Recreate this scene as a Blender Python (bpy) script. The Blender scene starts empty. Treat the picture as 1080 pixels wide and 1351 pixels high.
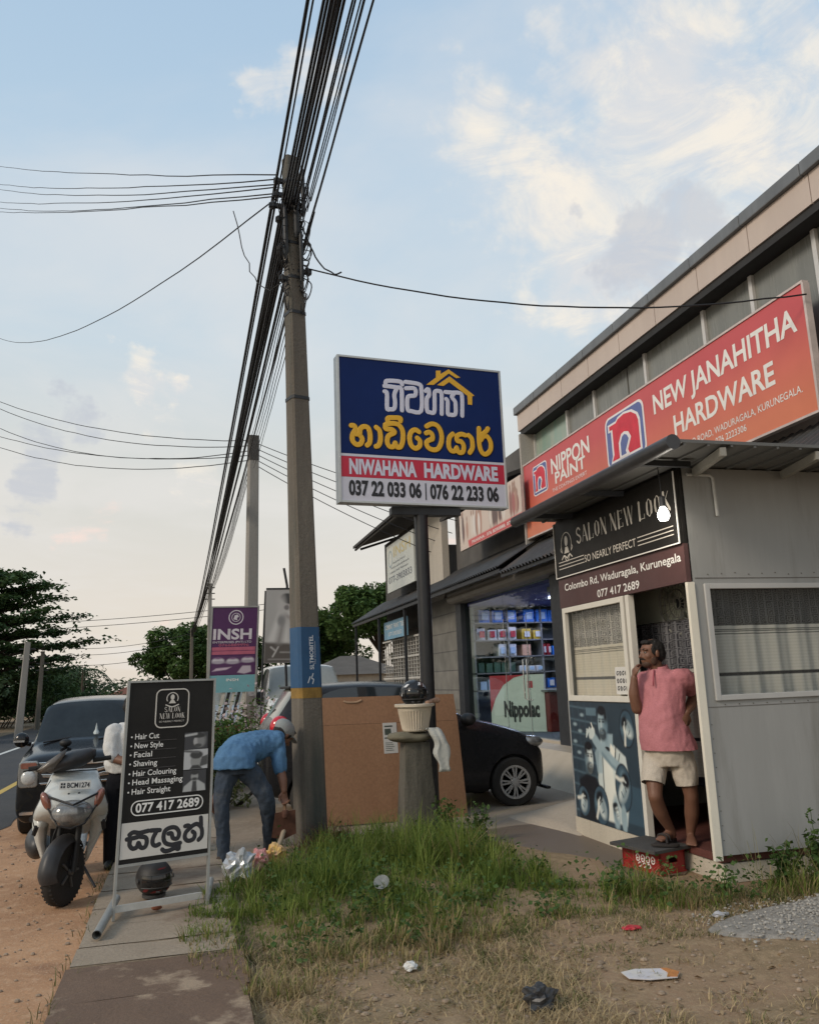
import bpy, bmesh, math, random
import numpy as np
from mathutils import Vector, Matrix, noise as mnoise
random.seed(7); rng = np.random.default_rng(7)
R = math.radians
S = bpy.context.scene
COL = S.collection

# ------------------------------------------------------------------ camera
cam_d = bpy.data.cameras.new("camera"); cam = bpy.data.objects.new("camera", cam_d); COL.objects.link(cam)
S.camera = cam
cam_d.sensor_fit = 'VERTICAL'; cam_d.sensor_height = 24.0
cam_d.lens = 24.0 * 1098.0 / 1351.0
cam_d.clip_start = 0.05; cam_d.clip_end = 2000
cam.matrix_world = (Matrix.Translation((0, 0, 1.5)) @ Matrix.Rotation(R(-15.0), 4, 'Z')
                    @ Matrix.Rotation(R(90 + 11.44), 4, 'X') @ Matrix.Rotation(R(-2.13), 4, 'Z'))

# ------------------------------------------------------------------ exposure, sky, sun
S.view_settings.view_transform = 'Standard'; S.view_settings.look = 'None'
S.view_settings.exposure = 0.32
S.view_settings.gamma = 1.0
SUN_EL, SUN_AZ = R(16), R(-112)       # azimuth clockwise from +Y
W = bpy.data.worlds.new("World"); S.world = W; W.use_nodes = True
def sky():
    nt = W.node_tree; N = nt.nodes; L = nt.links; N.clear()
    def nd(t, **k):
        n = N.new(t)
        for a, b in k.items(): setattr(n, a, b)
        return n
    def mth(op, a, b=None, clamp=False):
        n = nd('ShaderNodeMath', operation=op); n.use_clamp = clamp
        for i, v in enumerate((a, b)):
            if v is None: continue
            if isinstance(v, (int, float)): n.inputs[i].default_value = v
            else: L.new(v, n.inputs[i])
        return n.outputs[0]
    def mixc(f, a, b, mode='MIX'):
        n = nd('ShaderNodeMix', data_type='RGBA', blend_type=mode)
        for s, v in ((n.inputs[0], f), (n.inputs[6], a), (n.inputs[7], b)):
            if isinstance(v, (int, float)): s.default_value = v
            elif isinstance(v, tuple): s.default_value = (*v, 1)
            else: L.new(v, s)
        return n.outputs[2]
    sk = nd('ShaderNodeTexSky', sky_type='NISHITA'); sk.sun_disc = False
    sk.sun_elevation = SUN_EL; sk.sun_rotation = SUN_AZ
    sk.air_density = 1.0; sk.dust_density = 1.5; sk.ozone_density = 1.0
    skc = mixc(1.0, sk.outputs[0], (0.9, 0.98, 1.0), 'MULTIPLY')
    tc = nd('ShaderNodeTexCoord')
    nrm = nd('ShaderNodeVectorMath', operation='NORMALIZE'); L.new(tc.outputs['Generated'], nrm.inputs[0])
    D = nrm.outputs[0]
    wn = nd('ShaderNodeTexNoise'); wn.inputs['Scale'].default_value = 4.5; wn.inputs['Detail'].default_value = 6; wn.inputs['Roughness'].default_value = 0.6; L.new(D, wn.inputs['Vector'])
    ws = nd('ShaderNodeVectorMath', operation='MULTIPLY_ADD'); L.new(wn.outputs['Color'], ws.inputs[0]); ws.inputs[1].default_value = (0.50, 0.50, 0.42); ws.inputs[2].default_value = (-0.25, -0.25, -0.21)
    wa = nd('ShaderNodeVectorMath', operation='ADD'); L.new(D, wa.inputs[0]); L.new(ws.outputs[0], wa.inputs[1]); DW = wa.outputs[0]
    sx = nd('ShaderNodeSeparateXYZ'); L.new(D, sx.inputs[0])
    z = sx.outputs[2]
    # evening haze veil: creamy near the horizon, pale blue above
    ramp = nd('ShaderNodeValToRGB'); L.new(z, ramp.inputs[0])
    e = ramp.color_ramp.elements
    e[0].position = 0.0; e[0].color = (6.9, 6.1, 5.3, 1)
    e[1].position = 0.75; e[1].color = (3.5, 4.9, 6.5, 1)
    for p, c in ((0.10, (6.8, 6.15, 5.45)), (0.24, (6.1, 6.05, 5.6)), (0.38, (5.25, 6.1, 6.65)), (0.55, (4.3, 5.6, 6.8))):
        q = e.new(p); q.color = (*c, 1)
    base = mixc(0.86, skc, ramp.outputs[0])
    # cloud texture on a flat layer overhead
    zz = mth('ADD', mth('MAXIMUM', z, 0.0), 0.12)
    px = mth('DIVIDE', sx.outputs[0], zz); py = mth('DIVIDE', sx.outputs[1], zz)
    cv = nd('ShaderNodeCombineXYZ'); L.new(px, cv.inputs[0]); L.new(py, cv.inputs[1])
    def nz(scale, det, rough, dist, off):
        mp = nd('ShaderNodeVectorMath', operation='ADD'); L.new(cv.outputs[0], mp.inputs[0]); mp.inputs[1].default_value = off
        n = nd('ShaderNodeTexNoise'); n.inputs['Scale'].default_value = scale; n.inputs['Detail'].default_value = det
        n.inputs['Roughness'].default_value = rough; n.inputs['Distortion'].default_value = dist
        L.new(mp.outputs[0], n.inputs['Vector']); return n.outputs[0]
    def blob(d, r0, r1):      # soft disc round a direction of the sky
        n = nd('ShaderNodeVectorMath', operation='DISTANCE'); L.new(DW, n.inputs[0]); n.inputs[1].default_value = Vector(d).normalized()
        m = nd('ShaderNodeMapRange'); m.interpolation_type = 'SMOOTHSTEP'
        L.new(n.outputs['Value'], m.inputs[0]); m.inputs[1].default_value = r0; m.inputs[2].default_value = r1
        m.inputs[3].default_value = 1.0; m.inputs[4].default_value = 0.0; return m.outputs[0]
    def sstep(v, a, b):
        m = nd('ShaderNodeMapRange'); m.interpolation_type = 'SMOOTHSTEP'; L.new(v, m.inputs[0])
        m.inputs[1].default_value = a; m.inputs[2].default_value = b; return m.outputs[0]
    n1 = nz(1.6, 9, 0.58, 0.5, (3.1, 7.7, 0)); n2 = nz(4.6, 11, 0.68, 0.9, (0.3, 2.2, 4)); n3 = nz(0.9, 5, 0.5, 0.3, (9, 1, 2))
    dirs = CLOUD_DIRS
    def cloudmask(blobs, lo, hi):
        acc = None
        for d, a, b, w in blobs:
            v = mth('MULTIPLY', blob(d, a, b), w)
            acc = v if acc is None else mth('MAXIMUM', acc, v)
        t = mth('ADD', mth('MULTIPLY', n1, 0.65), mth('MULTIPLY', n2, 0.35))
        return sstep(mth('ADD', t, mth('MULTIPLY', mth('SUBTRACT', acc, 1.0), 0.5)), lo, hi)
    thin = mth('MULTIPLY', sstep(mth('ADD', mth('MULTIPLY', n3, 0.6), mth('MULTIPLY', n1, 0.4)), 0.44, 0.66), 0.5)
    c = mixc(thin, base, (6.6, 6.4, 6.2))
    white = cloudmask(dirs['white'], 0.29, 0.60)
    wcol = mixc(sstep(n2, 0.40, 0.62), (6.2, 6.05, 6.0), (7.9, 7.2, 6.2))
    c = mixc(mth('MULTIPLY', white, 0.85), c, wcol)
    grey = cloudmask(dirs['grey'], 0.33, 0.50)
    c = mixc(mth('MULTIPLY', grey, 0.62), c, (4.2, 4.5, 5.1))
    pink = cloudmask(dirs['pink'], 0.36, 0.56)
    c = mixc(mth('MULTIPLY', pink, 0.5), c, (8.6, 6.2, 5.4))
    bg = nd('ShaderNodeBackground'); L.new(c, bg.inputs[0]); bg.inputs[1].default_value = 0.100
    out = nd('ShaderNodeOutputWorld'); L.new(bg.outputs[0], out.inputs[0])
CLOUD_DIRS = {
 'white': [((0.497, 0.703, 0.51), 0.12, 0.30, 1.0), ((0.62, 0.62, 0.53), 0.05, 0.26, 1.0), ((0.43, 0.80, 0.43), 0.04, 0.18, 0.9),
           ((-0.05, 0.94, 0.335), 0.02, 0.11, 1.0), ((0.0, 0.97, 0.25), 0.02, 0.10, 0.8), ((0.06, 0.78, 0.63), 0.02, 0.10, 0.85), ((0.28, 0.78, 0.56), 0.02, 0.16, 0.75)],
 'grey': [((0.475, 0.75, 0.463), 0.03, 0.13, 1.0), ((-0.16, 0.96, 0.21), 0.03, 0.12, 0.85), ((0.56, 0.70, 0.44), 0.02, 0.10, 0.9)],
 'pink': [((0.30, 0.94, 0.16), 0.03, 0.14, 0.95), ((-0.05, 0.985, 0.13), 0.03, 0.13, 0.9)],
}
sky()
sd = bpy.data.lights.new("sun", 'SUN'); sun = bpy.data.objects.new("sun", sd); COL.objects.link(sun)
sd.energy = 1.5; sd.angle = R(16); sd.color = (1.0, 0.86, 0.70)
sdir = Vector((math.sin(SUN_AZ) * math.cos(R(32)), math.cos(SUN_AZ) * math.cos(R(32)), math.sin(R(32))))
sun.rotation_euler = sdir.to_track_quat('Z', 'Y').to_euler(); sun.location = (-20, -20, 30)

# ------------------------------------------------------------------ materials
MATS = {}
def M(name, col=(0.5, 0.5, 0.5), rough=0.6, metal=0.0, var=0.18, vs=6.0, bump=0.0, bs=80.0, spec=0.4, col2=None, stain=None, coat=0.0, streak=False, emit=None, es=1.0):
    """Principled with two octaves of colour variation and an optional bump; stain = (colour, scale, lo, hi)."""
    if name in MATS: return MATS[name]
    m = bpy.data.materials.new(name); m.use_nodes = True; MATS[name] = m
    nt = m.node_tree; b = nt.nodes['Principled BSDF']; L = nt.links
    b.inputs['Roughness'].default_value = rough; b.inputs['Metallic'].default_value = metal
    b.inputs['Specular IOR Level'].default_value = spec; b.inputs['Coat Weight'].default_value = coat
    if emit: b.inputs['Emission Color'].default_value = (*emit, 1); b.inputs['Emission Strength'].default_value = es
    b.inputs['Base Color'].default_value = (*col, 1)
    tc = nt.nodes.new('ShaderNodeTexCoord'); src = tc.outputs['Object']
    if streak:
        mp = nt.nodes.new('ShaderNodeMapping'); mp.inputs['Scale'].default_value = (1, 1, 0.12); L.new(src, mp.inputs[0]); src_c = mp.outputs[0]
    else: src_c = src
    def noise(sc, det=6, rg=0.6, s=None):
        n = nt.nodes.new('ShaderNodeTexNoise'); n.inputs['Scale'].default_value = sc; n.inputs['Detail'].default_value = det
        n.inputs['Roughness'].default_value = rg; L.new(s or src_c, n.inputs['Vector']); return n.outputs[0]
    def mr(v, a, b_, c, d):
        n = nt.nodes.new('ShaderNodeMapRange'); L.new(v, n.inputs[0])
        for i, x in enumerate((a, b_, c, d)): n.inputs[i + 1].default_value = x
        return n.outputs[0]
    def mix(f, a, c, mode='MIX'):
        n = nt.nodes.new('ShaderNodeMix'); n.data_type = 'RGBA'; n.blend_type = mode
        for s, v in ((n.inputs[0], f), (n.inputs[6], a), (n.inputs[7], c)):
            if isinstance(v, (int, float)): s.default_value = v
            elif isinstance(v, tuple): s.default_value = (*v[:3], 1)
            else: L.new(v, s)
        return n.outputs[2]
    if var > 0 or col2 or stain:
        c2 = col2 or tuple(x * (1 - var) for x in col); c1 = col if col2 else tuple(min(1, x * (1 + var)) for x in col)
        c = mix(mr(noise(vs), 0.3, 0.7, 0, 1), c1, c2)
        c = mix(mr(noise(vs * 7.3, 4), 0.3, 0.7, 0, 0.5), c, c2)
        if rough > 0.65: c = mix(mr(noise(vs * 31, 3, 0.7, src), 0.35, 0.68, 0, 0.42), c, tuple(x * 0.55 for x in c2))
        if stain:
            c = mix(mr(noise(stain[1], 7, 0.65), stain[2], stain[3], 0, 1), c, tuple(stain[0]))
        L.new(c, b.inputs['Base Color'])
        rr = mr(noise(vs * 2.1), 0.2, 0.8, max(0.02, rough - 0.08), min(1, rough + 0.1)); L.new(rr, b.inputs['Roughness'])
    if bump > 0:
        bn = nt.nodes.new('ShaderNodeBump'); bn.inputs['Strength'].default_value = min(1, bump); bn.inputs['Distance'].default_value = 0.01 * max(1, bump)
        L.new(noise(bs, 8, 0.65, src), bn.inputs['Height']); L.new(bn.outputs[0], b.inputs['Normal'])
    return m
def nodes_of(m): return m.node_tree.nodes, m.node_tree.links

# ------------------------------------------------------------------ mesh building
class MB:
    def __init__(s): s.v = []; s.f = []; s.c = None
    def add(s, vs, fs):
        o = len(s.v); s.v += [tuple(map(float, p)) for p in vs]; s.f += [tuple(i + o for i in f) for f in fs]; return s
    def box(s, x0, x1, y0, y1, z0, z1):
        return s.add([(x0, y0, z0), (x1, y0, z0), (x1, y1, z0), (x0, y1, z0), (x0, y0, z1), (x1, y0, z1), (x1, y1, z1), (x0, y1, z1)],
                     [(0, 3, 2, 1), (4, 5, 6, 7), (0, 1, 5, 4), (1, 2, 6, 5), (2, 3, 7, 6), (3, 0, 4, 7)])
    def obox(s, c, ax, ay, az, hx, hy, hz):
        c = Vector(c); ax = Vector(ax) * hx; ay = Vector(ay) * hy; az = Vector(az) * hz
        return s.add([c - ax - ay - az, c + ax - ay - az, c + ax + ay - az, c - ax + ay - az, c - ax - ay + az, c + ax - ay + az, c + ax + ay + az, c - ax + ay + az],
                     [(0, 3, 2, 1), (4, 5, 6, 7), (0, 1, 5, 4), (1, 2, 6, 5), (2, 3, 7, 6), (3, 0, 4, 7)])
    def loft(s, rings, cap=True, close=True):
        n = len(rings[0]); vs = [p for r in rings for p in r]; fs = []
        for i in range(len(rings) - 1):
            for j in range(n if close else n - 1):
                k = (j + 1) % n; fs.append((i * n + j, i * n + k, (i + 1) * n + k, (i + 1) * n + j))
        if cap: fs.append(tuple(range(n - 1, -1, -1))); fs.append(tuple((len(rings) - 1) * n + j for j in range(n)))
        return s.add(vs, fs)
    def tube(s, pts, r, n=8, cap=True, flat=None):
        """round tube through pts; r number or list; flat=(normal, factor) squashes it along normal"""
        pts = [Vector(p) for p in pts]; rs = r if isinstance(r, (list, tuple)) else [r] * len(pts)
        rings = []; up = None
        for i, p in enumerate(pts):
            a = pts[max(0, i - 1)]; b = pts[min(len(pts) - 1, i + 1)]; t = (b - a)
            t = t.normalized() if t.length > 1e-9 else Vector((0, 0, 1))
            if flat: u = t.cross(Vector(flat[0])).normalized(); w = Vector(flat[0]) * flat[1]
            else:
                if up is None: up = Vector((0, 0, 1)) if abs(t.z) < 0.9 else Vector((0, 1, 0))
                u = t.cross(up); u = u.normalized() if u.length > 1e-6 else Vector((1, 0, 0)); w = u.cross(t).normalized(); up = w
            rings.append([p + (u * math.cos(2 * math.pi * k / n) + w * math.sin(2 * math.pi * k / n)) * rs[i] for k in range(n)])
        return s.loft(rings, cap)
    def ell(s, c, r, n=16, m=10, rot=None):
        c = Vector(c); r = (r, r, r) if isinstance(r, (int, float)) else r; rings = []
        for i in range(1, m):
            th = math.pi * i / m
            ring = []
            for k in range(n):
                p = Vector((math.sin(th) * math.cos(2 * math.pi * k / n) * r[0], math.sin(th) * math.sin(2 * math.pi * k / n) * r[1], -math.cos(th) * r[2]))
                ring.append(c + (rot @ p if rot else p))
            rings.append(ring)
        o = len(s.v); s.loft(rings, False)
        for sgn, base in ((-1, 0), (1, (m - 2) * n)):
            p = Vector((0, 0, sgn * r[2])); p = c + (rot @ p if rot else p); s.v.append(tuple(p)); q = len(s.v) - 1
            for k in range(n):
                a, b = o + base + k, o + base + (k + 1) % n
                s.f.append((b, a, q) if sgn < 0 else (a, b, q))
        return s
    def lathe(s, prof, c=(0, 0, 0), n=24, ax='z', ripple=None):
        c = Vector(c); rings = []
        for r, h in prof:
            ring = []
            for k in range(n):
                a = 2 * math.pi * k / n; q = r * (1 + (ripple[1] * (k % 2) if ripple and ripple[0](h) else 0))
                x, y = q * math.cos(a), q * math.sin(a)
                ring.append(c + Vector((x, y, h) if ax == 'z' else ((h, x, y) if ax == 'x' else (y, h, x))))
            rings.append(ring)
        return s.loft(rings, True)
    def prism(s, poly, O, U, V, N, d0, d1):
        """polygon (u, v) extruded along N from d0 to d1"""
        O, U, V, N = map(Vector, (O, U, V, N)); n = len(poly)
        a = [O + U * u + V * v + N * d0 for u, v in poly]; b = [O + U * u + V * v + N * d1 for u, v in poly]
        return s.add(a + b, [tuple(range(n - 1, -1, -1)), tuple(range(n, 2 * n))] + [(i, (i + 1) % n, n + (i + 1) % n, n + i) for i in range(n)])
    def grid(s, fn, nu, nv):
        vs = [fn(i / nu, j / nv) for j in range(nv + 1) for i in range(nu + 1)]
        return s.add(vs, [(j * (nu + 1) + i, j * (nu + 1) + i + 1, (j + 1) * (nu + 1) + i + 1, (j + 1) * (nu + 1) + i) for j in range(nv) for i in range(nu)])
    def bounds(s):
        a = np.array(s.v); return a.min(0), a.max(0)
    def build(s, name, mat, parent=None, smooth=False, bevel=0.0, local=False, label=None, mods=None, recalc=True):
        me = bpy.data.meshes.new(name)
        vs = s.v
        if parent is None:
            lo, hi = s.bounds(); org = Vector(((lo[0] + hi[0]) / 2, (lo[1] + hi[1]) / 2, lo[2])); vs = [Vector(p) - org for p in vs]
        elif not local:
            inv = PM[parent.name].inverted(); vs = [inv @ Vector(p) for p in vs]
        me.from_pydata([tuple(p) for p in vs], [], s.f)
        if recalc or bevel:
            bm = bmesh.new(); bm.from_mesh(me)
            if recalc: bmesh.ops.recalc_face_normals(bm, faces=bm.faces)
            if bevel:
                ed = [e for e in bm.edges if len(e.link_faces) == 2 and e.calc_face_angle(0) > 0.6]
                bmesh.ops.bevel(bm, geom=ed, offset=bevel, segments=2, profile=0.6, affect='EDGES', clamp_overlap=True)
            bm.to_mesh(me); bm.free()
        o = bpy.data.objects.new(name, me); COL.objects.link(o)
        if isinstance(mat, (list, tuple)):
            for q in mat: me.materials.append(q)
        elif mat: me.materials.append(mat)
        if parent is None: o.location = org; PM[o.name] = Matrix.Translation(org)
        else: o.parent = parent; PM[o.name] = PM[parent.name]
        if smooth:
            me.polygons.foreach_set('use_smooth', [True] * len(me.polygons))
            if smooth != 'all':
                try: me.set_sharp_from_angle(angle=R(38))
                except Exception: pass
        if label: o['label'] = label
        if mods:
            for t, kw in mods:
                md = o.modifiers.new(t.lower(), t)
                for k, v in kw.items(): setattr(md, k, v)
            bake(o)
        return o
PM = {}
def bake(o):
    dg = bpy.context.evaluated_depsgraph_get(); dg.update()
    me = bpy.data.meshes.new_from_object(o.evaluated_get(dg)); me.name = o.data.name
    o.modifiers.clear(); o.data = me
def thing(name, label, cat, loc=(0, 0, 0), rz=0.0, group=None):
    o = bpy.data.objects.new(name, None); COL.objects.link(o); o.empty_display_size = 0.2
    o.location = loc; o.rotation_euler = (0, 0, rz); PM[o.name] = Matrix.Translation(loc) @ Matrix.Rotation(rz, 4, 'Z')
    o['label'] = label; o['category'] = cat
    if group: o['group'] = group
    return o
def tag(o, label, cat, group=None, kind=None):
    o['label'] = label; o['category'] = cat
    if group: o['group'] = group
    if kind: o['kind'] = kind
    return o
def struct(o): o['kind'] = 'structure'; return o
def copy_tree(o, loc=None, rz=None, label=None, parent=None):
    c = o.copy(); COL.objects.link(c)
    if parent: c.parent = parent
    if loc is not None: c.location = loc
    if rz is not None: c.rotation_euler = (0, 0, rz)
    if label: c['label'] = label
    for ch in o.children: copy_tree(ch, parent=c)
    return c
def catmull(pts, k=6):
    pts = [Vector(p) if len(p) > 2 else Vector((p[0], p[1], 0)) for p in pts]
    if len(pts) < 3: return pts
    P = [pts[0] * 2 - pts[1]] + pts + [pts[-1] * 2 - pts[-2]]; out = []
    for i in range(1, len(P) - 2):
        a, b, c, d = P[i - 1:i + 3]
        for j in range(k):
            t = j / k; out.append(0.5 * (2 * b + (c - a) * t + (2 * a - 5 * b + 4 * c - d) * t * t + (3 * b - a - 3 * c + d) * t ** 3))
    return out + [pts[-1]]

# ------------------------------------------------------------------ lettering
TXT = {}
def text_geo(s, bold=0.0, shear=0.0):
    key = (s, bold, shear)
    if key in TXT: return TXT[key]
    cu = bpy.data.curves.new("lettering", 'FONT'); cu.body = s; cu.offset = bold; cu.shear = shear; cu.resolution_u = 3; cu.fill_mode = 'FRONT'
    o = bpy.data.objects.new("lettering", cu); COL.objects.link(o)
    dg = bpy.context.evaluated_depsgraph_get(); dg.update()
    me = bpy.data.meshes.new_from_object(o.evaluated_get(dg))
    vs = [tuple(v.co) for v in me.vertices]; fs = [tuple(p.vertices) for p in me.polygons]
    bpy.data.objects.remove(o); bpy.data.meshes.remove(me); bpy.data.curves.remove(cu)
    TXT[key] = (vs, fs); return TXT[key]
CAP = [None]
class Panel:
    """a flat face: origin at its lower left seen from the front, U right, V up, N towards the viewer"""
    def __init__(s, O, U, V, N): s.O, s.U, s.V, s.N = map(Vector, (O, U, V, N))
    def p(s, u, v, d=0.0): return s.O + s.U * u + s.V * v + s.N * d
    def text(s, mb, t, u0, u1, v0, h, d=0.003, bold=0.0, shear=0.0):
        if CAP[0] is None:
            vs, _ = text_geo("H"); CAP[0] = max(v[1] for v in vs)
        vs, fs = text_geo(t, bold, shear)
        a = min(v[0] for v in vs); b = max(v[0] for v in vs); k = h / CAP[0]
        mb.add([s.p(u0 + (v[0] - a) / (b - a) * (u1 - u0), v0 + v[1] * k, d) for v in vs], fs); return mb
    def rect(s, mb, u0, u1, v0, v1, d0, d1): return mb.prism([(u0, v0), (u1, v0), (u1, v1), (u0, v1)], s.O, s.U, s.V, s.N, d0, d1)
    def poly(s, mb, pts, d0, d1): return mb.prism(pts, s.O, s.U, s.V, s.N, d0, d1)
    def stroke(s, mb, pts, w, d=0.0015, sq=0.12, k=5, n=10):
        q = catmull(pts, k); c = [s.p(x.x, x.y, d) for x in q]
        rs = [w / 2] * len(c)
        t0 = (c[0] - c[1]).normalized(); t1 = (c[-1] - c[-2]).normalized()       # rounded ends
        c = [c[0] + t0 * w * 0.46, c[0] + t0 * w * 0.33] + c + [c[-1] + t1 * w * 0.33, c[-1] + t1 * w * 0.46]
        rs = [w * 0.16, w * 0.38] + rs + [w * 0.38, w * 0.16]
        return mb.tube(c, rs, n, True, (s.N, sq))
    def ring(s, mb, c, r, w, d0, d1, n=32, a0=0.0, a1=2 * math.pi, ry=None):
        ry = ry or r
        def arc(q): return [(c[0] + (r + q) * math.cos(a0 + (a1 - a0) * i / n), c[1] + (ry + q) * math.sin(a0 + (a1 - a0) * i / n)) for i in range(n + 1)]
        o, i_ = arc(w / 2), arc(-w / 2)
        for k in range(n): s.poly(mb, [o[k], o[k + 1], i_[k + 1], i_[k]], d0, d1)
        return mb
    def rrect_line(s, mb, u0, u1, v0, v1, r, w, d0, d1, n=6):
        def path(q):
            P = []
            for cx, cy, a in ((u1 - r, v1 - r, 0), (u0 + r, v1 - r, 1), (u0 + r, v0 + r, 2), (u1 - r, v0 + r, 3)):
                for i in range(n + 1):
                    t = math.pi / 2 * (a + i / n); P.append((cx + (r + q) * math.cos(t), cy + (r + q) * math.sin(t)))
            return P
        o, i_ = path(0), path(-w)
        for k in range(len(o)):
            j = (k + 1) % len(o); s.poly(mb, [o[k], o[j], i_[j], i_[k]], d0, d1)
        return mb
def rrect(u0, u1, v0, v1, r, n=6):
    P = []
    for cx, cy, a in ((u1 - r, v1 - r, 0), (u0 + r, v1 - r, 1), (u0 + r, v0 + r, 2), (u1 - r, v0 + r, 3)):
        for i in range(n + 1):
            t = math.pi / 2 * (a + i / n); P.append((cx + r * math.cos(t), cy + r * math.sin(t)))
    return P

# ------------------------------------------------------------------ printed pictures (flat artwork held as per-vertex ink colour)
class Print:
    def __init__(s, w, h, nx, ny, bg):
        s.w, s.h, s.nx, s.ny = w, h, nx, ny
        u, v = np.meshgrid(np.linspace(0, w, nx + 1), np.linspace(0, h, ny + 1)); s.u, s.v = u, v
        s.c = np.ones((ny + 1, nx + 1, 3)) * np.array(bg)
    def blend(s, mask, col):
        s.c = s.c * (1 - mask[..., None]) + np.array(col) * mask[..., None]
    def soft(s, d, e): return np.clip(0.5 - d / e, 0, 1)
    def ell(s, cu, cv, ru, rv, col, e=None, rot=0.0, a=1.0):
        e = e or s.w / s.nx * 1.5
        du, dv = s.u - cu, s.v - cv; cs, sn = math.cos(rot), math.sin(rot)
        x, y = du * cs + dv * sn, -du * sn + dv * cs
        d = (np.sqrt((x / ru) ** 2 + (y / rv) ** 2) - 1) * min(ru, rv); s.blend(s.soft(d, e) * a, col); return s
    def poly(s, pts, col, e=None, a=1.0):
        e = e or s.w / s.nx * 1.5
        inside = np.zeros_like(s.u, bool); dist = np.full_like(s.u, 1e9); n = len(pts)
        for i in range(n):
            (x0, y0), (x1, y1) = pts[i], pts[(i + 1) % n]
            c = ((y0 > s.v) != (y1 > s.v)) & (s.u < (x1 - x0) * (s.v - y0) / ((y1 - y0) if abs(y1 - y0) > 1e-9 else 1e-9) + x0); inside ^= c
            dx, dy = x1 - x0, y1 - y0; t = np.clip(((s.u - x0) * dx + (s.v - y0) * dy) / (dx * dx + dy * dy + 1e-12), 0, 1)
            dist = np.minimum(dist, np.hypot(s.u - x0 - t * dx, s.v - y0 - t * dy))
        s.blend(s.soft(np.where(inside, -dist, dist), e) * a, col); return s
    def line(s, pts, w, col, e=None, a=1.0):
        e = e or s.w / s.nx * 1.5; dist = np.full_like(s.u, 1e9)
        for (x0, y0), (x1, y1) in zip(pts[:-1], pts[1:]):
            dx, dy = x1 - x0, y1 - y0; t = np.clip(((s.u - x0) * dx + (s.v - y0) * dy) / (dx * dx + dy * dy + 1e-12), 0, 1)
            dist = np.minimum(dist, np.hypot(s.u - x0 - t * dx, s.v - y0 - t * dy))
        s.blend(s.soft(dist - w / 2, e) * a, col); return s
    def mottle(s, scale, amt, seed=0):
        f = np.array([[mnoise.noise(Vector((x * scale, y * scale, seed))) for x in s.u[0]] for y in s.v[:, 0]])
        s.c = np.clip(s.c * (1 + amt * f[..., None]), 0, 1); return s
    def build(s, name, panel, parent, d=0.004, rough=0.35, u0=0.0, v0=0.0):
        mb = MB(); nx, ny = s.nx, s.ny
        for j in range(ny + 1):
            for i in range(nx + 1): mb.v.append(tuple(panel.p(u0 + s.u[j, i], v0 + s.v[j, i], d)))
        for j in range(ny):
            for i in range(nx):
                a = j * (nx + 1) + i; mb.f.append((a, a + 1, a + nx + 2, a + nx + 1))
        m = MATS.get('print_%.2f' % rough)
        if not m:
            m = bpy.data.materials.new('printed_ink'); m.use_nodes = True; MATS['print_%.2f' % rough] = m
            b = m.node_tree.nodes['Principled BSDF']; b.inputs['Roughness'].default_value = rough
            at = m.node_tree.nodes.new('ShaderNodeAttribute'); at.attribute_name = 'ink'
            m.node_tree.links.new(at.outputs['Color'], b.inputs['Base Color'])
        o = mb.build(name, m, parent, recalc=False)
        at = o.data.color_attributes.new('ink', 'FLOAT_COLOR', 'POINT')
        at.data.foreach_set('color', np.concatenate([s.c.reshape(-1, 3), np.ones(((nx + 1) * (ny + 1), 1))], 1).astype(np.float32).ravel())
        return o
# ================================================================== GROUND
def sstep(a, b, x):
    t = min(1, max(0, (x - a) / (b - a))); return t * t * (3 - 2 * t)
def ground_h(x, y):
    n = mnoise.noise(Vector((x * 0.9, y * 0.9, 0))) * 0.02 + mnoise.noise(Vector((x * 3.1, y * 3.1, 5))) * 0.008
    m = 0.09 * math.exp(-(((x - 1.6) / 1.1) ** 2 + ((y - 6.9) / 1.3) ** 2))
    w = sstep(0.3, 0.7, x) * (1 - sstep(8.0, 8.6, y)) * (1 - sstep(3.3, 3.6, x) * (1 - sstep(5.3, 5.5, 5.4)) * 0)
    return (n + m) * w - 0.004
def coords(lo, hi, dense_lo, dense_hi, step, grow=1.5):
    c = list(np.arange(dense_lo, dense_hi + 1e-6, step)); d = step
    a = dense_lo
    while a > lo: d *= grow; a -= d; c.insert(0, max(a, lo))
    d = step; a = dense_hi
    while a < hi: d *= grow; a += d; c.append(min(a, hi))
    return c
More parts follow.
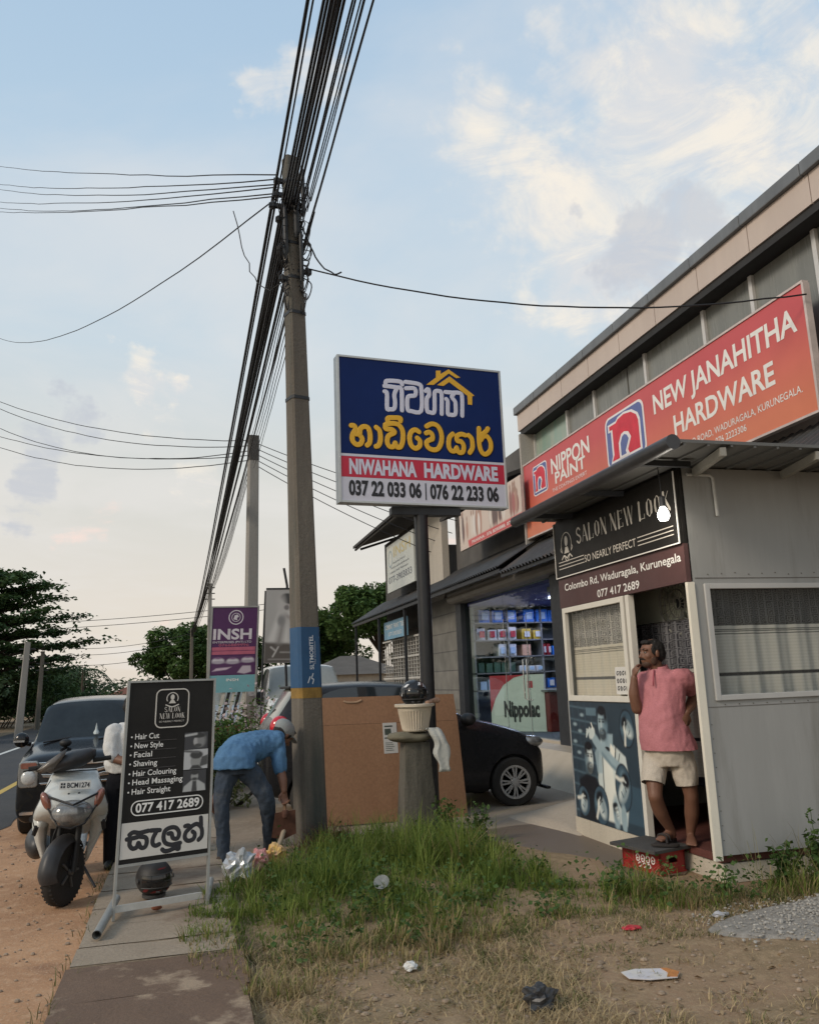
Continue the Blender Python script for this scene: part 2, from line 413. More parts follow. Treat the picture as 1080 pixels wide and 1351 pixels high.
def gmat(name, cols, rough=0.9, bump=0.6):
    """earth: dirt, dry grass litter and damp patches mixed by noise"""
    m = bpy.data.materials.new(name); m.use_nodes = True; N, L = nodes_of(m); b = N['Principled BSDF']
    b.inputs['Roughness'].default_value = rough; b.inputs['Specular IOR Level'].default_value = 0.2
    tc = N.new('ShaderNodeTexCoord')
    def noise(sc, det=8, rg=0.65, dist=0.0):
        n = N.new('ShaderNodeTexNoise'); n.inputs['Scale'].default_value = sc; n.inputs['Detail'].default_value = det
        n.inputs['Roughness'].default_value = rg; n.inputs['Distortion'].default_value = dist; L.new(tc.outputs['Object'], n.inputs['Vector']); return n.outputs[0]
    def mr(v, a, c):
        n = N.new('ShaderNodeMapRange'); L.new(v, n.inputs[0]); n.inputs[1].default_value = a; n.inputs[2].default_value = c; return n.outputs[0]
    def mix(f, a, c):
        n = N.new('ShaderNodeMix'); n.data_type = 'RGBA'; L.new(f, n.inputs[0])
        for s, v in ((n.inputs[6], a), (n.inputs[7], c)):
            if isinstance(v, tuple): s.default_value = (*v, 1)
            else: L.new(v, s)
        return n.outputs[2]
    c = mix(mr(noise(1.1), 0.42, 0.58), cols[0], cols[1])
    c = mix(mr(noise(9, 6), 0.5, 0.72), c, cols[2])
    c = mix(mr(noise(0.8, 5, 0.5, 0.8), 0.60, 0.68), c, cols[3])
    c = mix(mr(noise(60, 3), 0.55, 0.75), c, cols[4])
    L.new(c, b.inputs['Base Color'])
    bn = N.new('ShaderNodeBump'); bn.inputs['Strength'].default_value = bump; bn.inputs['Distance'].default_value = 0.03
    L.new(noise(25, 10, 0.7), bn.inputs['Height']); L.new(bn.outputs[0], b.inputs['Normal'])
    return m
earth = gmat('earth', [(0.30, 0.20, 0.125), (0.25, 0.18, 0.105), (0.38, 0.27, 0.165), (0.15, 0.105, 0.07), (0.42, 0.32, 0.21)])
xs = coords(-600, 600, -0.8, 6.0, 0.08); ys = coords(-100, 900, 2.6, 9.5, 0.08)
mb = MB(); nx = len(xs)
mb.add([(x, y, ground_h(x, y) if -0.8 <= x <= 6 and 2.6 <= y <= 9.5 else -0.02) for y in ys for x in xs],
       [(j * nx + i, j * nx + i + 1, (j + 1) * nx + i + 1, (j + 1) * nx + i) for j in range(len(ys) - 1) for i in range(nx - 1)])
struct(mb.build('ground', earth, smooth='all', recalc=False))

def sheet(name, poly, z, mat, ragged=0.0, step=0.25, seed=0):
    """flat sheet with a slightly ragged outline"""
    P = []
    for (a, b) in zip(poly, poly[1:] + poly[:1]):
        L_ = math.hypot(b[0] - a[0], b[1] - a[1]); k = max(1, min(60, int(L_ / step))) if ragged else 1
        for i in range(k):
            t = i / k; x, y = a[0] + (b[0] - a[0]) * t, a[1] + (b[1] - a[1]) * t
            o = mnoise.noise_vector(Vector((x * 1.3, y * 1.3, seed))) * ragged if 0 < i else Vector((0, 0, 0))
            P.append((x + o.x, y + o.y, z))
    bm = bmesh.new(); vs = [bm.verts.new(p) for p in P]; f = bm.faces.new(vs); bmesh.ops.triangulate(bm, faces=[f])
    mb = MB(); bm.verts.index_update(); mb.add([v.co for v in bm.verts], [tuple(v.index for v in f.verts) for f in bm.faces]); bm.free()
    bm_ = mb.build(name, mat, recalc=False)
    me = bm_.data
    if me.polygons and me.polygons[0].normal.z < 0: me.flip_normals()
    return struct(bm_)
# road: curves gently to the left far ahead
def rx(y): return -0.00022 * max(0, y - 30) ** 2
ASPH = M('asphalt', (0.060, 0.060, 0.063), 0.85, var=0.16, vs=1.2, bump=0.5, bs=160, col2=(0.047, 0.047, 0.050), stain=((0.075, 0.068, 0.06), 0.35, 0.5, 0.8))
def strip(name, xa, xb, y0, y1, z, mat, step=3.0, rag=0.0):
    mb = MB(); Y = list(np.arange(y0, y1, step)) + [y1]
    for i, y in enumerate(Y):
        ra = mnoise.noise(Vector((0, y * 2.1, 3))) * rag
        mb.v += [(xa + rx(y), y, z), (xb + rx(y) + ra, y, z)]
        if i: k = 2 * i; mb.f.append((k - 2, k - 1, k + 1, k))
    return struct(mb.build(name, mat, recalc=False))
dirt = gmat('orange_dirt', [(0.47, 0.265, 0.145), (0.39, 0.215, 0.118), (0.53, 0.33, 0.20), (0.31, 0.17, 0.098), (0.56, 0.41, 0.28)], bump=0.5)
struct(strip('dirt_shoulder', -2.5, -0.55, -6, 60, 0.0, dirt, step=0.3, rag=0.02))
strip('road', -6.75, -2.02, -20, 260, 0.005, ASPH, step=0.35, rag=0.10)
strip('far_verge', -9.5, -6.75, -20, 200, 0.0, gmat('verge_dirt', [(0.27, 0.20, 0.14), (0.22, 0.17, 0.11), (0.3, 0.24, 0.16), (0.10, 0.11, 0.05), (0.34, 0.28, 0.2)]))
YL = M('yellow_line_paint', (0.62, 0.42, 0.10), 0.7, var=0.25, vs=9); WL = M('white_line_paint', (0.66, 0.66, 0.62), 0.7, var=0.22, vs=9)
strip('yellow_edge_line', -2.90, -2.78, -10, 160, 0.009, YL); strip('white_centre_line', -4.77, -4.64, -10, 160, 0.009, WL)

# pavement of worn concrete slabs
CONC = M('worn_concrete', (0.40, 0.325, 0.245), 0.9, var=0.14, vs=2.2, bump=0.7, bs=45, col2=(0.30, 0.235, 0.17), stain=((0.19, 0.13, 0.088), 1.1, 0.52, 0.66))
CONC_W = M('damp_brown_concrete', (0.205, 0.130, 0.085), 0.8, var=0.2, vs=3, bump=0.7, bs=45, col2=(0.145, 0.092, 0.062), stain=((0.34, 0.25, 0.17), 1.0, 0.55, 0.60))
pav = MB(); pavw = MB(); y = 1.5; k = 0
edges = [1.5, 2.5, 3.3, 4.05, 4.62, 5.18, 5.52, 5.98, 6.42, 6.95, 7.55, 8.2, 8.9, 9.6, 10.4]
for a, b in zip(edges[:-1], edges[1:]):
    t = mnoise.noise(Vector((a, 0, 0))) * 0.012; sk = mnoise.noise(Vector((a, 3, 0))) * 0.02
    g = 0.008; x0 = -0.60 + mnoise.noise(Vector((a, 9, 0))) * 0.025; x1 = 0.30 + mnoise.noise(Vector((a, 5, 1))) * 0.03
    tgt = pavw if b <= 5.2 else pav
    n = 8
    top = lambda u, v: (x0 + (x1 - x0) * u, a + g + (b - a - 2 * g) * v + sk * (u - 0.5), 0.055 + t + mnoise.noise(Vector((u * 3, a + v, 2))) * 0.006)
    tgt.grid(top, n, 4)
    c = [top(0, 0), top(1, 0), top(1, 1), top(0, 1)]
    for i in range(4):
        p, q = c[i], c[(i + 1) % 4]; tgt.add([(p[0], p[1], -0.05), (q[0], q[1], -0.05), (q[0], q[1], q[2] - 0.003), (p[0], p[1], p[2] - 0.003)], [(0, 1, 2, 3)])
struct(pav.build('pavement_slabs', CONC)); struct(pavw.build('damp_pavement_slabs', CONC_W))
# packed path on beyond the slabs, and the forecourt in front of the shops
PATH = gmat('packed_path', [(0.30, 0.23, 0.165), (0.25, 0.19, 0.135), (0.34, 0.27, 0.20), (0.20, 0.15, 0.11), (0.38, 0.31, 0.23)], bump=0.4)
sheet('packed_path', [(-0.55, 7.9), (0.6, 7.4), (1.2, 8.4), (1.9, 8.9), (1.9, 30), (0.2, 40), (-0.6, 30), (-0.55, 10)], 0.004, PATH, 0.08)
def wetmat():
    m = M('wet_forecourt_concrete', (0.40, 0.33, 0.255), 0.75, var=0.15, vs=1.5, bump=0.4, bs=50, col2=(0.33, 0.265, 0.20))
    N, L = nodes_of(m); b = N['Principled BSDF']; tc = N.new('ShaderNodeTexCoord')
    old = b.inputs['Base Color'].links[0].from_socket
    mp = N.new('ShaderNodeMapping'); mp.inputs['Scale'].default_value = (0.55, 1.3, 1); L.new(tc.outputs['Object'], mp.inputs[0])
    n = N.new('ShaderNodeTexNoise'); n.inputs['Scale'].default_value = 0.9; n.inputs['Detail'].default_value = 7; n.inputs['Distortion'].default_value = 0.6
    L.new(mp.outputs[0], n.inputs['Vector'])
    # the puddled part lies near the salon, towards the grass
    d = N.new('ShaderNodeVectorMath'); d.operation = 'DISTANCE'; geo = N.new('ShaderNodeNewGeometry'); L.new(geo.outputs['Position'], d.inputs[0]); d.inputs[1].default_value = (3.15, 6.9, 0)
    a = N.new('ShaderNodeMapRange'); L.new(d.outputs['Value'], a.inputs[0]); a.inputs[1].default_value = 0.5; a.inputs[2].default_value = 2.3; a.inputs[3].default_value = 0.32; a.inputs[4].default_value = -0.22
    s = N.new('ShaderNodeMath'); s.operation = 'ADD'; L.new(n.outputs[0], s.inputs[0]); L.new(a.outputs[0], s.inputs[1])
    mk = N.new('ShaderNodeMapRange'); L.new(s.outputs[0], mk.inputs[0]); mk.inputs[1].default_value = 0.50; mk.inputs[2].default_value = 0.58
    mx = N.new('ShaderNodeMix'); mx.data_type = 'RGBA'; L.new(mk.outputs[0], mx.inputs[0]); L.new(old, mx.inputs[6]); mx.inputs[7].default_value = (0.150, 0.112, 0.080, 1)
    L.new(mx.outputs[2], b.inputs['Base Color'])
    rr = N.new('ShaderNodeMapRange'); L.new(mk.outputs[0], rr.inputs[0]); rr.inputs[3].default_value = 0.8; rr.inputs[4].default_value = 0.55; L.new(rr.outputs[0], b.inputs['Roughness'])
    return m
sheet('forecourt', [(1.3, 8.75), (2.2, 8.5), (2.55, 7.4), (2.5, 6.6), (2.75, 6.0), (3.6, 5.9), (4.6, 7.0), (5.7, 7.6), (5.7, 19), (2.0, 22), (1.6, 12)], 0.010, wetmat(), 0.05)
# ramp up to the shop threshold, tiled on top, with a rough cement apron beside the salon
TILE = M('pale_ramp_tiles', (0.44, 0.38, 0.30), 0.6, var=0.12, vs=3, bump=0.15, bs=30, col2=(0.37, 0.32, 0.25))
mb = MB(); mb.prism([(4.75, 0.0), (5.12, 0.44), (5.72, 0.47), (5.72, -0.1), (4.75, -0.1)], (0, 7.9, 0), (1, 0, 0), (0, 0, 1), (0, 1, 0), 0, 9.2)
struct(mb.build('tiled_ramp', TILE))
CEM = M('pale_cement', (0.47, 0.40, 0.32), 0.9, var=0.12, vs=3, bump=0.6, bs=30, col2=(0.39, 0.33, 0.26))
def apron(u, v):
    # fan of cement poured from the ramp down to the forecourt
    x = 3.42 + u * 1.7; w = 0.55 + 0.45 * u
    y = 7.62 + v * (1.42 + 0.25 * u); e = math.sin(math.pi * min(1, max(0, v * 0.97 + 0.015))) ** 0.7
    h = (0.04 + 0.40 * u) * e + mnoise.noise(Vector((x * 4, y * 4, 1))) * 0.012
    if u == 0: h = -0.02
    return (x + 0.10 * math.cos(v * math.pi) * (1 - u), y, max(-0.02, h))
mb = MB(); mb.grid(apron, 22, 22); struct(mb.build('cement_apron', CEM, smooth='all'))
# pale gravel patch at the right
GRAV = M('pale_gravel', (0.42, 0.39, 0.35), 0.95, var=0.3, vs=18, bump=1.0, bs=70, col2=(0.24, 0.215, 0.185))
def gravel(u, v):
    a = u * 2 * math.pi; r = v; rr = 1 + 0.10 * mnoise.noise(Vector((math.cos(a) * 2, math.sin(a) * 2, 4)))
    x = 4.25 + math.cos(a) * 1.30 * r * rr; y = 4.62 + math.sin(a) * 0.42 * r * rr
    return (x, y, ground_h(x, y) + 0.012 + 0.035 * (1 - r ** 2) + mnoise.noise(Vector((x * 14, y * 14, 0))) * 0.016 * (1 - r ** 6) - (0.02 if r > 0.99 else 0))
mb = MB(); mb.grid(gravel, 90, 26); tag(mb.build('gravel_patch', GRAV, smooth='all'), 'patch of pale grey gravel and rubble on the dry earth', 'gravel', kind='stuff')
# ================================================================== SHOP BUILDING (two storeys, red fascia sign)
FX = 5.6
FASC = M('pink_beige_panel', (0.56, 0.47, 0.41), 0.6, var=0.08, vs=2, bump=0.1, bs=20, streak=True, col2=(0.49, 0.41, 0.36))
GUT = M('grey_gutter_metal', (0.15, 0.16, 0.17), 0.5, var=0.2, vs=3, streak=True)
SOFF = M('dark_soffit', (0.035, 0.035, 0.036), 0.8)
WALLW = M('shop_side_plaster', (0.42, 0.39, 0.35), 0.85, var=0.12, vs=1.5, bump=0.2, bs=30, streak=True)
ALU = M('aluminium_frame', (0.62, 0.61, 0.59), 0.45, metal=0.2, var=0.1)
CURT = M('grey_backed_glass', (0.235, 0.240, 0.220), 0.25, var=0.16, vs=4.5, streak=True, col2=(0.165, 0.17, 0.158), spec=0.35)
GRN = M('green_streaked_glass', (0.16, 0.34, 0.29), 0.2, var=0.2, vs=5, streak=True, col2=(0.34, 0.37, 0.31))
DARKM = M('black_steel', (0.022, 0.024, 0.028), 0.5, var=0.2)
bld = thing('shop_building', 'two storey shop building with a pink beige roof fascia, upper window band and glass shopfront', 'building', (5.6, 9.5, 0))
bx = MB().box(5.92, 12.0, 5.0, 13.2, 2.9, 6.05).box(9.0, 12, 5.0, 16.9, 0, 2.9); bx.build('wall', WALLW, bld)
fs = MB(); y = 13.37; k = 0
while y > 3.2:
    y2 = max(3.2, y - 0.93); fs.box(5.65, 5.80, y2 + 0.006, y - 0.006, 5.80, 6.112); y = y2
fs.build('fascia', FASC, bld)
gu = MB(); y = 13.42
while y > 3.2:
    y2 = max(3.2, y - 0.93); gu.box(5.60, 5.86, y2 + 0.004, y - 0.004, 6.115, 6.255); y = y2
gu.build('gutter', GUT, bld, bevel=0.012)
MB().box(5.80, 12, 3.2, 13.40, 6.06, 6.30).build('roof', GUT, bld)
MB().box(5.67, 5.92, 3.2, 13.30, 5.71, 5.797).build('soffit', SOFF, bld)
mull = [13.18, 11.83, 10.88, 9.92, 9.40, 8.06, 7.17, 6.2, 5.2, 4.2]
for i, (a, b) in enumerate(zip(mull[:-1], mull[1:])):
    w = MB().box(5.895, 5.915, b + 0.02, a - 0.02, 4.4, 5.705).build('window', GRN if i == 0 else CURT, bld)
    f = MB().box(5.855, 5.893, a - 0.028, a + 0.028, 4.4, 5.70)
    if i != 3: f.build('frame', ALU, w)
MB().box(5.60, 5.90, 13.18, 13.24, 3.4, 5.705).build('corner_trim', WALLW, bld)
# ground floor: pillars, roller box, corrugated awning
MB().box(5.50, 5.80, 11.78, 12.16, 0.3, 3.05).build('pillar', DARKM, bld, bevel=0.01)
MB().box(5.50, 5.80, 16.70, 17.05, 0.0, 3.15).build('pillar', DARKM, bld, bevel=0.01)
ROLL = M('roller_slat_metal', (0.17, 0.155, 0.135), 0.55, var=0.2, vs=3, metal=0.2)
rb = MB(); n = 9
prof = [(5.62, 3.05), (5.36, 3.05), (5.30, 3.09), (5.285, 3.15), (5.30, 3.20), (5.30, 3.21), (5.288, 3.25), (5.30, 3.29), (5.30, 3.30), (5.288, 3.34), (5.32, 3.39), (5.62, 3.42)]
rb.prism(prof, (0, 10.2, 0), (1, 0, 0), (0, 0, 1), (0, 1, 0), 0, 6.75); rb.build('roller_box', ROLL, bld)
CORR = M('dark_corrugated_sheet', (0.060, 0.058, 0.056), 0.55, var=0.3, vs=2.5, metal=0.1, stain=((0.11, 0.08, 0.06), 1.3, 0.55, 0.75))
def corrugate(x0, z0, x1, z1, y0, y1, pitch=0.13, amp=0.022):
    k = int((y1 - y0) / pitch * 8)
    mb = MB(); d = Vector((x1 - x0, 0, z1 - z0)).normalized(); nrm = Vector((-d.z, 0, d.x))
    for off in (0.0, -0.006):
        mb.grid(lambda u, v: tuple(Vector((x0 + (x1 - x0) * v, y0 + (y1 - y0) * u, z0 + (z1 - z0) * v)) + nrm * (amp * math.sin(2 * math.pi * (y1 - y0) * u / pitch) + off)), k, 2)
    return mb
corrugate(4.98, 3.20, 5.88, 3.80, 5.0, 13.0).build('awning', CORR, bld, smooth='all', recalc=False)
MB().box(5.02, 5.06, 5.0, 13.0, 3.13, 3.18).build('awning_rail', DARKM, bld)
# glass shopfront with double door
GLASS = bpy.data.materials.new('shop_glass'); GLASS.use_nodes = True
N_, L_ = nodes_of(GLASS); N_.clear()
o_ = N_.new('ShaderNodeOutputMaterial'); mx_ = N_.new('ShaderNodeMixShader'); tr_ = N_.new('ShaderNodeBsdfTransparent'); gl_ = N_.new('ShaderNodeBsdfGlossy'); fr_ = N_.new('ShaderNodeLayerWeight'); fp_ = N_.new('ShaderNodeMath'); fp_.operation = 'POWER'; fp_.inputs[1].default_value = 3.5; fq_ = N_.new('ShaderNodeMath'); fq_.operation = 'MULTIPLY_ADD'; fq_.inputs[1].default_value = 0.26; fq_.inputs[2].default_value = 0.03
gl_.inputs['Roughness'].default_value = 0.02; tr_.inputs[0].default_value = (0.82, 0.88, 0.87, 1)
L_.new(fr_.outputs['Facing'], fp_.inputs[0]); L_.new(fp_.outputs[0], fq_.inputs[0]); L_.new(fq_.outputs[0], mx_.inputs[0]); L_.new(tr_.outputs[0], mx_.inputs[1]); L_.new(gl_.outputs[0], mx_.inputs[2]); L_.new(mx_.outputs[0], o_.inputs[0])
CHR = M('polished_steel', (0.72, 0.72, 0.71), 0.22, metal=0.9, var=0.05)
for a, b in ((12.16, 12.33), (12.345, 13.42), (13.435, 14.50), (14.515, 16.70)):
    p = MB().box(5.60, 5.612, a, b, 0.50, 2.55 if a in (12.345, 13.435) else 3.05).build('glass_panel', GLASS, bld)
    MB().box(5.596, 5.60, a, a + 0.018, 0.50, 2.55).build('edge_strip', CHR, p)
MB().box(5.60, 5.612, 12.345, 14.50, 2.565, 3.05).build('glass_panel', GLASS, bld)
for yy in (13.36, 13.52):
    MB().tube([(5.60, yy, 1.10), (5.53, yy, 1.13), (5.53, yy, 1.78), (5.60, yy, 1.81)], 0.013, 8).build('door_handle', CHR, bld, smooth=True)
MB().box(5.52, 5.64, 11.8, 16.9, 0.44, 0.50).build('threshold', TILE, bld)
# interior
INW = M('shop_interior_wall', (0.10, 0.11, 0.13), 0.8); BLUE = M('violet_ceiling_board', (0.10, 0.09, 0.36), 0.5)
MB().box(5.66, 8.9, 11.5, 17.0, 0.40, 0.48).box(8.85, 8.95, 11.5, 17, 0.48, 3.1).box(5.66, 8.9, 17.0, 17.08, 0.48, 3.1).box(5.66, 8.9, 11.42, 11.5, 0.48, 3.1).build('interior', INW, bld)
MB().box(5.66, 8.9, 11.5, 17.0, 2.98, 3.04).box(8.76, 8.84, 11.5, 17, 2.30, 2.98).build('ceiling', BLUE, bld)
LAMP = M('lit_tube_lamp', (0.9, 0.9, 0.95), var=0, emit=(0.85, 0.88, 1.0), es=5.0)
for q in (12.5, 13.3, 14.6): MB().box(6.6, 8.0, q, q + 0.07, 2.93, 2.97).build('ceiling_lamp', LAMP, bld)
for x, y_, e_, c_ in ((6.9, 14.4, 24, (0.75, 0.80, 1.0)), (7.0, 15.8, 21, (0.62, 0.62, 1.0))):
    l = bpy.data.lights.new('shop_lamp_light', 'AREA'); l.energy = e_; l.color = c_; l.size = 1.4; l.size_y = 0.4; l.shape = 'RECTANGLE'
    lo = bpy.data.objects.new('shop_lamp_light', l); COL.objects.link(lo); lo.location = (x, y_, 2.9); lo.parent = None
# shelves and goods inside the glass
SHELF = M('shelf_board', (0.20, 0.20, 0.20), 0.6)
sh = thing('shop_shelf', 'tall grey shelf unit stocked with goods behind the shop glass', 'shelf', (6.9, 16.75, 0.48))
for z in (0.48, 1.22, 1.57, 1.90, 2.24, 2.60): MB().box(5.70, 8.0, 16.5, 16.98, z, z + 0.025).build('shelf_board', SHELF, sh)
for x_ in (5.70, 6.45, 7.2, 7.96): MB().box(x_, x_ + 0.03, 16.5, 16.98, 0.51, 2.95).build('upright', SHELF, sh)
def goods(mat_, x0, n, w, h, z, label, cat, group, panel=None, gap=0.03):
    for i in range(n):
        x_ = x0 + i * (w + gap); t = thing(cat.replace(' ', '_'), label, cat, (x_ + w / 2, 16.7, z), 0, group)
        h_ = h * random.uniform(0.82, 1.08); MB().box(x_, x_ + w * random.uniform(0.9, 1), 16.55 + random.uniform(0, 0.06), 16.9, z, z + h_).build('carton', mat_, t, bevel=0.006)
        if panel: MB().box(x_ + w * 0.2, x_ + w * 0.75, 16.538, 16.5475, z + h * 0.2, z + h * 0.72).build('front_label', panel, t)
def CM(n, c, r=0.5): return M(n, c, r)
BXB = CM('blue_carton', (0.03, 0.20, 0.70)); BXW = CM('white_carton', (0.66, 0.65, 0.65)); BXR = CM('red_label_print', (0.50, 0.04, 0.06)); BXY = CM('yellow_carton', (0.62, 0.42, 0.05)); BXP = CM('pale_blue_print', (0.40, 0.55, 0.75)); BXG = CM('dark_green_tin', (0.06, 0.12, 0.08)); BXO = CM('peach_carton', (0.62, 0.36, 0.25))
goods(BXB, 5.86, 3, 0.26, 0.30, 2.63, 'blue carton on the top shelf at the left behind the shop glass', 'blue carton', 'blue cartons at the left of the top shelf', BXP)
goods(BXB, 6.85, 3, 0.26, 0.28, 2.63, 'blue carton on the top shelf behind the glass door', 'blue carton', 'blue cartons above the door', BXP)
goods(BXW, 5.80, 4, 0.20, 0.25, 2.27, 'white carton with a red label on the second shelf', 'white carton', 'white cartons with red labels', BXR)
goods(BXY, 6.80, 2, 0.22, 0.22, 2.27, 'yellow carton on the second shelf behind the glass door', 'yellow carton', 'yellow cartons', BXW)
goods(BXW, 6.25, 2, 0.19, 0.25, 1.93, 'white carton with a pale blue picture on the third shelf', 'white carton', 'white cartons with pictures', BXP)
goods(BXO, 6.78, 1, 0.20, 0.22, 1.93, 'peach coloured carton on the third shelf', 'peach carton', 'peach cartons')
goods(BXR, 7.25, 2, 0.08, 0.24, 1.93, 'small red packet on the third shelf', 'red packet', 'red packets', BXW)
goods(BXB, 7.48, 3, 0.13, 0.22, 1.93, 'small blue box at the right of the third shelf', 'blue box', 'small blue boxes')
goods(BXG, 5.8, 5, 0.14, 0.20, 1.60, 'dark green paint tin on the fourth shelf', 'paint tin', 'green paint tins')
goods(BXW, 6.7, 3, 0.16, 0.14, 1.60, 'low white packet on the fourth shelf', 'white packet', 'low white packets', BXP)
goods(BXP, 5.82, 6, 0.15, 0.20, 1.25, 'pale blue paint tin on the low shelf', 'paint tin', 'pale blue paint tins')
goods(BXB, 7.1, 3, 0.18, 0.22, 1.25, 'blue tub at the right of the low shelf', 'blue tub', 'blue tubs on the low shelf', BXW)
ct = thing('shop_counter', 'dark red shop counter behind the glass door', 'counter', (6.75, 15.1, 0.48))
MB().box(6.45, 7.15, 14.6, 15.6, 0.48, 1.20).build('front_panel', M('dark_red_board', (0.17, 0.022, 0.02), 0.5), ct, bevel=0.01); MB().box(6.40, 7.20, 14.55, 15.65, 1.203, 1.24).build('counter_top', SHELF, ct)
# standing paint-brand board: white with a red corner
nb = thing('paint_board', 'white standing board with a red corner and dark lettering behind the shop glass', 'sign', (5.9, 15.0, 0.48))
P_ = Panel((5.72, 15.75, 0.48), (0.60, -0.80, 0), (0, 0, 1), (-0.80, -0.60, 0))
P_.rect(MB(), 0, 1.2, 0, 1.05, -0.05, 0).build('board', M('white_board', (0.66, 0.67, 0.62), 0.4, var=0.05), nb)
P_.poly(MB(), [(0, 1.05), (0, 0.35), (0.12, 0.62), (0.30, 0.86), (0.55, 1.0), (0.8, 1.05)], 0.002, 0.004).build('red_corner', BXR, nb)
INK = M('black_lettering', (0.018, 0.018, 0.022), 0.5, var=0)
P_.text(MB(), 'Nippolac', 0.30, 1.08, 0.28, 0.27, 0.004, 0.05).build('lettering', INK, nb); P_.rect(MB(), 0.84, 0.96, 0.80, 0.93, 0.002, 0.004).build('emblem', BXR, nb)

# ------------------------------------------------------------------ long red fascia sign
SR = bpy.data.materials.new('red_orange_sign_print'); SR.use_nodes = True
N_, L_ = nodes_of(SR); b_ = N_['Principled BSDF']; b_.inputs['Roughness'].default_value = 0.45
tc_ = N_.new('ShaderNodeTexCoord'); sp_ = N_.new('ShaderNodeSeparateXYZ'); L_.new(tc_.outputs['Generated'], sp_.inputs[0])
rp_ = N_.new('ShaderNodeValToRGB'); L_.new(sp_.outputs[2], rp_.inputs[0])
rp_.color_ramp.elements[0].color = (0.68, 0.205, 0.110, 1); rp_.color_ramp.elements[1].color = (0.55, 0.085, 0.090, 1)
rp_.color_ramp.elements[0].position = 0.1; rp_.color_ramp.elements[1].position = 0.8
nz_ = N_.new('ShaderNodeTexNoise'); nz_.inputs['Scale'].default_value = 2.0; nz_.inputs['Detail'].default_value = 7; L_.new(tc_.outputs['Object'], nz_.inputs['Vector'])
mx_ = N_.new('ShaderNodeMix'); mx_.data_type = 'RGBA'; mx_.blend_type = 'MULTIPLY'; mr_ = N_.new('ShaderNodeMapRange'); L_.new(nz_.outputs[0], mr_.inputs[0])
for i_, x_ in enumerate((0.35, 0.7, 0.0, 0.22)): mr_.inputs[i_ + 1].default_value = x_
L_.new(mr_.outputs[0], mx_.inputs[0]); L_.new(rp_.outputs[0], mx_.inputs[6]); mx_.inputs[7].default_value = (0.62, 0.55, 0.5, 1); L_.new(mx_.outputs[2], b_.inputs['Base Color'])
WHL = M('white_lettering', (0.78, 0.76, 0.72), 0.5, var=0.05); BLU = M('slate_blue_print', (0.115, 0.145, 0.34), 0.5, var=0.08); OUTL = M('white_outline', (0.76, 0.72, 0.72), 0.5, var=0.04); REDP = M('crimson_print', (0.62, 0.035, 0.06), 0.5)
sg = thing('fascia_sign', 'long red and orange shop sign across the building, reading NEW JANAHITHA HARDWARE', 'sign', (5.66, 9.6, 3.83))
FP = Panel((5.63, 13.25, 3.83), (0, -1, 0), (0, 0, 1), (-1, 0, 0)); FW, FH = 7.07, 1.27
FP.rect(MB(), 0, FW, 0, FH, -0.05, 0).build('board', SR, sg)
fr = MB(); FP.rect(fr, -0.02, FW + 0.02, FH + 0.001, FH + 0.025, -0.06, 0.012); FP.rect(fr, FW + 0.001, FW + 0.03, 0, FH, -0.06, 0.012); FP.rect(fr, -0.02, FW + 0.03, -0.025, -0.001, -0.06, 0.012); fr.build('frame', M('sign_trim', (0.55, 0.47, 0.44), 0.5), sg)
def fy(y): return 13.25 - y
def fz(z): return z - 3.83
FP.text(MB(), 'NEW JANAHITHA', fy(8.92), fy(6.31), fz(4.68), 0.24, 0.003, 0.022, 0.0).build('lettering', WHL, sg)
FP.text(MB(), 'HARDWARE', fy(8.515), fy(6.70), fz(4.28), 0.235, 0.003, 0.022).build('lettering', WHL, sg)
FP.text(MB(), 'COLOMBO ROAD, WADURAGALA, KURUNEGALA.', fy(8.60), fy(6.35), fz(4.066), 0.075, 0.003, 0.004).build('lettering', WHL, sg)
FP.text(MB(), 'TEL: 076 2223306', fy(7.97), fy(7.215), fz(3.945), 0.072, 0.003, 0.008).build('lettering', WHL, sg)
FP.text(MB(), 'NIPPON', fy(12.05), fy(10.70), fz(4.69), 0.24, 0.003, 0.022).build('lettering', WHL, sg)
FP.text(MB(), 'PAINT', fy(11.93), fy(10.86), fz(4.50), 0.175, 0.003, 0.022).build('lettering', WHL, sg)
FP.text(MB(), 'THE COATINGS EXPERT', fy(12.06), fy(10.84), fz(4.385), 0.055, 0.003, 0.0).build('lettering', OUTL, sg)
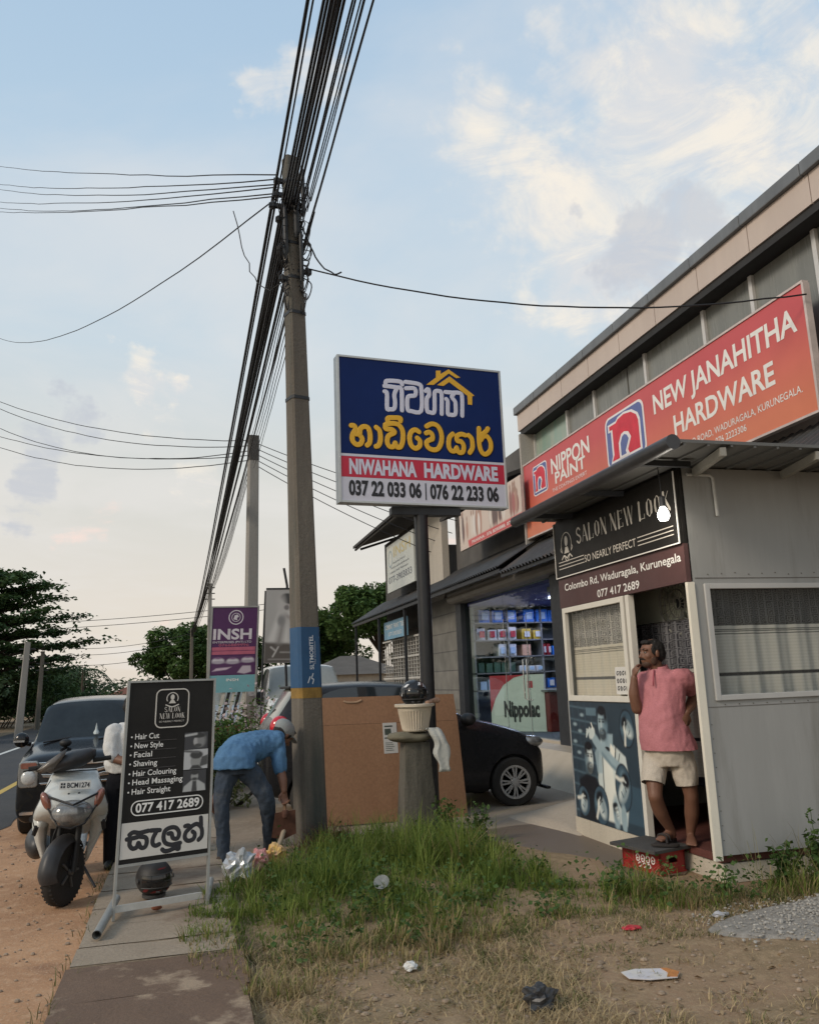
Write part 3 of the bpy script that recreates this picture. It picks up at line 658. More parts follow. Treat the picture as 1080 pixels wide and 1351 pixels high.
def nlogo(u0, u1, v0, v1):
    w, h = u1 - u0, v1 - v0
    def Q(p): return [(u0 + x * w, v0 + y * h) for x, y in p]
    FP.poly(MB(), rrect(u0, u1, v0, v1, w * 0.12), 0.002, 0.004).build('logo_outline', OUTL, sg)
    FP.poly(MB(), rrect(u0 + 0.035 * w, u1 - 0.035 * w, v0 + 0.04 * h, v1 - 0.04 * h, w * 0.1), 0.0042, 0.006).build('logo_ground', BLU, sg)
    n = [(0.12, 0.74), (0.12, 0.82), (0.30, 0.82), (0.36, 0.87), (0.52, 0.90), (0.70, 0.86), (0.82, 0.76), (0.86, 0.64), (0.86, 0.14), (0.14, 0.14), (0.20, 0.25), (0.20, 0.74)]
    FP.poly(MB(), Q([(0.08, 0.71), (0.08, 0.86), (0.30, 0.86), (0.36, 0.91), (0.52, 0.94), (0.72, 0.90), (0.86, 0.78), (0.90, 0.66), (0.90, 0.10), (0.10, 0.10), (0.155, 0.24), (0.155, 0.71)]), 0.0062, 0.008).build('letter_outline', OUTL, sg)
    FP.poly(MB(), Q(n), 0.0082, 0.010).build('letter', REDP, sg)
    FP.poly(MB(), Q([(0.34, 0.12), (0.34, 0.42), (0.42, 0.56), (0.50, 0.58), (0.60, 0.54), (0.66, 0.42), (0.60, 0.30), (0.56, 0.22), (0.60, 0.12)]), 0.0102, 0.012).build('counter_outline', OUTL, sg)
    FP.poly(MB(), Q([(0.39, 0.16), (0.39, 0.40), (0.44, 0.50), (0.50, 0.53), (0.56, 0.49), (0.60, 0.41), (0.55, 0.31), (0.50, 0.22), (0.52, 0.16)]), 0.0122, 0.014).build('counter', BLU, sg)
nlogo(fy(12.80), fy(12.21), fz(4.47), fz(4.98)); nlogo(fy(10.19), fy(9.15), fz(4.255), fz(4.995))
# ------------------------------------------------------------------ neighbours further along
BLOCK = bpy.data.materials.new('grey_block_wall'); BLOCK.use_nodes = True
N_, L_ = nodes_of(BLOCK); b_ = N_['Principled BSDF']; b_.inputs['Roughness'].default_value = 0.9
tc_ = N_.new('ShaderNodeTexCoord'); mp_ = N_.new('ShaderNodeMapping'); L_.new(tc_.outputs['Object'], mp_.inputs[0]); mp_.inputs['Rotation'].default_value = (R(90), 0, R(90))
br_ = N_.new('ShaderNodeTexBrick'); L_.new(mp_.outputs[0], br_.inputs['Vector']); br_.inputs['Scale'].default_value = 1.0
br_.inputs['Color1'].default_value = (0.15, 0.145, 0.13, 1); br_.inputs['Color2'].default_value = (0.19, 0.18, 0.16, 1); br_.inputs['Mortar'].default_value = (0.10, 0.095, 0.09, 1)
br_.inputs['Mortar Size'].default_value = 0.012; br_.inputs['Brick Width'].default_value = 0.42; br_.inputs['Row Height'].default_value = 0.21
nz_ = N_.new('ShaderNodeTexNoise'); nz_.inputs['Scale'].default_value = 3; nz_.inputs['Detail'].default_value = 8; L_.new(tc_.outputs['Object'], nz_.inputs['Vector'])
mx_ = N_.new('ShaderNodeMix'); mx_.data_type = 'RGBA'; mx_.blend_type = 'OVERLAY'; mx_.inputs[0].default_value = 0.5; L_.new(br_.outputs[0], mx_.inputs[6]); L_.new(nz_.outputs[0], mx_.inputs[7]); L_.new(mx_.outputs[2], b_.inputs['Base Color'])
bm_ = N_.new('ShaderNodeBump'); bm_.inputs['Strength'].default_value = 0.7; bm_.inputs['Distance'].default_value = 0.02; L_.new(br_.outputs['Fac'], bm_.inputs['Height']); bm_.invert = True; L_.new(bm_.outputs[0], b_.inputs['Normal'])
nbd = thing('block_shop', 'unfinished grey concrete block shop with an overhanging upper roof', 'building', (6.2, 20, 0))
MB().box(5.62, 5.80, 17.06, 19.6, 0, 3.3).box(6.0, 6.2, 13.9, 18.3, 3.3, 5.75).box(6.2, 11, 13.9, 14.1, 3.3, 5.75).box(6.21, 11, 18.1, 18.3, 3.3, 5.75).box(5.8, 11, 19.4, 19.6, 0, 3.3).build('wall', BLOCK, nbd)
MB().box(5.66, 5.82, 18.32, 19.55, 3.3, 5.72).build('pale_column', M('pale_plaster_column', (0.52, 0.47, 0.40), 0.85, var=0.15, vs=2, streak=True), nbd)
MB().box(5.9, 6.05, 19.6, 25.2, 2.9, 5.7).box(6.06, 11, 25.0, 25.2, 0, 5.7).build('upper_wall', M('weathered_boards', (0.085, 0.08, 0.075), 0.8, var=0.2, streak=True), nbd)
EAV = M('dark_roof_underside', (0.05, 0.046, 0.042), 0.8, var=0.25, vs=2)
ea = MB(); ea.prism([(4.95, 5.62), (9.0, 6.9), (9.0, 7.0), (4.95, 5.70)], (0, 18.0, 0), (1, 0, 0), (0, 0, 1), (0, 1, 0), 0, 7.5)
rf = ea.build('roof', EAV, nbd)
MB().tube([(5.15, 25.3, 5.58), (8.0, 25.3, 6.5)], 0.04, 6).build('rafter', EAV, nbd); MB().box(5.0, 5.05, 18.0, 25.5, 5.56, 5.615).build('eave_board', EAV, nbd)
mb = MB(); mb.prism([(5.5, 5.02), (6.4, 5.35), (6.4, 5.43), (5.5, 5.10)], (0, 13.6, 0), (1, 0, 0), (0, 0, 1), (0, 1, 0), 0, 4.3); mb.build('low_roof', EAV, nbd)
aw = corrugate(4.98, 3.32, 6.0, 3.95, 13.05, 26.2); aw.build('corrugated_awning', CORR, nbd, smooth='all', recalc=False)
MB().box(5.02, 5.07, 13.05, 26.2, 3.22, 3.29).build('awning_rail', DARKM, nbd)
for yy in (19.7, 22.6, 25.9): MB().box(5.04, 5.10, yy, yy + 0.06, 0, 3.22).build('awning_post', DARKM, nbd)
CAGE = M('pale_painted_bars', (0.50, 0.48, 0.44), 0.6)
cg = MB(); y = 19.8
while y < 24.0: cg.box(5.50, 5.53, y, y + (0.05 if int(y * 2) % 4 == 0 else 0.022), 1.0, 2.6); y += 0.28
for z in (1.0, 1.55, 2.1, 2.58): cg.box(5.475, 5.497, 19.8, 24.0, z, z + 0.045)
for i_ in range(16): cg.box(5.48, 5.495, 19.8, 24.0, 1.06 + i_ * 0.094, 1.07 + i_ * 0.094)
cg.build('window_grille', CAGE, nbd)
MB().box(5.56, 5.86, 19.7, 24.1, 0, 1.0).build('parapet', BLOCK, nbd)
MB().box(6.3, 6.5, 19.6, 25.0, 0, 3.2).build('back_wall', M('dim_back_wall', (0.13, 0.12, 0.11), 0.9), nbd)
# shelf goods seen through the grille
for i_, (yy, zz) in enumerate(((20.0, 1.9), (20.4, 1.9), (20.2, 1.35), (20.7, 1.5))):
    t_ = MB().box(5.75, 6.0, yy, yy + 0.3, zz, zz + 0.22); tag(t_.build('white_packet', BXW), 'white packet stacked behind the pale window grille', 'packet', 'white packets behind the grille')
# white hanging board with gold name
ib = thing('hanging_board', 'white weathered board with faint gold name and a phone number under the eave', 'sign', (5.48, 21.6, 3.9))
IP = Panel((5.46, 23.1, 3.95), (0, -1, 0), (0, 0, 1), (-1, 0, 0))
IP.rect(MB(), 0, 3.0, 0, 1.33, -0.06, 0).build('board', M('weathered_white_board', (0.60, 0.61, 0.57), 0.6, var=0.10, vs=2, streak=True, col2=(0.50, 0.53, 0.50)), ib)
IP.text(MB(), 'INSH', 0.85, 2.7, 0.92, 0.28, 0.003, 0.01).build('lettering', M('faded_gold', (0.55, 0.46, 0.22), 0.5), ib)
GREYI = M('grey_lettering', (0.16, 0.17, 0.19), 0.6)
t_ = MB(); IP.text(t_, 'Enterprises (Pvt) Ltd', 0.75, 2.1, 0.74, 0.055, 0.003); IP.text(t_, 'Furniture and household goods', 0.5, 2.5, 0.62, 0.055, 0.003); IP.text(t_, 'Colombo Road, Waduragala', 0.35, 2.4, 0.50, 0.055, 0.003); t_.build('lettering', GREYI, ib)
IP.text(MB(), '077-3903833', 0.2, 2.75, 0.24, 0.17, 0.003, 0.015).build('lettering', GREYI, ib)
t_ = MB(); IP.ring(t_, (0.45, 0.92), 0.22, 0.05, 0.002, 0.004); t_.build('emblem', M('pale_blue_grey', (0.36, 0.43, 0.46), 0.6), ib)
# small blue board under the awning
bb = thing('blue_board', 'small pale blue board hung under the corrugated awning', 'sign', (5.3, 21.5, 2.7))
BP = Panel((5.28, 22.9, 2.62), (0, -1, 0), (0, 0, 1), (-1, 0, 0)); BP.rect(MB(), 0, 2.5, 0, 0.48, -0.04, 0).build('board', M('pale_blue_board', (0.20, 0.38, 0.52), 0.5), bb)
t_ = MB(); BP.text(t_, 'CEMENT  PAINT  TILES', 0.15, 2.35, 0.27, 0.12, 0.003, 0.01); BP.text(t_, '077-3903833', 0.5, 2.0, 0.08, 0.10, 0.003); t_.build('lettering', WHL, bb)
# photo banner on the low roof
pb = thing('photo_banner', 'long banner of crowded figures with a red strip, above the dark corrugated awning', 'banner', (5.48, 14.6, 4.05))
PP = Panel((5.46, 16.35, 4.10), (0, -1, 0), (0, 0, 1), (-1, 0, 0)); PP.rect(MB(), 0, 3.4, 0, 0.80, -0.05, 0).build('board', M('banner_back', (0.55, 0.47, 0.42), 0.6), pb)
pr = Print(3.4, 0.80, 150, 48, (0.58, 0.47, 0.40)); rr = random.Random(5)
for k in range(34):
    u = 0.1 + 3.2 * rr.random(); hgt = 0.30 + 0.3 * rr.random(); c = rr.choice([(0.10, 0.05, 0.04), (0.25, 0.10, 0.08), (0.62, 0.54, 0.48), (0.40, 0.22, 0.16), (0.66, 0.60, 0.56), (0.34, 0.10, 0.09)])
    pr.ell(u, 0.26 + hgt * 0.3, 0.07, hgt * 0.5, c, 0.03); pr.ell(u, 0.32 + hgt * 0.75, 0.035, 0.055, (0.30, 0.17, 0.12), 0.02)
pr.poly([(0.55, 0.0), (3.4, 0.0), (3.4, 0.15), (0.5, 0.15)], (0.52, 0.05, 0.05)); pr.build('picture', PP, pb)
PP.text(MB(), 'PAHANA : 076 8090888, 071 7362', 0.75, 3.35, 0.045, 0.06, 0.006, 0.01).build('lettering', WHL, pb)
# ================================================================== SALON KIOSK
SX, SY0, SY1 = 3.62, 5.52, 7.77
GREYW = M('grey_clad_panel', (0.31, 0.312, 0.305), 0.55, var=0.06, vs=2.2, bump=0.35, bs=2.5, streak=True, col2=(0.255, 0.258, 0.25), stain=((0.17, 0.165, 0.15), 3.2, 0.56, 0.80))
KGL = GLASS.copy(); [setattr(n.inputs[2], 'default_value', 0.012) or setattr(n.inputs[1], 'default_value', 0.22) for n in KGL.node_tree.nodes if n.type == 'MATH' and n.operation == 'MULTIPLY_ADD']; [setattr(n.inputs[0], 'default_value', (0.95, 0.96, 0.95, 1)) for n in KGL.node_tree.nodes if n.type == 'BSDF_TRANSPARENT']
CREAM = M('cream_skirting', (0.58, 0.52, 0.42), 0.7, var=0.12, vs=2.5, streak=True, stain=((0.35, 0.29, 0.22), 2.0, 0.58, 0.8))
WFR = M('white_upvc_frame', (0.66, 0.63, 0.56), 0.45, var=0.05)
GFR = M('grey_frame', (0.42, 0.42, 0.41), 0.45, var=0.06)
SIGNB = M('black_sign_film', (0.020, 0.0185, 0.017), 0.5, var=0.25, vs=3, spec=0.14); MAROON = M('maroon_sign_film', (0.080, 0.036, 0.034), 0.45, var=0.15, vs=2)
kio = thing('salon_kiosk', 'grey clad salon kiosk with curtained windows, dark name panel and barber poster by its doorway', 'kiosk', (4.6, 6.6, 0))
w = MB(); FXs = SX
# side wall (faces the camera) round its window x 3.76..5.62, z 1.28..2.13
w.box(3.66, 7.2, SY0, SY0 + 0.05, 0.20, 1.27).box(3.66, 7.2, SY0, SY0 + 0.05, 2.14, 3.04).box(3.66, 3.755, SY0, SY0 + 0.05, 1.27, 2.14).box(5.63, 7.2, SY0, SY0 + 0.05, 1.27, 2.14)
w.build('wall', GREYW, kio)
seam = MB(); seam.box(3.69, 7.2, SY0 - 0.003, SY0 - 0.0005, 2.178, 2.184).box(3.69, 7.2, SY0 - 0.003, SY0 - 0.0005, 1.225, 1.229)
for i in range(16):
    x = 3.80 + i * 0.12
    seam.box(x, x + 0.008, SY0 - 0.004, SY0 - 0.0005, 2.205 + 0.006 * (i % 3), 2.213 + 0.006 * (i % 3)).box(x + 0.03, x + 0.038, SY0 - 0.004, SY0 - 0.0005, 1.238, 1.246)
for i in range(9): seam.box(3.70, 3.706, SY0 - 0.004, SY0 - 0.0005, 0.3 + i * 0.1, 0.306 + i * 0.1)
seam.build('panel_screws', M('dark_screw', (0.12, 0.11, 0.10), 0.6), kio)
MB().box(7.15, 7.2, SY0 + 0.06, SY1, 0.2, 3.04).box(SX + 0.06, 7.2, SY1 - 0.05, SY1, 0.0, 3.04).build('back_wall', GREYW, kio)
MB().box(SX + 0.085, 7.14, SY0 + 0.06, SY1 - 0.06, 0.14, 0.195).build('floor', M('dark_red_floor', (0.13, 0.045, 0.035), 0.7, var=0.25), kio)
MB().box(SX + 0.10, 7.2, SY0 + 0.06, SY1 - 0.06, 0.0, 0.13).build('plinth', CREAM, kio)
MB().box(SX + 0.06, 7.14, SY0 + 0.06, SY1 - 0.06, 2.9, 2.94).build('ceiling', M('pale_ceiling', (0.4, 0.4, 0.38), 0.8), kio)
# front wall: skirting, poster panel, maroon band, name panel
MB().box(SX, SX + 0.05, 6.45, SY1, 0.0, 0.165).build('skirting', CREAM, kio)
MB().box(SX + 0.006, SX + 0.05, 6.45, SY1, 0.168, 1.25).build('lower_panel', GREYW, kio)
MB().box(SX, SX + 0.05, SY0 + 0.0, SY1, 2.155, 2.448).build('address_band', MAROON, kio)
MB().box(SX + 0.01, SX + 0.05, SY0, SY1, 2.45, 3.04).build('upper_panel', SIGNB, kio)
fr = MB()                                                          # white frames round window and doorway
for a, b, z0, z1 in ((7.665, 7.72, 1.25, 2.15), (6.49, 6.545, 1.25, 2.15), (6.545, 7.665, 1.25, 1.30), (6.545, 7.665, 2.10, 2.15)): fr.box(SX - 0.012, SX + 0.03, a, b, z0, z1)
fr.build('window_frame', WFR, kio, bevel=0.004)
MB().box(SX - 0.008, SX + 0.05, 6.405, 6.46, 0.17, 2.15).build('door_frame', WFR, kio, bevel=0.004)
MB().box(SX - 0.006, SX + 0.055, SY0 - 0.012, SY0 + 0.018, 0.17, 2.15).build('corner_strip', M('cream_corner_strip', (0.70, 0.66, 0.56), 0.5, var=0.06), kio)
MB().box(SX + 0.03, SX + 0.035, 6.545, 7.665, 1.30, 2.10).build('window_pane', KGL, kio)
fr = MB()
for a, b, z0, z1 in ((3.757, 3.80, 1.272, 2.138), (5.585, 5.628, 1.272, 2.138), (3.80, 5.585, 1.272, 1.312), (3.80, 5.585, 2.098, 2.138)): fr.box(a, b, SY0 - 0.018, SY0 + 0.03, z0, z1)
fr.build('window_frame', GFR, kio, bevel=0.004)
MB().box(3.80, 5.585, SY0 + 0.03, SY0 + 0.034, 1.312, 2.098).build('window_pane', KGL, kio)
# curtains with a woven key pattern
KEY = ["########", "#......#", "#.####.#", "#.#..#.#", "#.#.##.#", "#.#....#", "#.######", "#......."]
def curtain(name, O, U, N, W_, H_, dark, light, ground, topz, seed, stripe=True, cell=0.0072, folds=9, par=None):
    nx_, ny_ = int(W_ / 0.0065), int(H_ / 0.0065); pr = Print(W_, H_, nx_, ny_, ground)
    rr = random.Random(seed); ph = [rr.random() * 6 for _ in range(4)]
    warp = pr.u + 0.010 * np.sin(pr.v * 4 + pr.u * 9 + ph[0])
    ci = ((warp / cell).astype(int)) % 8; cj = (((pr.v + 0.006 * np.sin(pr.u * 22)) / cell).astype(int)) % 8
    key = np.array([[1.0 if c == '#' else 0.0 for c in r] for r in KEY]); k = key[cj, ci]
    band = pr.v > topz
    pr.c[band] = (np.array(dark)[None] * (1 - k[band][:, None]) + np.array(light)[None] * k[band][:, None])
    for q, wd, c in ((0.012, 0.012, ground), (0.030, 0.006, dark), (0.046, 0.006, dark), (0.062, 0.006, dark)):
        m = np.abs(pr.v - (topz - q)) < wd / 2; pr.c[m] = np.array(c)
    if stripe:
        m = np.abs(pr.v - 0.185 * H_ / 0.8) < 0.011; pr.c[m] = np.array(dark) * 1.4
    pr.c *= (1 + 0.05 * np.sin(pr.v * 260) * (pr.v < topz))[..., None]
    pn = Panel(O, U, (0, 0, 1), N)
    mbk = pr.build(name, pn, par, d=0.0, rough=0.9)
    co = mbk.data.vertices; Nn = Vector(N).normalized(); inv = PM[par.name].to_3x3().inverted()
    for j in range(ny_ + 1):
        for i in range(nx_ + 1):
            u, v = i / nx_, j / ny_
            d = 0.018 * math.sin(u * folds * 2 * math.pi + ph[1] + 1.1 * math.sin(u * 5 + ph[2]) + 0.5 * math.sin(v * 2 + ph[3])) + 0.006 * math.sin(u * folds * 4.6 * math.pi + ph[2])
            co[j * (nx_ + 1) + i].co += inv @ (Nn * d * (1.0 - 0.25 * v))
    mbk.data.polygons.foreach_set('use_smooth', [True] * len(mbk.data.polygons))
    return mbk
curtain('curtain', (3.72, SY0 + 0.085, 1.26), (1, 0, 0), (0, -1, 0), 1.95, 0.86, (0.008, 0.008, 0.009), (0.060, 0.060, 0.062), (0.38, 0.37, 0.35), 0.565, 2, par=kio)
curtain('curtain', (SX + 0.10, 7.70, 1.26), (0, -1, 0), (-1, 0, 0), 1.20, 0.86, (0.10, 0.095, 0.095), (0.40, 0.37, 0.34), (0.60, 0.54, 0.46), 0.50, 4, par=kio, folds=7)  # front window: paler inks, the pane's reflection is painted into the cloth
curtain('door_curtain', (SX + 0.36, 7.12, 0.66), (0, -1, 0), (-1, 0, 0), 1.40, 1.25, (0.016, 0.016, 0.022), (0.14, 0.14, 0.15), (0.46, 0.43, 0.38), 0.85, 6, par=kio, folds=8, cell=0.0085)
MB().box(SX + 0.44, SX + 0.46, 5.7, 7.2, 1.93, 2.9).build('transom_board', M('pale_green_board', (0.60, 0.62, 0.52), 0.6, var=0.1), kio)
MB().tube([(SX + 0.36, 7.15, 1.915), (SX + 0.36, 5.74, 1.915)], 0.008).build('curtain_rod', CHR, kio)
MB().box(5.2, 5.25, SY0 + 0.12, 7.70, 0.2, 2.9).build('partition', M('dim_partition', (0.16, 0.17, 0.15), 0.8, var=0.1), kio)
fan = thing('wall_fan', 'round wire caged fan seen above the doorway curtain', 'fan', (SX + 0.40, 6.28, 1.9))
t_ = MB()
for r_ in (0.05, 0.12, 0.19, 0.26): t_.tube([(SX + 0.38, 6.28 + r_ * math.cos(a), 2.06 + r_ * math.sin(a)) for a in np.linspace(0, 2 * math.pi, 29)], 0.006 if r_ < 0.25 else 0.012, 6, False)
for k in range(20): a = k * math.pi / 10; t_.tube([(SX + 0.38, 6.28 + 0.04 * math.cos(a), 2.06 + 0.04 * math.sin(a)), (SX + 0.38, 6.28 + 0.26 * math.cos(a), 2.06 + 0.26 * math.sin(a))], 0.003, 4)
t_.build('cage', M('grey_plastic', (0.20, 0.20, 0.18), 0.5), fan)
t_ = MB()
for k in range(3):
    a = k * 2.094 + 0.3; c, s_ = math.cos(a), math.sin(a)
    t_.add([(SX + 0.41, 6.28 + 0.03 * c, 2.06 + 0.03 * s_), (SX + 0.40, 6.28 + 0.2 * c - 0.07 * s_, 2.06 + 0.2 * s_ + 0.07 * c), (SX + 0.42, 6.28 + 0.22 * c + 0.05 * s_, 2.06 + 0.22 * s_ - 0.05 * c)], [(0, 1, 2)])
t_.build('blades', M('fan_blade', (0.26, 0.27, 0.24), 0.4), fan); MB().box(SX + 0.40, SX + 0.439, 6.24, 6.32, 2.02, 2.10).build('motor', DARKM, fan)
# dark chair bulk inside the doorway
st_ = thing('barber_chair', 'dark barber chair half hidden inside the doorway', 'chair', (4.35, 6.1, 0.195))
MB().box(4.1, 4.7, 5.8, 6.4, 0.55, 0.68).build('seat', M('navy_vinyl', (0.012, 0.016, 0.035), 0.45), st_, bevel=0.03); MB().box(4.6, 4.72, 5.8, 6.4, 0.70, 1.15).build('backrest', MATS['navy_vinyl'], st_, bevel=0.03); MB().tube([(4.4, 6.1, 0.2), (4.4, 6.1, 0.55)], 0.06).build('pedestal', CHR, st_)
# panel lettering
NP = Panel((SX, SY1, 2.155), (0, -1, 0), (0, 0, 1), (-1, 0, 0))
def ku(y): return SY1 - y
def kv(z): return z - 2.155
nm = MB(); NP.rect(nm, 0.005, 2.245, 0.297, 0.86, -0.02, 0.018); npn = nm.build('name_panel', SIGNB, kio)
t_ = MB()
for u0, u1, v0, v1 in ((0.005, 2.245, 0.293, 0.302), (2.236, 2.245, 0.302, 0.86), (0.005, 0.012, 0.302, 0.86)): NP.rect(t_, u0, u1, v0, v1, 0.0185, 0.026)
t_.build('border', WHL, npn)
SIL = M('silver_lettering', (0.60, 0.56, 0.50), 0.4, var=0.06)
def didone(P, mb, txt, u0, u1, v0, h, d):
    """tall narrow capitals with thick and hairline strokes"""
    G = {'S': [([(0.8, 0.85), (0.5, 1.0), (0.15, 0.85), (0.2, 0.62), (0.75, 0.4), (0.85, 0.15), (0.5, 0.0), (0.12, 0.15)], 0.15)],
         'A': [([(0.02, 0), (0.5, 1)], 0.06), ([(0.5, 1), (0.95, 0)], 0.22), ([(0.2, 0.34), (0.75, 0.34)], 0.04)],
         'L': [([(0.22, 0), (0.22, 1)], 0.24), ([(0.1, 0.015), (0.95, 0.015)], 0.04), ([(0.93, 0.0), (0.93, 0.25)], 0.05), ([(0.05, 0.985), (0.42, 0.985)], 0.03)],
         'O': [([(0.22, 0.2), (0.17, 0.5), (0.22, 0.8)], 0.22), ([(0.78, 0.2), (0.83, 0.5), (0.78, 0.8)], 0.22), ([(0.22, 0.8), (0.5, 0.985), (0.78, 0.8)], 0.07), ([(0.22, 0.2), (0.5, 0.015), (0.78, 0.2)], 0.07)],
         'N': [([(0.12, 0), (0.12, 1)], 0.05), ([(0.12, 1), (0.85, 0)], 0.24), ([(0.88, 0), (0.88, 1)], 0.05)],
         'E': [([(0.22, 0), (0.22, 1)], 0.24), ([(0.1, 0.985), (0.88, 0.985)], 0.04), ([(0.22, 0.5), (0.7, 0.5)], 0.04), ([(0.1, 0.015), (0.92, 0.015)], 0.04), ([(0.9, 0), (0.9, 0.22)], 0.05), ([(0.86, 0.8), (0.86, 1)], 0.05)],
         'W': [([(0.03, 1), (0.28, 0)], 0.18), ([(0.28, 0), (0.5, 1)], 0.05), ([(0.5, 1), (0.75, 0)], 0.18), ([(0.75, 0), (0.97, 1)], 0.05)],
         'K': [([(0.2, 0), (0.2, 1)], 0.24), ([(0.25, 0.42), (0.85, 1)], 0.05), ([(0.42, 0.58), (0.92, 0)], 0.22)]}
    wd = {'W': 1.35, ' ': 0.45}; tot = sum(wd.get(c, 1) for c in txt); un = (u1 - u0) / tot; u = u0
    for ch in txt:
        w_ = wd.get(ch, 1) * un
        for k, (pts, th) in enumerate(G.get(ch, [])):
            P.stroke(mb, [(u + w_ * 0.08 + x * w_ * 0.84, v0 + y * h) for x, y in pts] if len(pts) > 2 else [(u + w_ * 0.08 + x * w_ * 0.84, v0 + y * h) for x, y in pts], th * un * 0.95, d + 0.0004 * k, 0.05, 4, 8)
        u += w_
    return mb
didone(NP, MB(), 'SALON NEW LOOK', ku(7.27), ku(5.60), kv(2.735), 0.145, 0.020).build('lettering', SIL, npn)
NP.text(MB(), 'SO NEARLY PERFECT', ku(7.115), ku(6.17), kv(2.533), 0.066, 0.021, 0.0).build('lettering', SIL, npn)
t_ = MB()
for dz in (0, 0.033, 0.066): NP.rect(t_, ku(7.685), ku(7.13), kv(2.534 + dz), kv(2.541 + dz), 0.0185, 0.021); NP.rect(t_, ku(6.14), ku(5.60), kv(2.527 + dz), kv(2.534 + dz), 0.0185, 0.021)
t_.build('rule_lines', SIL, npn)
t_ = MB(); c_ = (ku(7.49), kv(2.765))                                # emblem: bust in a wreath over a ribbon
NP.ring(t_, c_, 0.115, 0.008, 0.0185, 0.021, 26, -0.5, 3.64, 0.12); NP.poly(t_, [(c_[0] + 0.034 * math.cos(a), c_[1] + 0.035 + 0.05 * math.sin(a)) for a in np.linspace(0, 2 * math.pi, 16)[:-1]], 0.0185, 0.021)
NP.poly(t_, [(c_[0] - 0.055, c_[1] - 0.085), (c_[0] + 0.055, c_[1] - 0.085), (c_[0] + 0.025, c_[1] - 0.022), (c_[0] - 0.025, c_[1] - 0.022)], 0.0185, 0.021)
for s_ in (-1, 1):
    NP.stroke(t_, [(c_[0], c_[1] - 0.135), (c_[0] + s_ * 0.06, c_[1] - 0.105), (c_[0] + s_ * 0.115, c_[1] - 0.135)], 0.014, 0.020, 0.05)
    NP.stroke(t_, [(c_[0] + s_ * 0.10, c_[1] - 0.07), (c_[0] + s_ * 0.135, c_[1] - 0.04), (c_[0] + s_ * 0.11, c_[1] - 0.015)], 0.010, 0.020, 0.05)
NP.stroke(t_, [(c_[0] - 0.07, c_[1] - 0.10), (c_[0], c_[1] - 0.165), (c_[0] + 0.07, c_[1] - 0.10)], 0.010, 0.020, 0.05); t_.build('emblem', SIL, npn)
NP.text(MB(), 'Colombo Rd, Waduragala, Kurunegala', ku(7.63), ku(5.565), kv(2.318), 0.066, 0.003, 0.012).build('lettering', WHL, kio)
NP.text(MB(), '077 417 2689', ku(6.955), ku(6.205), kv(2.184), 0.066, 0.003, 0.014).build('lettering', WHL, kio)
# printed barber picture (generic figures) on the lower panel
pr = Print(1.285, 1.075, 170, 142, (0.030, 0.052, 0.072)); W_, H_ = 1.285, 1.075
D1, D2, D3, L1, L2, L3 = (0.010, 0.015, 0.022), (0.045, 0.085, 0.12), (0.11, 0.18, 0.225), (0.30, 0.40, 0.44), (0.56, 0.62, 0.60), (0.80, 0.79, 0.70)
for k in range(9): pr.line([(0, 1.03 - k * 0.12), (0.55, 1.0 - k * 0.12)], 0.012, D3, 0.02, a=0.8)
for k in range(4): pr.line([(0.06 + 0.13 * k, 1.07), (0.09 + 0.13 * k, 0)], 0.010, D2, 0.02)
for u, v in ((0.10, 0.86), (0.2, 0.80), (0.26, 0.95), (0.08, 0.70), (0.15, 0.60)): pr.ell(u, v, 0.035, 0.014, L1, 0.02)
pr.poly([(0.35, 0.95), (0.55, 0.95), (0.55, 1.02), (0.35, 1.02)], D3); pr.poly([(0.95, 0.08), (1.285, 0.08), (1.285, 0.38), (0.95, 0.40)], D2)
def face(cu, cv, s, skin, shade, hair, beard=True, turn=-1, tilt=0.0):
    E = lambda x, y, a, b, c, e=0.012, rot=0.0, al=1.0: pr.ell(cu + (x * math.cos(tilt) - y * math.sin(tilt)) * s, cv + (x * math.sin(tilt) + y * math.cos(tilt)) * s, a * s, b * s, c, e, tilt + rot, al)
    E(0.02, 0.66, 0.50, 0.34, hair); E(-0.38 * turn, 0.25, 0.16, 0.42, hair, 0.03); E(0.03 * turn, 0.0, 0.50, 0.82, skin, 0.02); E(-0.30 * turn, -0.1, 0.26, 0.75, shade, 0.05, 0, 0.8)
    if beard: E(0.05 * turn, -0.52, 0.40, 0.34, hair, 0.03, 0, 0.85); E(0.12 * turn, -0.42, 0.17, 0.07, skin, 0.02, 0, 0.6)
    for x in (0.30 * turn, -0.08 * turn): E(x, 0.16, 0.13, 0.055, hair, 0.012); E(x, 0.29, 0.16, 0.035, hair, 0.010)
    E(0.16 * turn, -0.05, 0.07, 0.24, L2 if skin == L1 else L3, 0.02, 0, 0.6); E(0.14 * turn, -0.22, 0.11, 0.045, shade, 0.012); E(0.13 * turn, -0.42, 0.15, 0.035, D2, 0.01)
    E(-0.48 * turn, -0.02, 0.09, 0.20, shade, 0.012); E(0.02 * turn, 0.74, 0.47, 0.26, hair, 0.02); E(-0.36 * turn, 0.45, 0.14, 0.30, hair, 0.03)
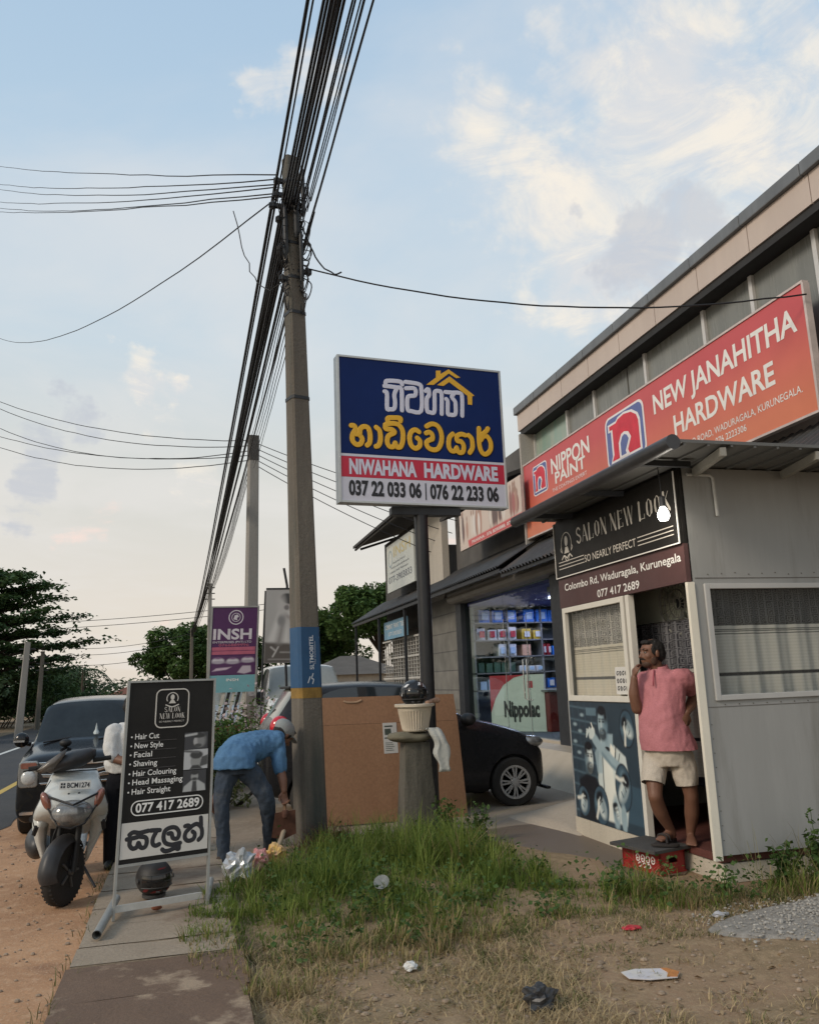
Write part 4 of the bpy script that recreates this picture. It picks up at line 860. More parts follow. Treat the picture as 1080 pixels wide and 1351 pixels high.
# barber standing, apron and braces, arms over the seated customer
pr.poly([(0.62, 0.78), (0.86, 0.70), (1.04, 0.62), (1.08, 0.38), (0.98, 0.05), (0.62, 0.05), (0.50, 0.38), (0.55, 0.6)], L2, 0.02)
pr.poly([(0.66, 0.70), (0.78, 0.62), (0.82, 0.30), (0.76, 0.05), (0.66, 0.05), (0.62, 0.40)], L3, 0.03, 0.7)
pr.line([(0.88, 0.70), (0.84, 0.55)], 0.016, D1); pr.line([(0.62, 0.66), (0.60, 0.30)], 0.014, D1); pr.line([(0.94, 0.64), (0.88, 0.52)], 0.012, D1)
pr.poly([(0.60, 0.80), (0.84, 0.80), (0.82, 0.66), (0.72, 0.62), (0.62, 0.68)], L1, 0.02)
face(0.665, 0.875, 0.165, L1, D3, D1, True, -1); pr.poly([(0.79, 0.72), (0.86, 0.66), (0.83, 0.60), (0.76, 0.66)], L3, 0.012); pr.ell(0.72, 0.665, 0.05, 0.022, D1, 0.01)
pr.line([(0.98, 0.50), (0.80, 0.56), (0.60, 0.66), (0.48, 0.75)], 0.10, L1, 0.02); pr.line([(0.94, 0.47), (0.78, 0.53), (0.62, 0.62)], 0.03, D3, 0.03, 0.7)
pr.ell(0.44, 0.79, 0.07, 0.045, L2, 0.015, 0.6); 
for k in range(4): pr.line([(0.43 - 0.01 * k, 0.80 + 0.012 * k), (0.34 - 0.005 * k, 0.82 - 0.022 * k)], 0.020, L2, 0.01)
pr.line([(0.47, 0.83), (0.44, 0.88)], 0.016, L3, 0.01)
face(0.345, 0.555, 0.155, L2, D3, D1, True, 1);
pr.poly([(0.12, 0.36), (0.28, 0.42), (0.46, 0.40), (0.58, 0.24), (0.56, 0.0), (0.08, 0.0)], D1, 0.03)
pr.poly([(0.47, 0.62), (0.60, 0.72), (0.60, 0.45), (0.50, 0.44)], L1, 0.02, 0.8)
# round inset pictures
def inset(cu, cv, ru, rv, tilt):
    c, s_ = math.cos(tilt), math.sin(tilt); q = lambda x, y: (cu + (x * c - y * s_) * ru, cv + (x * s_ + y * c) * rv)
    pr.ell(cu, cv, ru + 0.012, rv + 0.012, D1, 0.01); pr.ell(cu, cv, ru, rv, D2, 0.01); pr.ell(*q(-0.3, 0.35), ru * 0.4, rv * 0.35, D3, 0.04)
    pr.ell(*q(0.08, -0.12), ru * 0.52, rv * 0.62, L2, 0.03, tilt); pr.ell(*q(0.30, -0.15), ru * 0.28, rv * 0.55, D3, 0.05, tilt, 0.75); pr.ell(*q(0.05, 0.48), ru * 0.52, rv * 0.28, D1, 0.025, tilt)
    pr.line([q(-0.22, 0.12), q(0.02, 0.14)], rv * 0.06, D1, 0.008); pr.line([q(0.14, 0.14), q(0.34, 0.10)], rv * 0.06, D1, 0.008); pr.line([q(0.04, 0.05), q(0.02, -0.18)], rv * 0.06, L1, 0.015); pr.line([q(-0.12, -0.36), q(0.18, -0.38)], rv * 0.07, D2, 0.01)
    pr.line([q(-0.95, -0.25), q(-0.5, 0.0), q(-0.2, 0.32)], ru * 0.26, L3, 0.02, a=0.85); pr.line([q(-0.2, 0.32), q(0.1, 0.42)], ru * 0.10, L2, 0.015)
inset(0.52, 0.16, 0.135, 0.165, 0.5); inset(0.17, 0.16, 0.12, 0.13, -0.4); inset(0.96, 0.36, 0.13, 0.19, -0.7); inset(1.10, 0.86, 0.115, 0.15, 0.9); 
pr.ell(0.80, 0.13, 0.06, 0.14, L1, 0.03); face(0.80, 0.14, 0.08, L2, D3, D1, False, 1, 0.3); pr.ell(0.93, 0.10, 0.05, 0.12, L1, 0.02)
pr.mottle(7, 0.10, 3)
pr.build('barber_poster', Panel((SX + 0.006, 7.735, 0.17), (0, -1, 0), (0, 0, 1), (-1, 0, 0)), kio, d=0.004, rough=0.3)
# paper notice in the window
nt = thing('paper_notice', 'white paper notice with three lines of handwriting taped inside the salon window', 'notice', (SX + 0.02, 6.66, 1.31))
QP = Panel((SX + 0.026, 6.80, 1.315), (0, -1, 0), (0, 0, 1), (-1, 0, 0)); QP.rect(MB(), 0, 0.27, 0, 0.235, -0.002, 0).build('sheet', M('white_paper', (0.68, 0.66, 0.62), 0.7, var=0.04), nt)
t_ = MB()
for j, n in enumerate((5, 4, 4)):
    for i in range(n):
        u, v = 0.03 + i * 0.05, 0.165 - j * 0.065; s_ = 0.018
        QP.stroke(t_, [(u, v + s_), (u + 0.012, v + 1.8 * s_), (u + 0.028, v + s_), (u + 0.02, v), (u + 0.004, v + 0.2 * s_), (u + 0.008, v + s_ * 0.9)] if (i + j) % 2 else [(u + 0.03, v + 1.7 * s_), (u + 0.01, v + 1.6 * s_), (u, v + 0.6 * s_), (u + 0.014, v), (u + 0.03, v + 0.8 * s_)], 0.010, 0.001, 0.1, 4, 6)
t_.build('handwriting', INK, nt)
# canopy, rafters, pipe, bulb
ROOFU = M('canopy_sheet', (0.135, 0.135, 0.13), 0.5, var=0.15, vs=2, metal=0.2)
MB().box(3.22, 7.4, 4.90, 7.80, 3.052, 3.075).build('canopy', ROOFU, kio)
t_ = MB()
for i in range(22): x = 3.3 + i * 0.19; t_.box(x, x + 0.018, 4.905, 7.79, 3.036, 3.0515)
t_.build('canopy_ribs', ROOFU, kio)
MB().tube([(3.20, 4.87, 3.045), (3.20, 7.80, 3.045)], 0.055, 14).build('rolled_edge', M('dark_rolled_edge', (0.055, 0.055, 0.058), 0.4, metal=0.3, var=0.15), kio, smooth=True)
for x in (3.62, 4.42, 5.2, 6.0): MB().obox((x + 0.07, 5.20, 3.0), (0.25, 0.97, 0), (0.97, -0.25, 0), (0, 0, 1), 0.30, 0.022, 0.03).build('rafter', M('grey_rafter', (0.26, 0.25, 0.22), 0.6), kio)
for y in (5.3, 6.3, 7.3): MB().box(3.21, 3.61, y, y + 0.04, 2.99, 3.034).build('bracket', DARKM, kio)
MB().tube([(3.70, SY0 - 0.02, 2.985), (3.90, SY0 - 0.02, 2.985), (3.93, SY0 - 0.02, 2.96), (3.935, SY0 - 0.02, 2.66)], 0.014, 10).build('conduit', M('white_conduit', (0.40, 0.40, 0.38), 0.5), kio, smooth=True)
bu = thing('light_bulb', 'lit white bulb hanging under the salon canopy beside the name panel', 'light bulb', (3.44, 5.46, 2.60))
BC = Vector((3.44, 5.46, 2.66))
MB().lathe([(0.001, -0.055), (0.03, -0.05), (0.045, -0.02), (0.045, 0.0), (0.03, 0.035), (0.018, 0.055)], BC, 16).build('globe', M('lit_bulb_glass', (1, 1, 0.95), var=0, emit=(1.0, 0.95, 0.85), es=8.0), bu, smooth='all')
MB().lathe([(0.02, 0.056), (0.024, 0.06), (0.022, 0.13), (0.01, 0.14)], BC, 12).tube([BC + Vector((0, 0, 0.14)), BC + Vector((0.0, 0.02, 0.39))], 0.004, 6).build('holder', DARKM, bu)
pl = bpy.data.lights.new('bulb_light', 'POINT'); pl.energy = 5.0; pl.color = (1.0, 0.92, 0.80); pl.shadow_soft_size = 0.05
po = bpy.data.objects.new('bulb_light', pl); COL.objects.link(po); po.location = BC + Vector((-0.06, -0.0, -0.07))

# ================================================================== HARDWARE SIGN ON A POST
a_ = R(5.6); BU, BN = Vector((math.cos(a_), math.sin(a_), 0)), Vector((math.sin(a_), -math.cos(a_), 0))
hs = thing('post_sign', 'big blue, red and white hardware sign on a black post, facing the camera', 'sign', (2.41, 8.55, 0))
BP = Panel(Vector((1.505, 8.36, 3.357)), BU, (0, 0, 1), BN)
NAVY = M('navy_sign_film', (0.005, 0.020, 0.105), 0.5, var=0.12, vs=1.5, spec=0.15); REDB = M('red_band_film', (0.50, 0.018, 0.050), 0.4, var=0.08); LILW = M('white_panel_film', (0.58, 0.58, 0.66), 0.4, var=0.05)
BP.rect(MB(), 0, 1.93, 0, 1.61, -0.13, -0.004).build('cabinet', M('sign_cabinet', (0.40, 0.42, 0.42), 0.5), hs)
BP.rect(MB(), 0.012, 1.918, 0.521, 1.598, -0.003, 0).build('blue_panel', NAVY, hs)
BP.rect(MB(), 0.012, 1.918, 0.266, 0.490, -0.003, 0).build('red_panel', REDB, hs)

t_ = MB(); BP.rect(t_, 0.012, 1.918, 0.012, 0.264, -0.003, 0); BP.rect(t_, 0.012, 1.918, 0.492, 0.519, -0.003, 0); t_.build('white_panel', LILW, hs)
t_ = MB()
for u0, u1, v0, v1 in ((-0.012, 0.012, -0.012, 1.622), (1.918, 1.942, -0.012, 1.622), (0.0125, 1.9175, 1.598, 1.622), (0.0125, 1.9175, -0.012, 0.012)): BP.rect(t_, u0, u1, v0, v1, -0.135, 0.008)
t_.build('frame', M('silver_frame', (0.50, 0.52, 0.52), 0.4, metal=0.3, var=0.08), hs, bevel=0.003)
LIL = M('lilac_white_lettering', (0.60, 0.61, 0.72), 0.5, var=0.04); YEL = M('yellow_lettering', (0.72, 0.40, 0.025), 0.45, var=0.06); INKN = M('dark_outline', (0.010, 0.012, 0.022), 0.5, var=0)
WH = [[(0.522, 1.308), (0.592, 1.308), (0.663, 1.304), (0.717, 1.293), (0.72, 1.171), (0.716, 1.044)], [(0.521, 1.245), (0.548, 1.226), (0.544, 1.055), (0.571, 1.045), (0.625, 1.057), (0.639, 1.13), (0.634, 1.218), (0.663, 1.293)], [(0.534, 1.335), (0.556, 1.371), (0.708, 1.375), (0.729, 1.344)], [(0.772, 1.304), (0.877, 1.309), (0.875, 1.23), (0.791, 1.205), (0.782, 1.066), (0.82, 1.045), (0.941, 1.056), (0.954, 1.305), (0.928, 1.365), (0.769, 1.378)], [(1.004, 1.293), (1.039, 1.319), (1.042, 1.247), (1.014, 1.199), (1.013, 1.065), (1.041, 1.049), (1.097, 1.056), (1.108, 1.208), (1.116, 1.293), (1.167, 1.306), (1.195, 1.273), (1.186, 1.041)], [(1.241, 1.302), (1.332, 1.303), (1.413, 1.306), (1.445, 1.263), (1.435, 1.038)], [(1.249, 1.221), (1.265, 1.189), (1.26, 1.054), (1.287, 1.039), (1.35, 1.05), (1.36, 1.141), (1.356, 1.198), (1.319, 1.251), (1.343, 1.287)]]
RF = [[(1.012, 1.367), (1.134, 1.465), (1.137, 1.546), (1.194, 1.552), (1.192, 1.511), (1.292, 1.577), (1.432, 1.491), (1.38, 1.48), (1.293, 1.528), (1.102, 1.374)], [(1.142, 1.375), (1.3, 1.494), (1.558, 1.32), (1.597, 1.289), (1.568, 1.281), (1.563, 1.177), (1.511, 1.178), (1.51, 1.281), (1.291, 1.425), (1.221, 1.372)]]
YE = [[(0.133,0.829),(0.166,0.827),(0.179,0.79),(0.146,0.726),(0.146,0.66),(0.187,0.621),(0.233,0.634),(0.252,0.687),(0.22,0.732),(0.179,0.738)],[(0.226,0.742),(0.235,0.8),(0.277,0.827),(0.323,0.812),(0.341,0.742),(0.335,0.656),(0.305,0.621)],[(0.412,0.829),(0.451,0.789),(0.457,0.694),(0.435,0.63),(0.404,0.614)],[(0.546,0.902),(0.551,0.942),(0.614,0.951),(0.69,0.952),(0.692,0.92)],[(0.517,0.866),(0.593,0.885),(0.669,0.874),(0.713,0.81),(0.713,0.704),(0.685,0.63),(0.644,0.622),(0.624,0.668)],[(0.516,0.861),(0.523,0.819),(0.591,0.815),(0.619,0.783),(0.552,0.744),(0.532,0.68),(0.554,0.625),(0.602,0.624),(0.624,0.668)],[(0.905,0.811),(0.861,0.832),(0.812,0.803),(0.791,0.729),(0.808,0.653),(0.855,0.62),(0.905,0.651),(0.911,0.709),(0.88,0.741)],[(0.996,0.882),(1.061,0.914),(1.13,0.893),(1.169,0.813),(1.165,0.715),(1.12,0.633),(1.051,0.618),(0.998,0.649),(0.99,0.701),(1.03,0.729),(1.06,0.741),(1.057,0.794),(1.023,0.816),(0.988,0.803)],[(1.307,0.816),(1.265,0.771),(1.251,0.682),(1.274,0.625),(1.319,0.618),(1.346,0.659)],[(1.346,0.659),(1.368,0.607),(1.419,0.616),(1.432,0.685),(1.404,0.733),(1.359,0.739),(1.356,0.793),(1.408,0.82),(1.458,0.811)],[(1.499,0.814),(1.536,0.772),(1.539,0.673),(1.502,0.612)],[(1.632,0.905),(1.627,0.799),(1.627,0.7),(1.654,0.622),(1.704,0.606),(1.759,0.66),(1.769,0.74),(1.736,0.808),(1.684,0.814),(1.646,0.766)],[(1.654,0.821),(1.719,0.877),(1.743,0.909)]]
t_ = MB()
for s_ in WH: BP.stroke(t_, s_, 0.050, 0.0015, 0.02, 4, 10)
t_.build('lettering', LIL, hs, smooth='all')
t_ = MB()
for s_ in YE: BP.stroke(t_, s_, 0.074, 0.0008, 0.01, 5, 10)
t_.build('lettering_outline', INKN, hs, smooth='all')
t_ = MB()
for i_, s_ in enumerate(YE): BP.stroke(t_, s_, 0.056, 0.0030 + 0.0003 * i_, 0.02, 5, 10)
t_.build('lettering', YEL, hs, smooth='all')
t_ = MB()
for s_ in RF: BP.poly(t_, s_, 0.001, 0.0045)
t_.build('roof_emblem', YEL, hs)
BP.text(MB(), 'NIWAHANA', 0.10, 0.86, 0.306, 0.150, 0.003, 0.045).build('lettering', LIL, hs)
BP.text(MB(), 'HARDWARE', 0.945, 1.835, 0.306, 0.150, 0.003, 0.045).build('lettering', LIL, hs)
t_ = MB(); BP.text(t_, '037 22 033 06', 0.09, 0.905, 0.075, 0.148, 0.003, 0.042); BP.text(t_, '076 22 233 06', 1.005, 1.83, 0.070, 0.150, 0.003, 0.042); BP.rect(t_, 0.950, 0.962, 0.05, 0.235, 0.001, 0.003); t_.build('lettering', INK, hs)
MB().tube([(2.42, 8.56, -0.1), (2.42, 8.56, 3.25)], 0.073, 20).build('post', M('black_painted_post', (0.020, 0.021, 0.024), 0.45, var=0.3, vs=3), hs, smooth=True)
MB().box(2.08, 2.86, 8.50, 8.62, 3.25, 3.335).build('mount', DARKM, hs, bevel=0.006)

# ================================================================== SALON BOARD ON LEGS (pavement sign)
q_ = R(16.8); l_ = R(8.5)
AU = Vector((math.cos(q_), math.sin(q_), 0)); AV = Vector((0.028, 0.14, 0.99)); AN = AU.cross(AV).normalized()
asn = thing('pavement_board', 'black and white salon price board on steel legs standing on the pavement slabs', 'sign', (-0.15, 6.25, 0.06))
AP = Panel(Vector((-0.425, 6.10, 0.385)), AU, AV, AN); AW, AH = 0.60, 1.18
ku_, kv_ = AW / 0.59, AH / 1.19
def au(u): return u * ku_
def av(v): return v * kv_
AP.rect(MB(), 0, AW, 0, AH, -0.012, -0.002).build('board', SIGNB, asn)
AP.rect(MB(), 0.006, AW - 0.006, av(0.03), av(0.256), -0.0015, 0.001).build('white_panel', M('cream_board', (0.60, 0.57, 0.52), 0.5, var=0.04), asn)
STEEL = M('galvanised_tube', (0.34, 0.34, 0.32), 0.5, metal=0.4, var=0.15)
t_ = MB()
AP.rect(t_, -0.016, 0.0, -0.33, AH + 0.016, -0.02, 0.006); AP.rect(t_, AW, AW + 0.016, -0.33, AH + 0.016, -0.02, 0.006); AP.rect(t_, 0.0005, AW - 0.0005, AH, AH + 0.014, -0.02, 0.006); AP.rect(t_, 0.0005, AW - 0.0005, -0.018, -0.001, -0.02, 0.006)
t_.build('frame', STEEL, asn)
t_ = MB(); AP.rect(t_, 0.001, AW - 0.03, -0.285, -0.245, -0.045, -0.005); t_.build('cross_bar', M('pale_bar', (0.45, 0.43, 0.39), 0.6), asn)
MB().tube([(-0.445, 6.35, 0.13), (-0.50, 5.62, 0.095)], 0.026, 14, False).tube([(-0.445, 6.35, 0.13), (-0.50, 5.62, 0.095)], 0.021, 14, False).build('foot_pipe', STEEL, asn, smooth=True, recalc=False)
MB().tube([(0.15, 6.30, 0.09), (0.19, 6.85, 0.09)], 0.02, 12).build('foot_pipe', STEEL, asn, smooth=True)
AP.rrect_line(MB(), au(0.181), au(0.416), av(0.866), av(1.140), 0.045, 0.008, 0.0, 0.002).build('logo_border', SIL, asn)
t_ = MB(); c_ = (au(0.297), av(1.072)); AP.ring(t_, c_, 0.040, 0.006, 0, 0.002, 20, -0.5, 3.64)
AP.poly(t_, [(c_[0] + 0.014 * math.cos(a), c_[1] + 0.008 + 0.02 * math.sin(a)) for a in np.linspace(0, 2 * math.pi, 13)[:-1]], 0, 0.002); AP.poly(t_, [(c_[0] - 0.025, c_[1] - 0.035), (c_[0] + 0.025, c_[1] - 0.035), (c_[0] + 0.01, c_[1] - 0.012), (c_[0] - 0.01, c_[1] - 0.012)], 0, 0.002)
AP.stroke(t_, [(c_[0] - 0.045, c_[1] - 0.045), (c_[0], c_[1] - 0.06), (c_[0] + 0.045, c_[1] - 0.045)], 0.008, 0.001, 0.1); t_.build('emblem', SIL, asn)
t_ = MB(); didone(AP, t_, 'SALON', au(0.243), au(0.356), av(0.977), 0.034, 0.002); didone(AP, t_, 'NEW LOOK', au(0.212), au(0.388), av(0.931), 0.036, 0.002)
AP.text(t_, 'SO NEARLY PERFECT', au(0.212), au(0.385), av(0.905), 0.011, 0.002); t_.build('lettering', SIL, asn)
t_ = MB()
for s_, u1, v in (('Hair Cut', 0.218, 0.800), ('New Style', 0.248, 0.739), ('Facial', 0.176, 0.679), ('Shaving', 0.214, 0.619), ('Hair Colouring', 0.347, 0.554), ('Head Massaging', 0.393, 0.496), ('Hair Straight', 0.313, 0.435)):
    AP.text(t_, s_, au(0.056), au(u1), av(v), 0.036, 0.002, 0.010); AP.poly(t_, [(au(0.034) + 0.006 * math.cos(a), av(v) + 0.016 + 0.006 * math.sin(a)) for a in np.linspace(0, 2 * math.pi, 9)[:-1]], 0, 0.002)
AP.text(t_, '077 417 2689', au(0.088), au(0.517), av(0.317), 0.055, 0.002, 0.026); AP.rrect_line(t_, au(0.057), au(0.544), av(0.294), av(0.393), 0.048, 0.007, 0, 0.002); t_.build('lettering', WHL, asn)
t_ = MB()
for v in (0.783, 0.722, 0.662, 0.60, 0.54, 0.48): AP.rect(t_, au(0.08), au(0.34), av(v), av(v) + 0.002, 0, 0.0012)
t_.build('rule_lines', M('faint_rule', (0.12, 0.11, 0.11), 0.5), asn)
SA = [[(0.059,0.18),(0.083,0.193),(0.121,0.185),(0.144,0.187),(0.181,0.192)],[(0.044,0.153),(0.079,0.156),(0.119,0.163),(0.125,0.18)],[(0.065,0.148),(0.064,0.116),(0.083,0.092),(0.109,0.096),(0.119,0.122)],[(0.125,0.162),(0.164,0.151),(0.174,0.121),(0.164,0.092),(0.138,0.091),(0.122,0.121)],[(0.195,0.191),(0.224,0.19),(0.256,0.187)],[(0.235,0.182),(0.214,0.142),(0.213,0.107),(0.232,0.091),(0.257,0.098)],[(0.314,0.157),(0.335,0.156),(0.346,0.125),(0.376,0.12),(0.386,0.153),(0.366,0.187),(0.33,0.195),(0.292,0.179),(0.283,0.138),(0.296,0.102),(0.336,0.084),(0.396,0.088)],[(0.387,0.087),(0.387,0.051),(0.361,0.059),(0.326,0.049),(0.296,0.048),(0.278,0.061)],[(0.425,0.192),(0.447,0.194),(0.458,0.178),(0.431,0.15),(0.427,0.117),(0.449,0.095),(0.485,0.102),(0.494,0.134),(0.478,0.151)],[(0.454,0.172),(0.481,0.192),(0.511,0.196),(0.54,0.164),(0.542,0.116),(0.521,0.092)],[(0.532,0.237),(0.534,0.213),(0.536,0.183)]]
t_ = MB()
for s_ in SA: AP.stroke(t_, [(au(x), av(y)) for x, y in s_], 0.029, 0.0015, 0.02, 5, 10)
t_.build('lettering', INK, asn, smooth='all')
# three small barber photographs
def bw(u0, u1, v0, v1, kind):
    w_, h_ = u1 - u0, v1 - v0; pr = Print(w_, h_, 34, 30, (0.03, 0.03, 0.035) if kind != 1 else (0.45, 0.45, 0.45))
    if kind == 0: pr.ell(w_ * .62, h_ * .45, w_ * .24, h_ * .36, (0.38, 0.37, 0.36)); pr.ell(w_ * .74, h_ * .52, w_ * .2, h_ * .42, (0.16, 0.16, 0.16), 0.012, 0, 0.8); pr.ell(w_ * .6, h_ * .80, w_ * .30, h_ * .15, (0.02, 0.02, 0.02)); pr.line([(0, h_ * .82), (w_ * .5, h_ * .90)], h_ * .13, (0.42, 0.42, 0.41)); pr.ell(w_ * .58, h_ * .2, w_ * .16, h_ * .12, (0.05, 0.05, 0.05))
    if kind == 1: pr.ell(w_ * .5, h_ * .4, w_ * .22, h_ * .36, (0.26, 0.26, 0.25)); pr.ell(w_ * .52, h_ * .72, w_ * .27, h_ * .2, (0.03, 0.03, 0.03)); pr.poly([(w_ * .25, 0), (w_ * .8, 0), (w_ * .62, h_ * .2), (w_ * .36, h_ * .2)], (0.03, 0.03, 0.03)); pr.poly([(w_ * .66, h_ * .1), (w_, h_ * .2), (w_, h_ * .7), (w_ * .74, h_ * .6)], (0.06, 0.06, 0.06)); pr.line([(0, h_ * .95), (w_ * .6, h_ * .85)], h_ * .12, (0.10, 0.10, 0.10))
    if kind == 2: pr.poly([(0, 0), (w_, 0), (w_ * .95, h_ * .3), (w_ * .66, h_ * .52), (w_ * .36, h_ * .52), (w_ * .05, h_ * .25)], (0.40, 0.40, 0.39)); pr.poly([(w_ * .38, 0), (w_ * .62, 0), (w_ * .58, h_ * .5), (w_ * .42, h_ * .5)], (0.04, 0.04, 0.04)); pr.ell(w_ * .5, h_ * .70, w_ * .16, h_ * .22, (0.30, 0.30, 0.29)); pr.ell(w_ * .5, h_ * .88, w_ * .18, h_ * .11, (0.02, 0.02, 0.02)); pr.ell(w_ * .5, h_ * .58, w_ * .12, h_ * .07, (0.03, 0.03, 0.03))
    pr.build('small_photograph', AP, asn, d=0.0012, u0=au(u0), v0=av(v0))
bw(0.396, 0.564, 0.706, 0.822, 0); bw(0.396, 0.568, 0.568, 0.702, 1); bw(0.396, 0.560, 0.418, 0.560, 2)

# ================================================================== UTILITY POLES AND CABLES
PCON = M('pole_concrete', (0.215, 0.190, 0.155), 0.9, var=0.2, vs=3.5, bump=0.9, bs=34, streak=True, col2=(0.115, 0.10, 0.083), stain=((0.06, 0.068, 0.06), 2.6, 0.50, 0.66))
def pole_body(mb, base, top, w0, w1, ang=0.3, ch=0.22):
    rings = []
    for t in np.linspace(0, 1, 9):
        c = Vector(base).lerp(Vector(top), t); w_ = (w0 + (w1 - w0) * t) / 2; q = w_ * (1 - ch)
        P = [(w_, -q), (w_, q), (q, w_), (-q, w_), (-w_, q), (-w_, -q), (-q, -w_), (q, -w_)]
        rings.append([c + Vector((x * math.cos(ang) - y * math.sin(ang), x * math.sin(ang) + y * math.cos(ang), 0)) for x, y in P])
    return mb.loft(rings)
def pole_at(z, base, top): return Vector(base).lerp(Vector(top), (z - base[2]) / (top[2] - base[2]))
p1b, p1t = (1.145, 8.30, -0.1), (1.005, 8.30, 7.22)
up = thing('utility_pole', 'nearest weathered utility pole with a blue band and a knot of cables on top', 'utility pole', (1.145, 8.30, 0), 0, 'utility poles')
pole_body(MB(), p1b, p1t, 0.262, 0.15, 0.30).build('shaft', PCON, up)
def band(mb, z0, z1, p, t, w0, w1, grow, ang=0.30):
    f = lambda z: w0 + (w1 - w0) * (z - p[2]) / (t[2] - p[2]) + grow
    a, b = pole_at(z0, p, t), pole_at(z1, p, t); rings = []
    for c, w_ in ((a, f(z0) / 2), (b, f(z1) / 2)):
        q = w_ * 0.78; P = [(w_, -q), (w_, q), (q, w_), (-q, w_), (-w_, q), (-w_, -q), (-q, -w_), (q, -w_)]
        rings.append([c + Vector((x * math.cos(ang) - y * math.sin(ang), x * math.sin(ang) + y * math.cos(ang), 0)) for x, y in P])
    return mb.loft(rings)
band(MB(), 1.47, 2.05, p1b, p1t, 0.262, 0.15, 0.006).build('blue_band', M('blue_pole_wrap', (0.018, 0.075, 0.17), 0.5, var=0.12), up)
band(MB(), 1.37, 1.468, p1b, p1t, 0.262, 0.15, 0.004).build('yellow_band', M('worn_ochre_paint', (0.30, 0.18, 0.045), 0.8, var=0.35, vs=9), up)
# lettering runs up the front-right face
cb = pole_at(1.47, p1b, p1t); an = 0.30; PN = Vector((math.sin(an), -math.cos(an), 0)); PU = Vector((math.cos(an), math.sin(an), 0))
PL = Panel(cb + PN * 0.123, Vector((-0.019, 0, 1)).normalized(), -PU, PN)
t_ = MB(); PL.text(t_, 'SLTMOBITEL', 0.17, 0.50, -0.030, 0.040, 0.002, 0.014); PL.text(t_, 'The Connection', 0.22, 0.44, -0.052, 0.012, 0.002, 0.0)
PL.stroke(t_, [(0.045, 0.035), (0.10, 0.012)], 0.010, 0.002, 0.1); PL.stroke(t_, [(0.035, -0.012), (0.075, -0.024), (0.085, -0.005), (0.13, -0.02)], 0.009, 0.002, 0.1); t_.build('lettering', M('white_pole_lettering', (0.62, 0.66, 0.70), 0.5, var=0.05), up)
t_ = MB()
for z in (5.35, 5.75, 6.15, 6.55, 6.9, 4.4): band(t_, z, z + 0.035, p1b, p1t, 0.262, 0.15, 0.012)
t_.build('steel_strap', DARKM, up)
t_ = MB(); rr = random.Random(11)
for z, dx, dy in ((6.75, -0.16, -0.03), (6.62, -0.20, -0.02), (6.95, -0.15, 0.02), (6.5, -0.14, 0.05), (5.85, 0.15, -0.05), (5.75, -0.13, -0.06)):
    c = pole_at(z, p1b, p1t); t_.obox(c + Vector((dx * 0.7, dy, 0)), (1, 0.1, 0.05), (0, 1, 0), (0, 0, 1), abs(dx) * 0.55, 0.022, 0.022).lathe([(0.02, -0.04), (0.035, -0.02), (0.03, 0.0), (0.035, 0.02), (0.02, 0.04)], c + Vector((dx, dy, 0)), 10)
t_.build('insulator', DARKM, up, smooth=True)
for z0, dx, r_ in ((5.95, -0.10, 0.028), (6.2, 0.02, 0.034), (5.7, 0.06, 0.022), (6.45, 0.10, 0.024)):
    c = pole_at(z0, p1b, p1t) + Vector((dx, -0.13, 0)); MB().tube([c, c + Vector((0.01, 0.0, 0.08)), c + Vector((0, 0, 0.55)), c + Vector((-0.01, 0, 0.62))], [0.008, r_, r_, 0.008], 10).build('cable_joint', DARKM, up, smooth=True)
t_ = MB()
for k in range(44):                                               # slack loops tangled at the head
    z = 5.6 + 1.3 * rr.random(); c = pole_at(z, p1b, p1t); s_ = rr.choice((-1, -1, 1)); d = 0.03 + 0.10 * rr.random(); h = 0.08 + 0.28 * rr.random()
    t_.tube(catmull([c + Vector((s_ * 0.05, -0.08, 0)), c + Vector((s_ * (0.06 + d), -0.12 - 0.1 * rr.random(), -h * 0.4)), c + Vector((s_ * (0.05 + d * 0.7), -0.1, -h)), c + Vector((s_ * 0.06, -0.07, -h * 0.8 + 0.05))], 5), 0.004 + 0.003 * rr.random(), 5)
t_.build('slack_loop', M('black_cable', (0.012, 0.012, 0.014), 0.6, var=0.1), up)
CAB = MATS['black_cable']
p2b, p2t = (1.37, 20.0, 0), (1.46, 20.0, 7.52)
u2 = thing('utility_pole', 'second plain grey concrete utility pole beside the purple banner', 'utility pole', p2b, 0, 'utility poles')
pole_body(MB(), p2b, p2t, 0.31, 0.235, 0.15).build('shaft', M('pole_concrete_pale', (0.29, 0.275, 0.25), 0.9, var=0.15, vs=2, bump=0.4, bs=40, streak=True), u2)
for z0, z1 in ((2.55, 2.85), (1.95, 2.15)): band(MB(), z0, z1, p2b, p2t, 0.31, 0.235, 0.008, 0.15).build('pasted_paper', M('pale_blue_paper', (0.40, 0.48, 0.52), 0.7, var=0.2, vs=8), u2)
t_ = MB(); PB2 = Panel(pole_at(1.2, p2b, p2t) + Vector((-0.1, -0.16, 0)), (1, 0, 0), (0, 0, 1), (0.15, -1, 0)); PB2.rect(t_, 0.02, 0.16, 0.3, 0.55, 0.0, 0.004); PB2.rect(t_, 0.04, 0.18, 0.08, 0.24, 0.0, 0.004); t_.build('sticker', M('grey_sticker', (0.38, 0.37, 0.38), 0.7, var=0.5, vs=20), u2)
band(MB(), 6.9, 7.53, p2b, p2t, 0.31, 0.235, 0.012, 0.15).build('dark_cap', M('sooty_pole_top', (0.07, 0.066, 0.06), 0.9), u2)
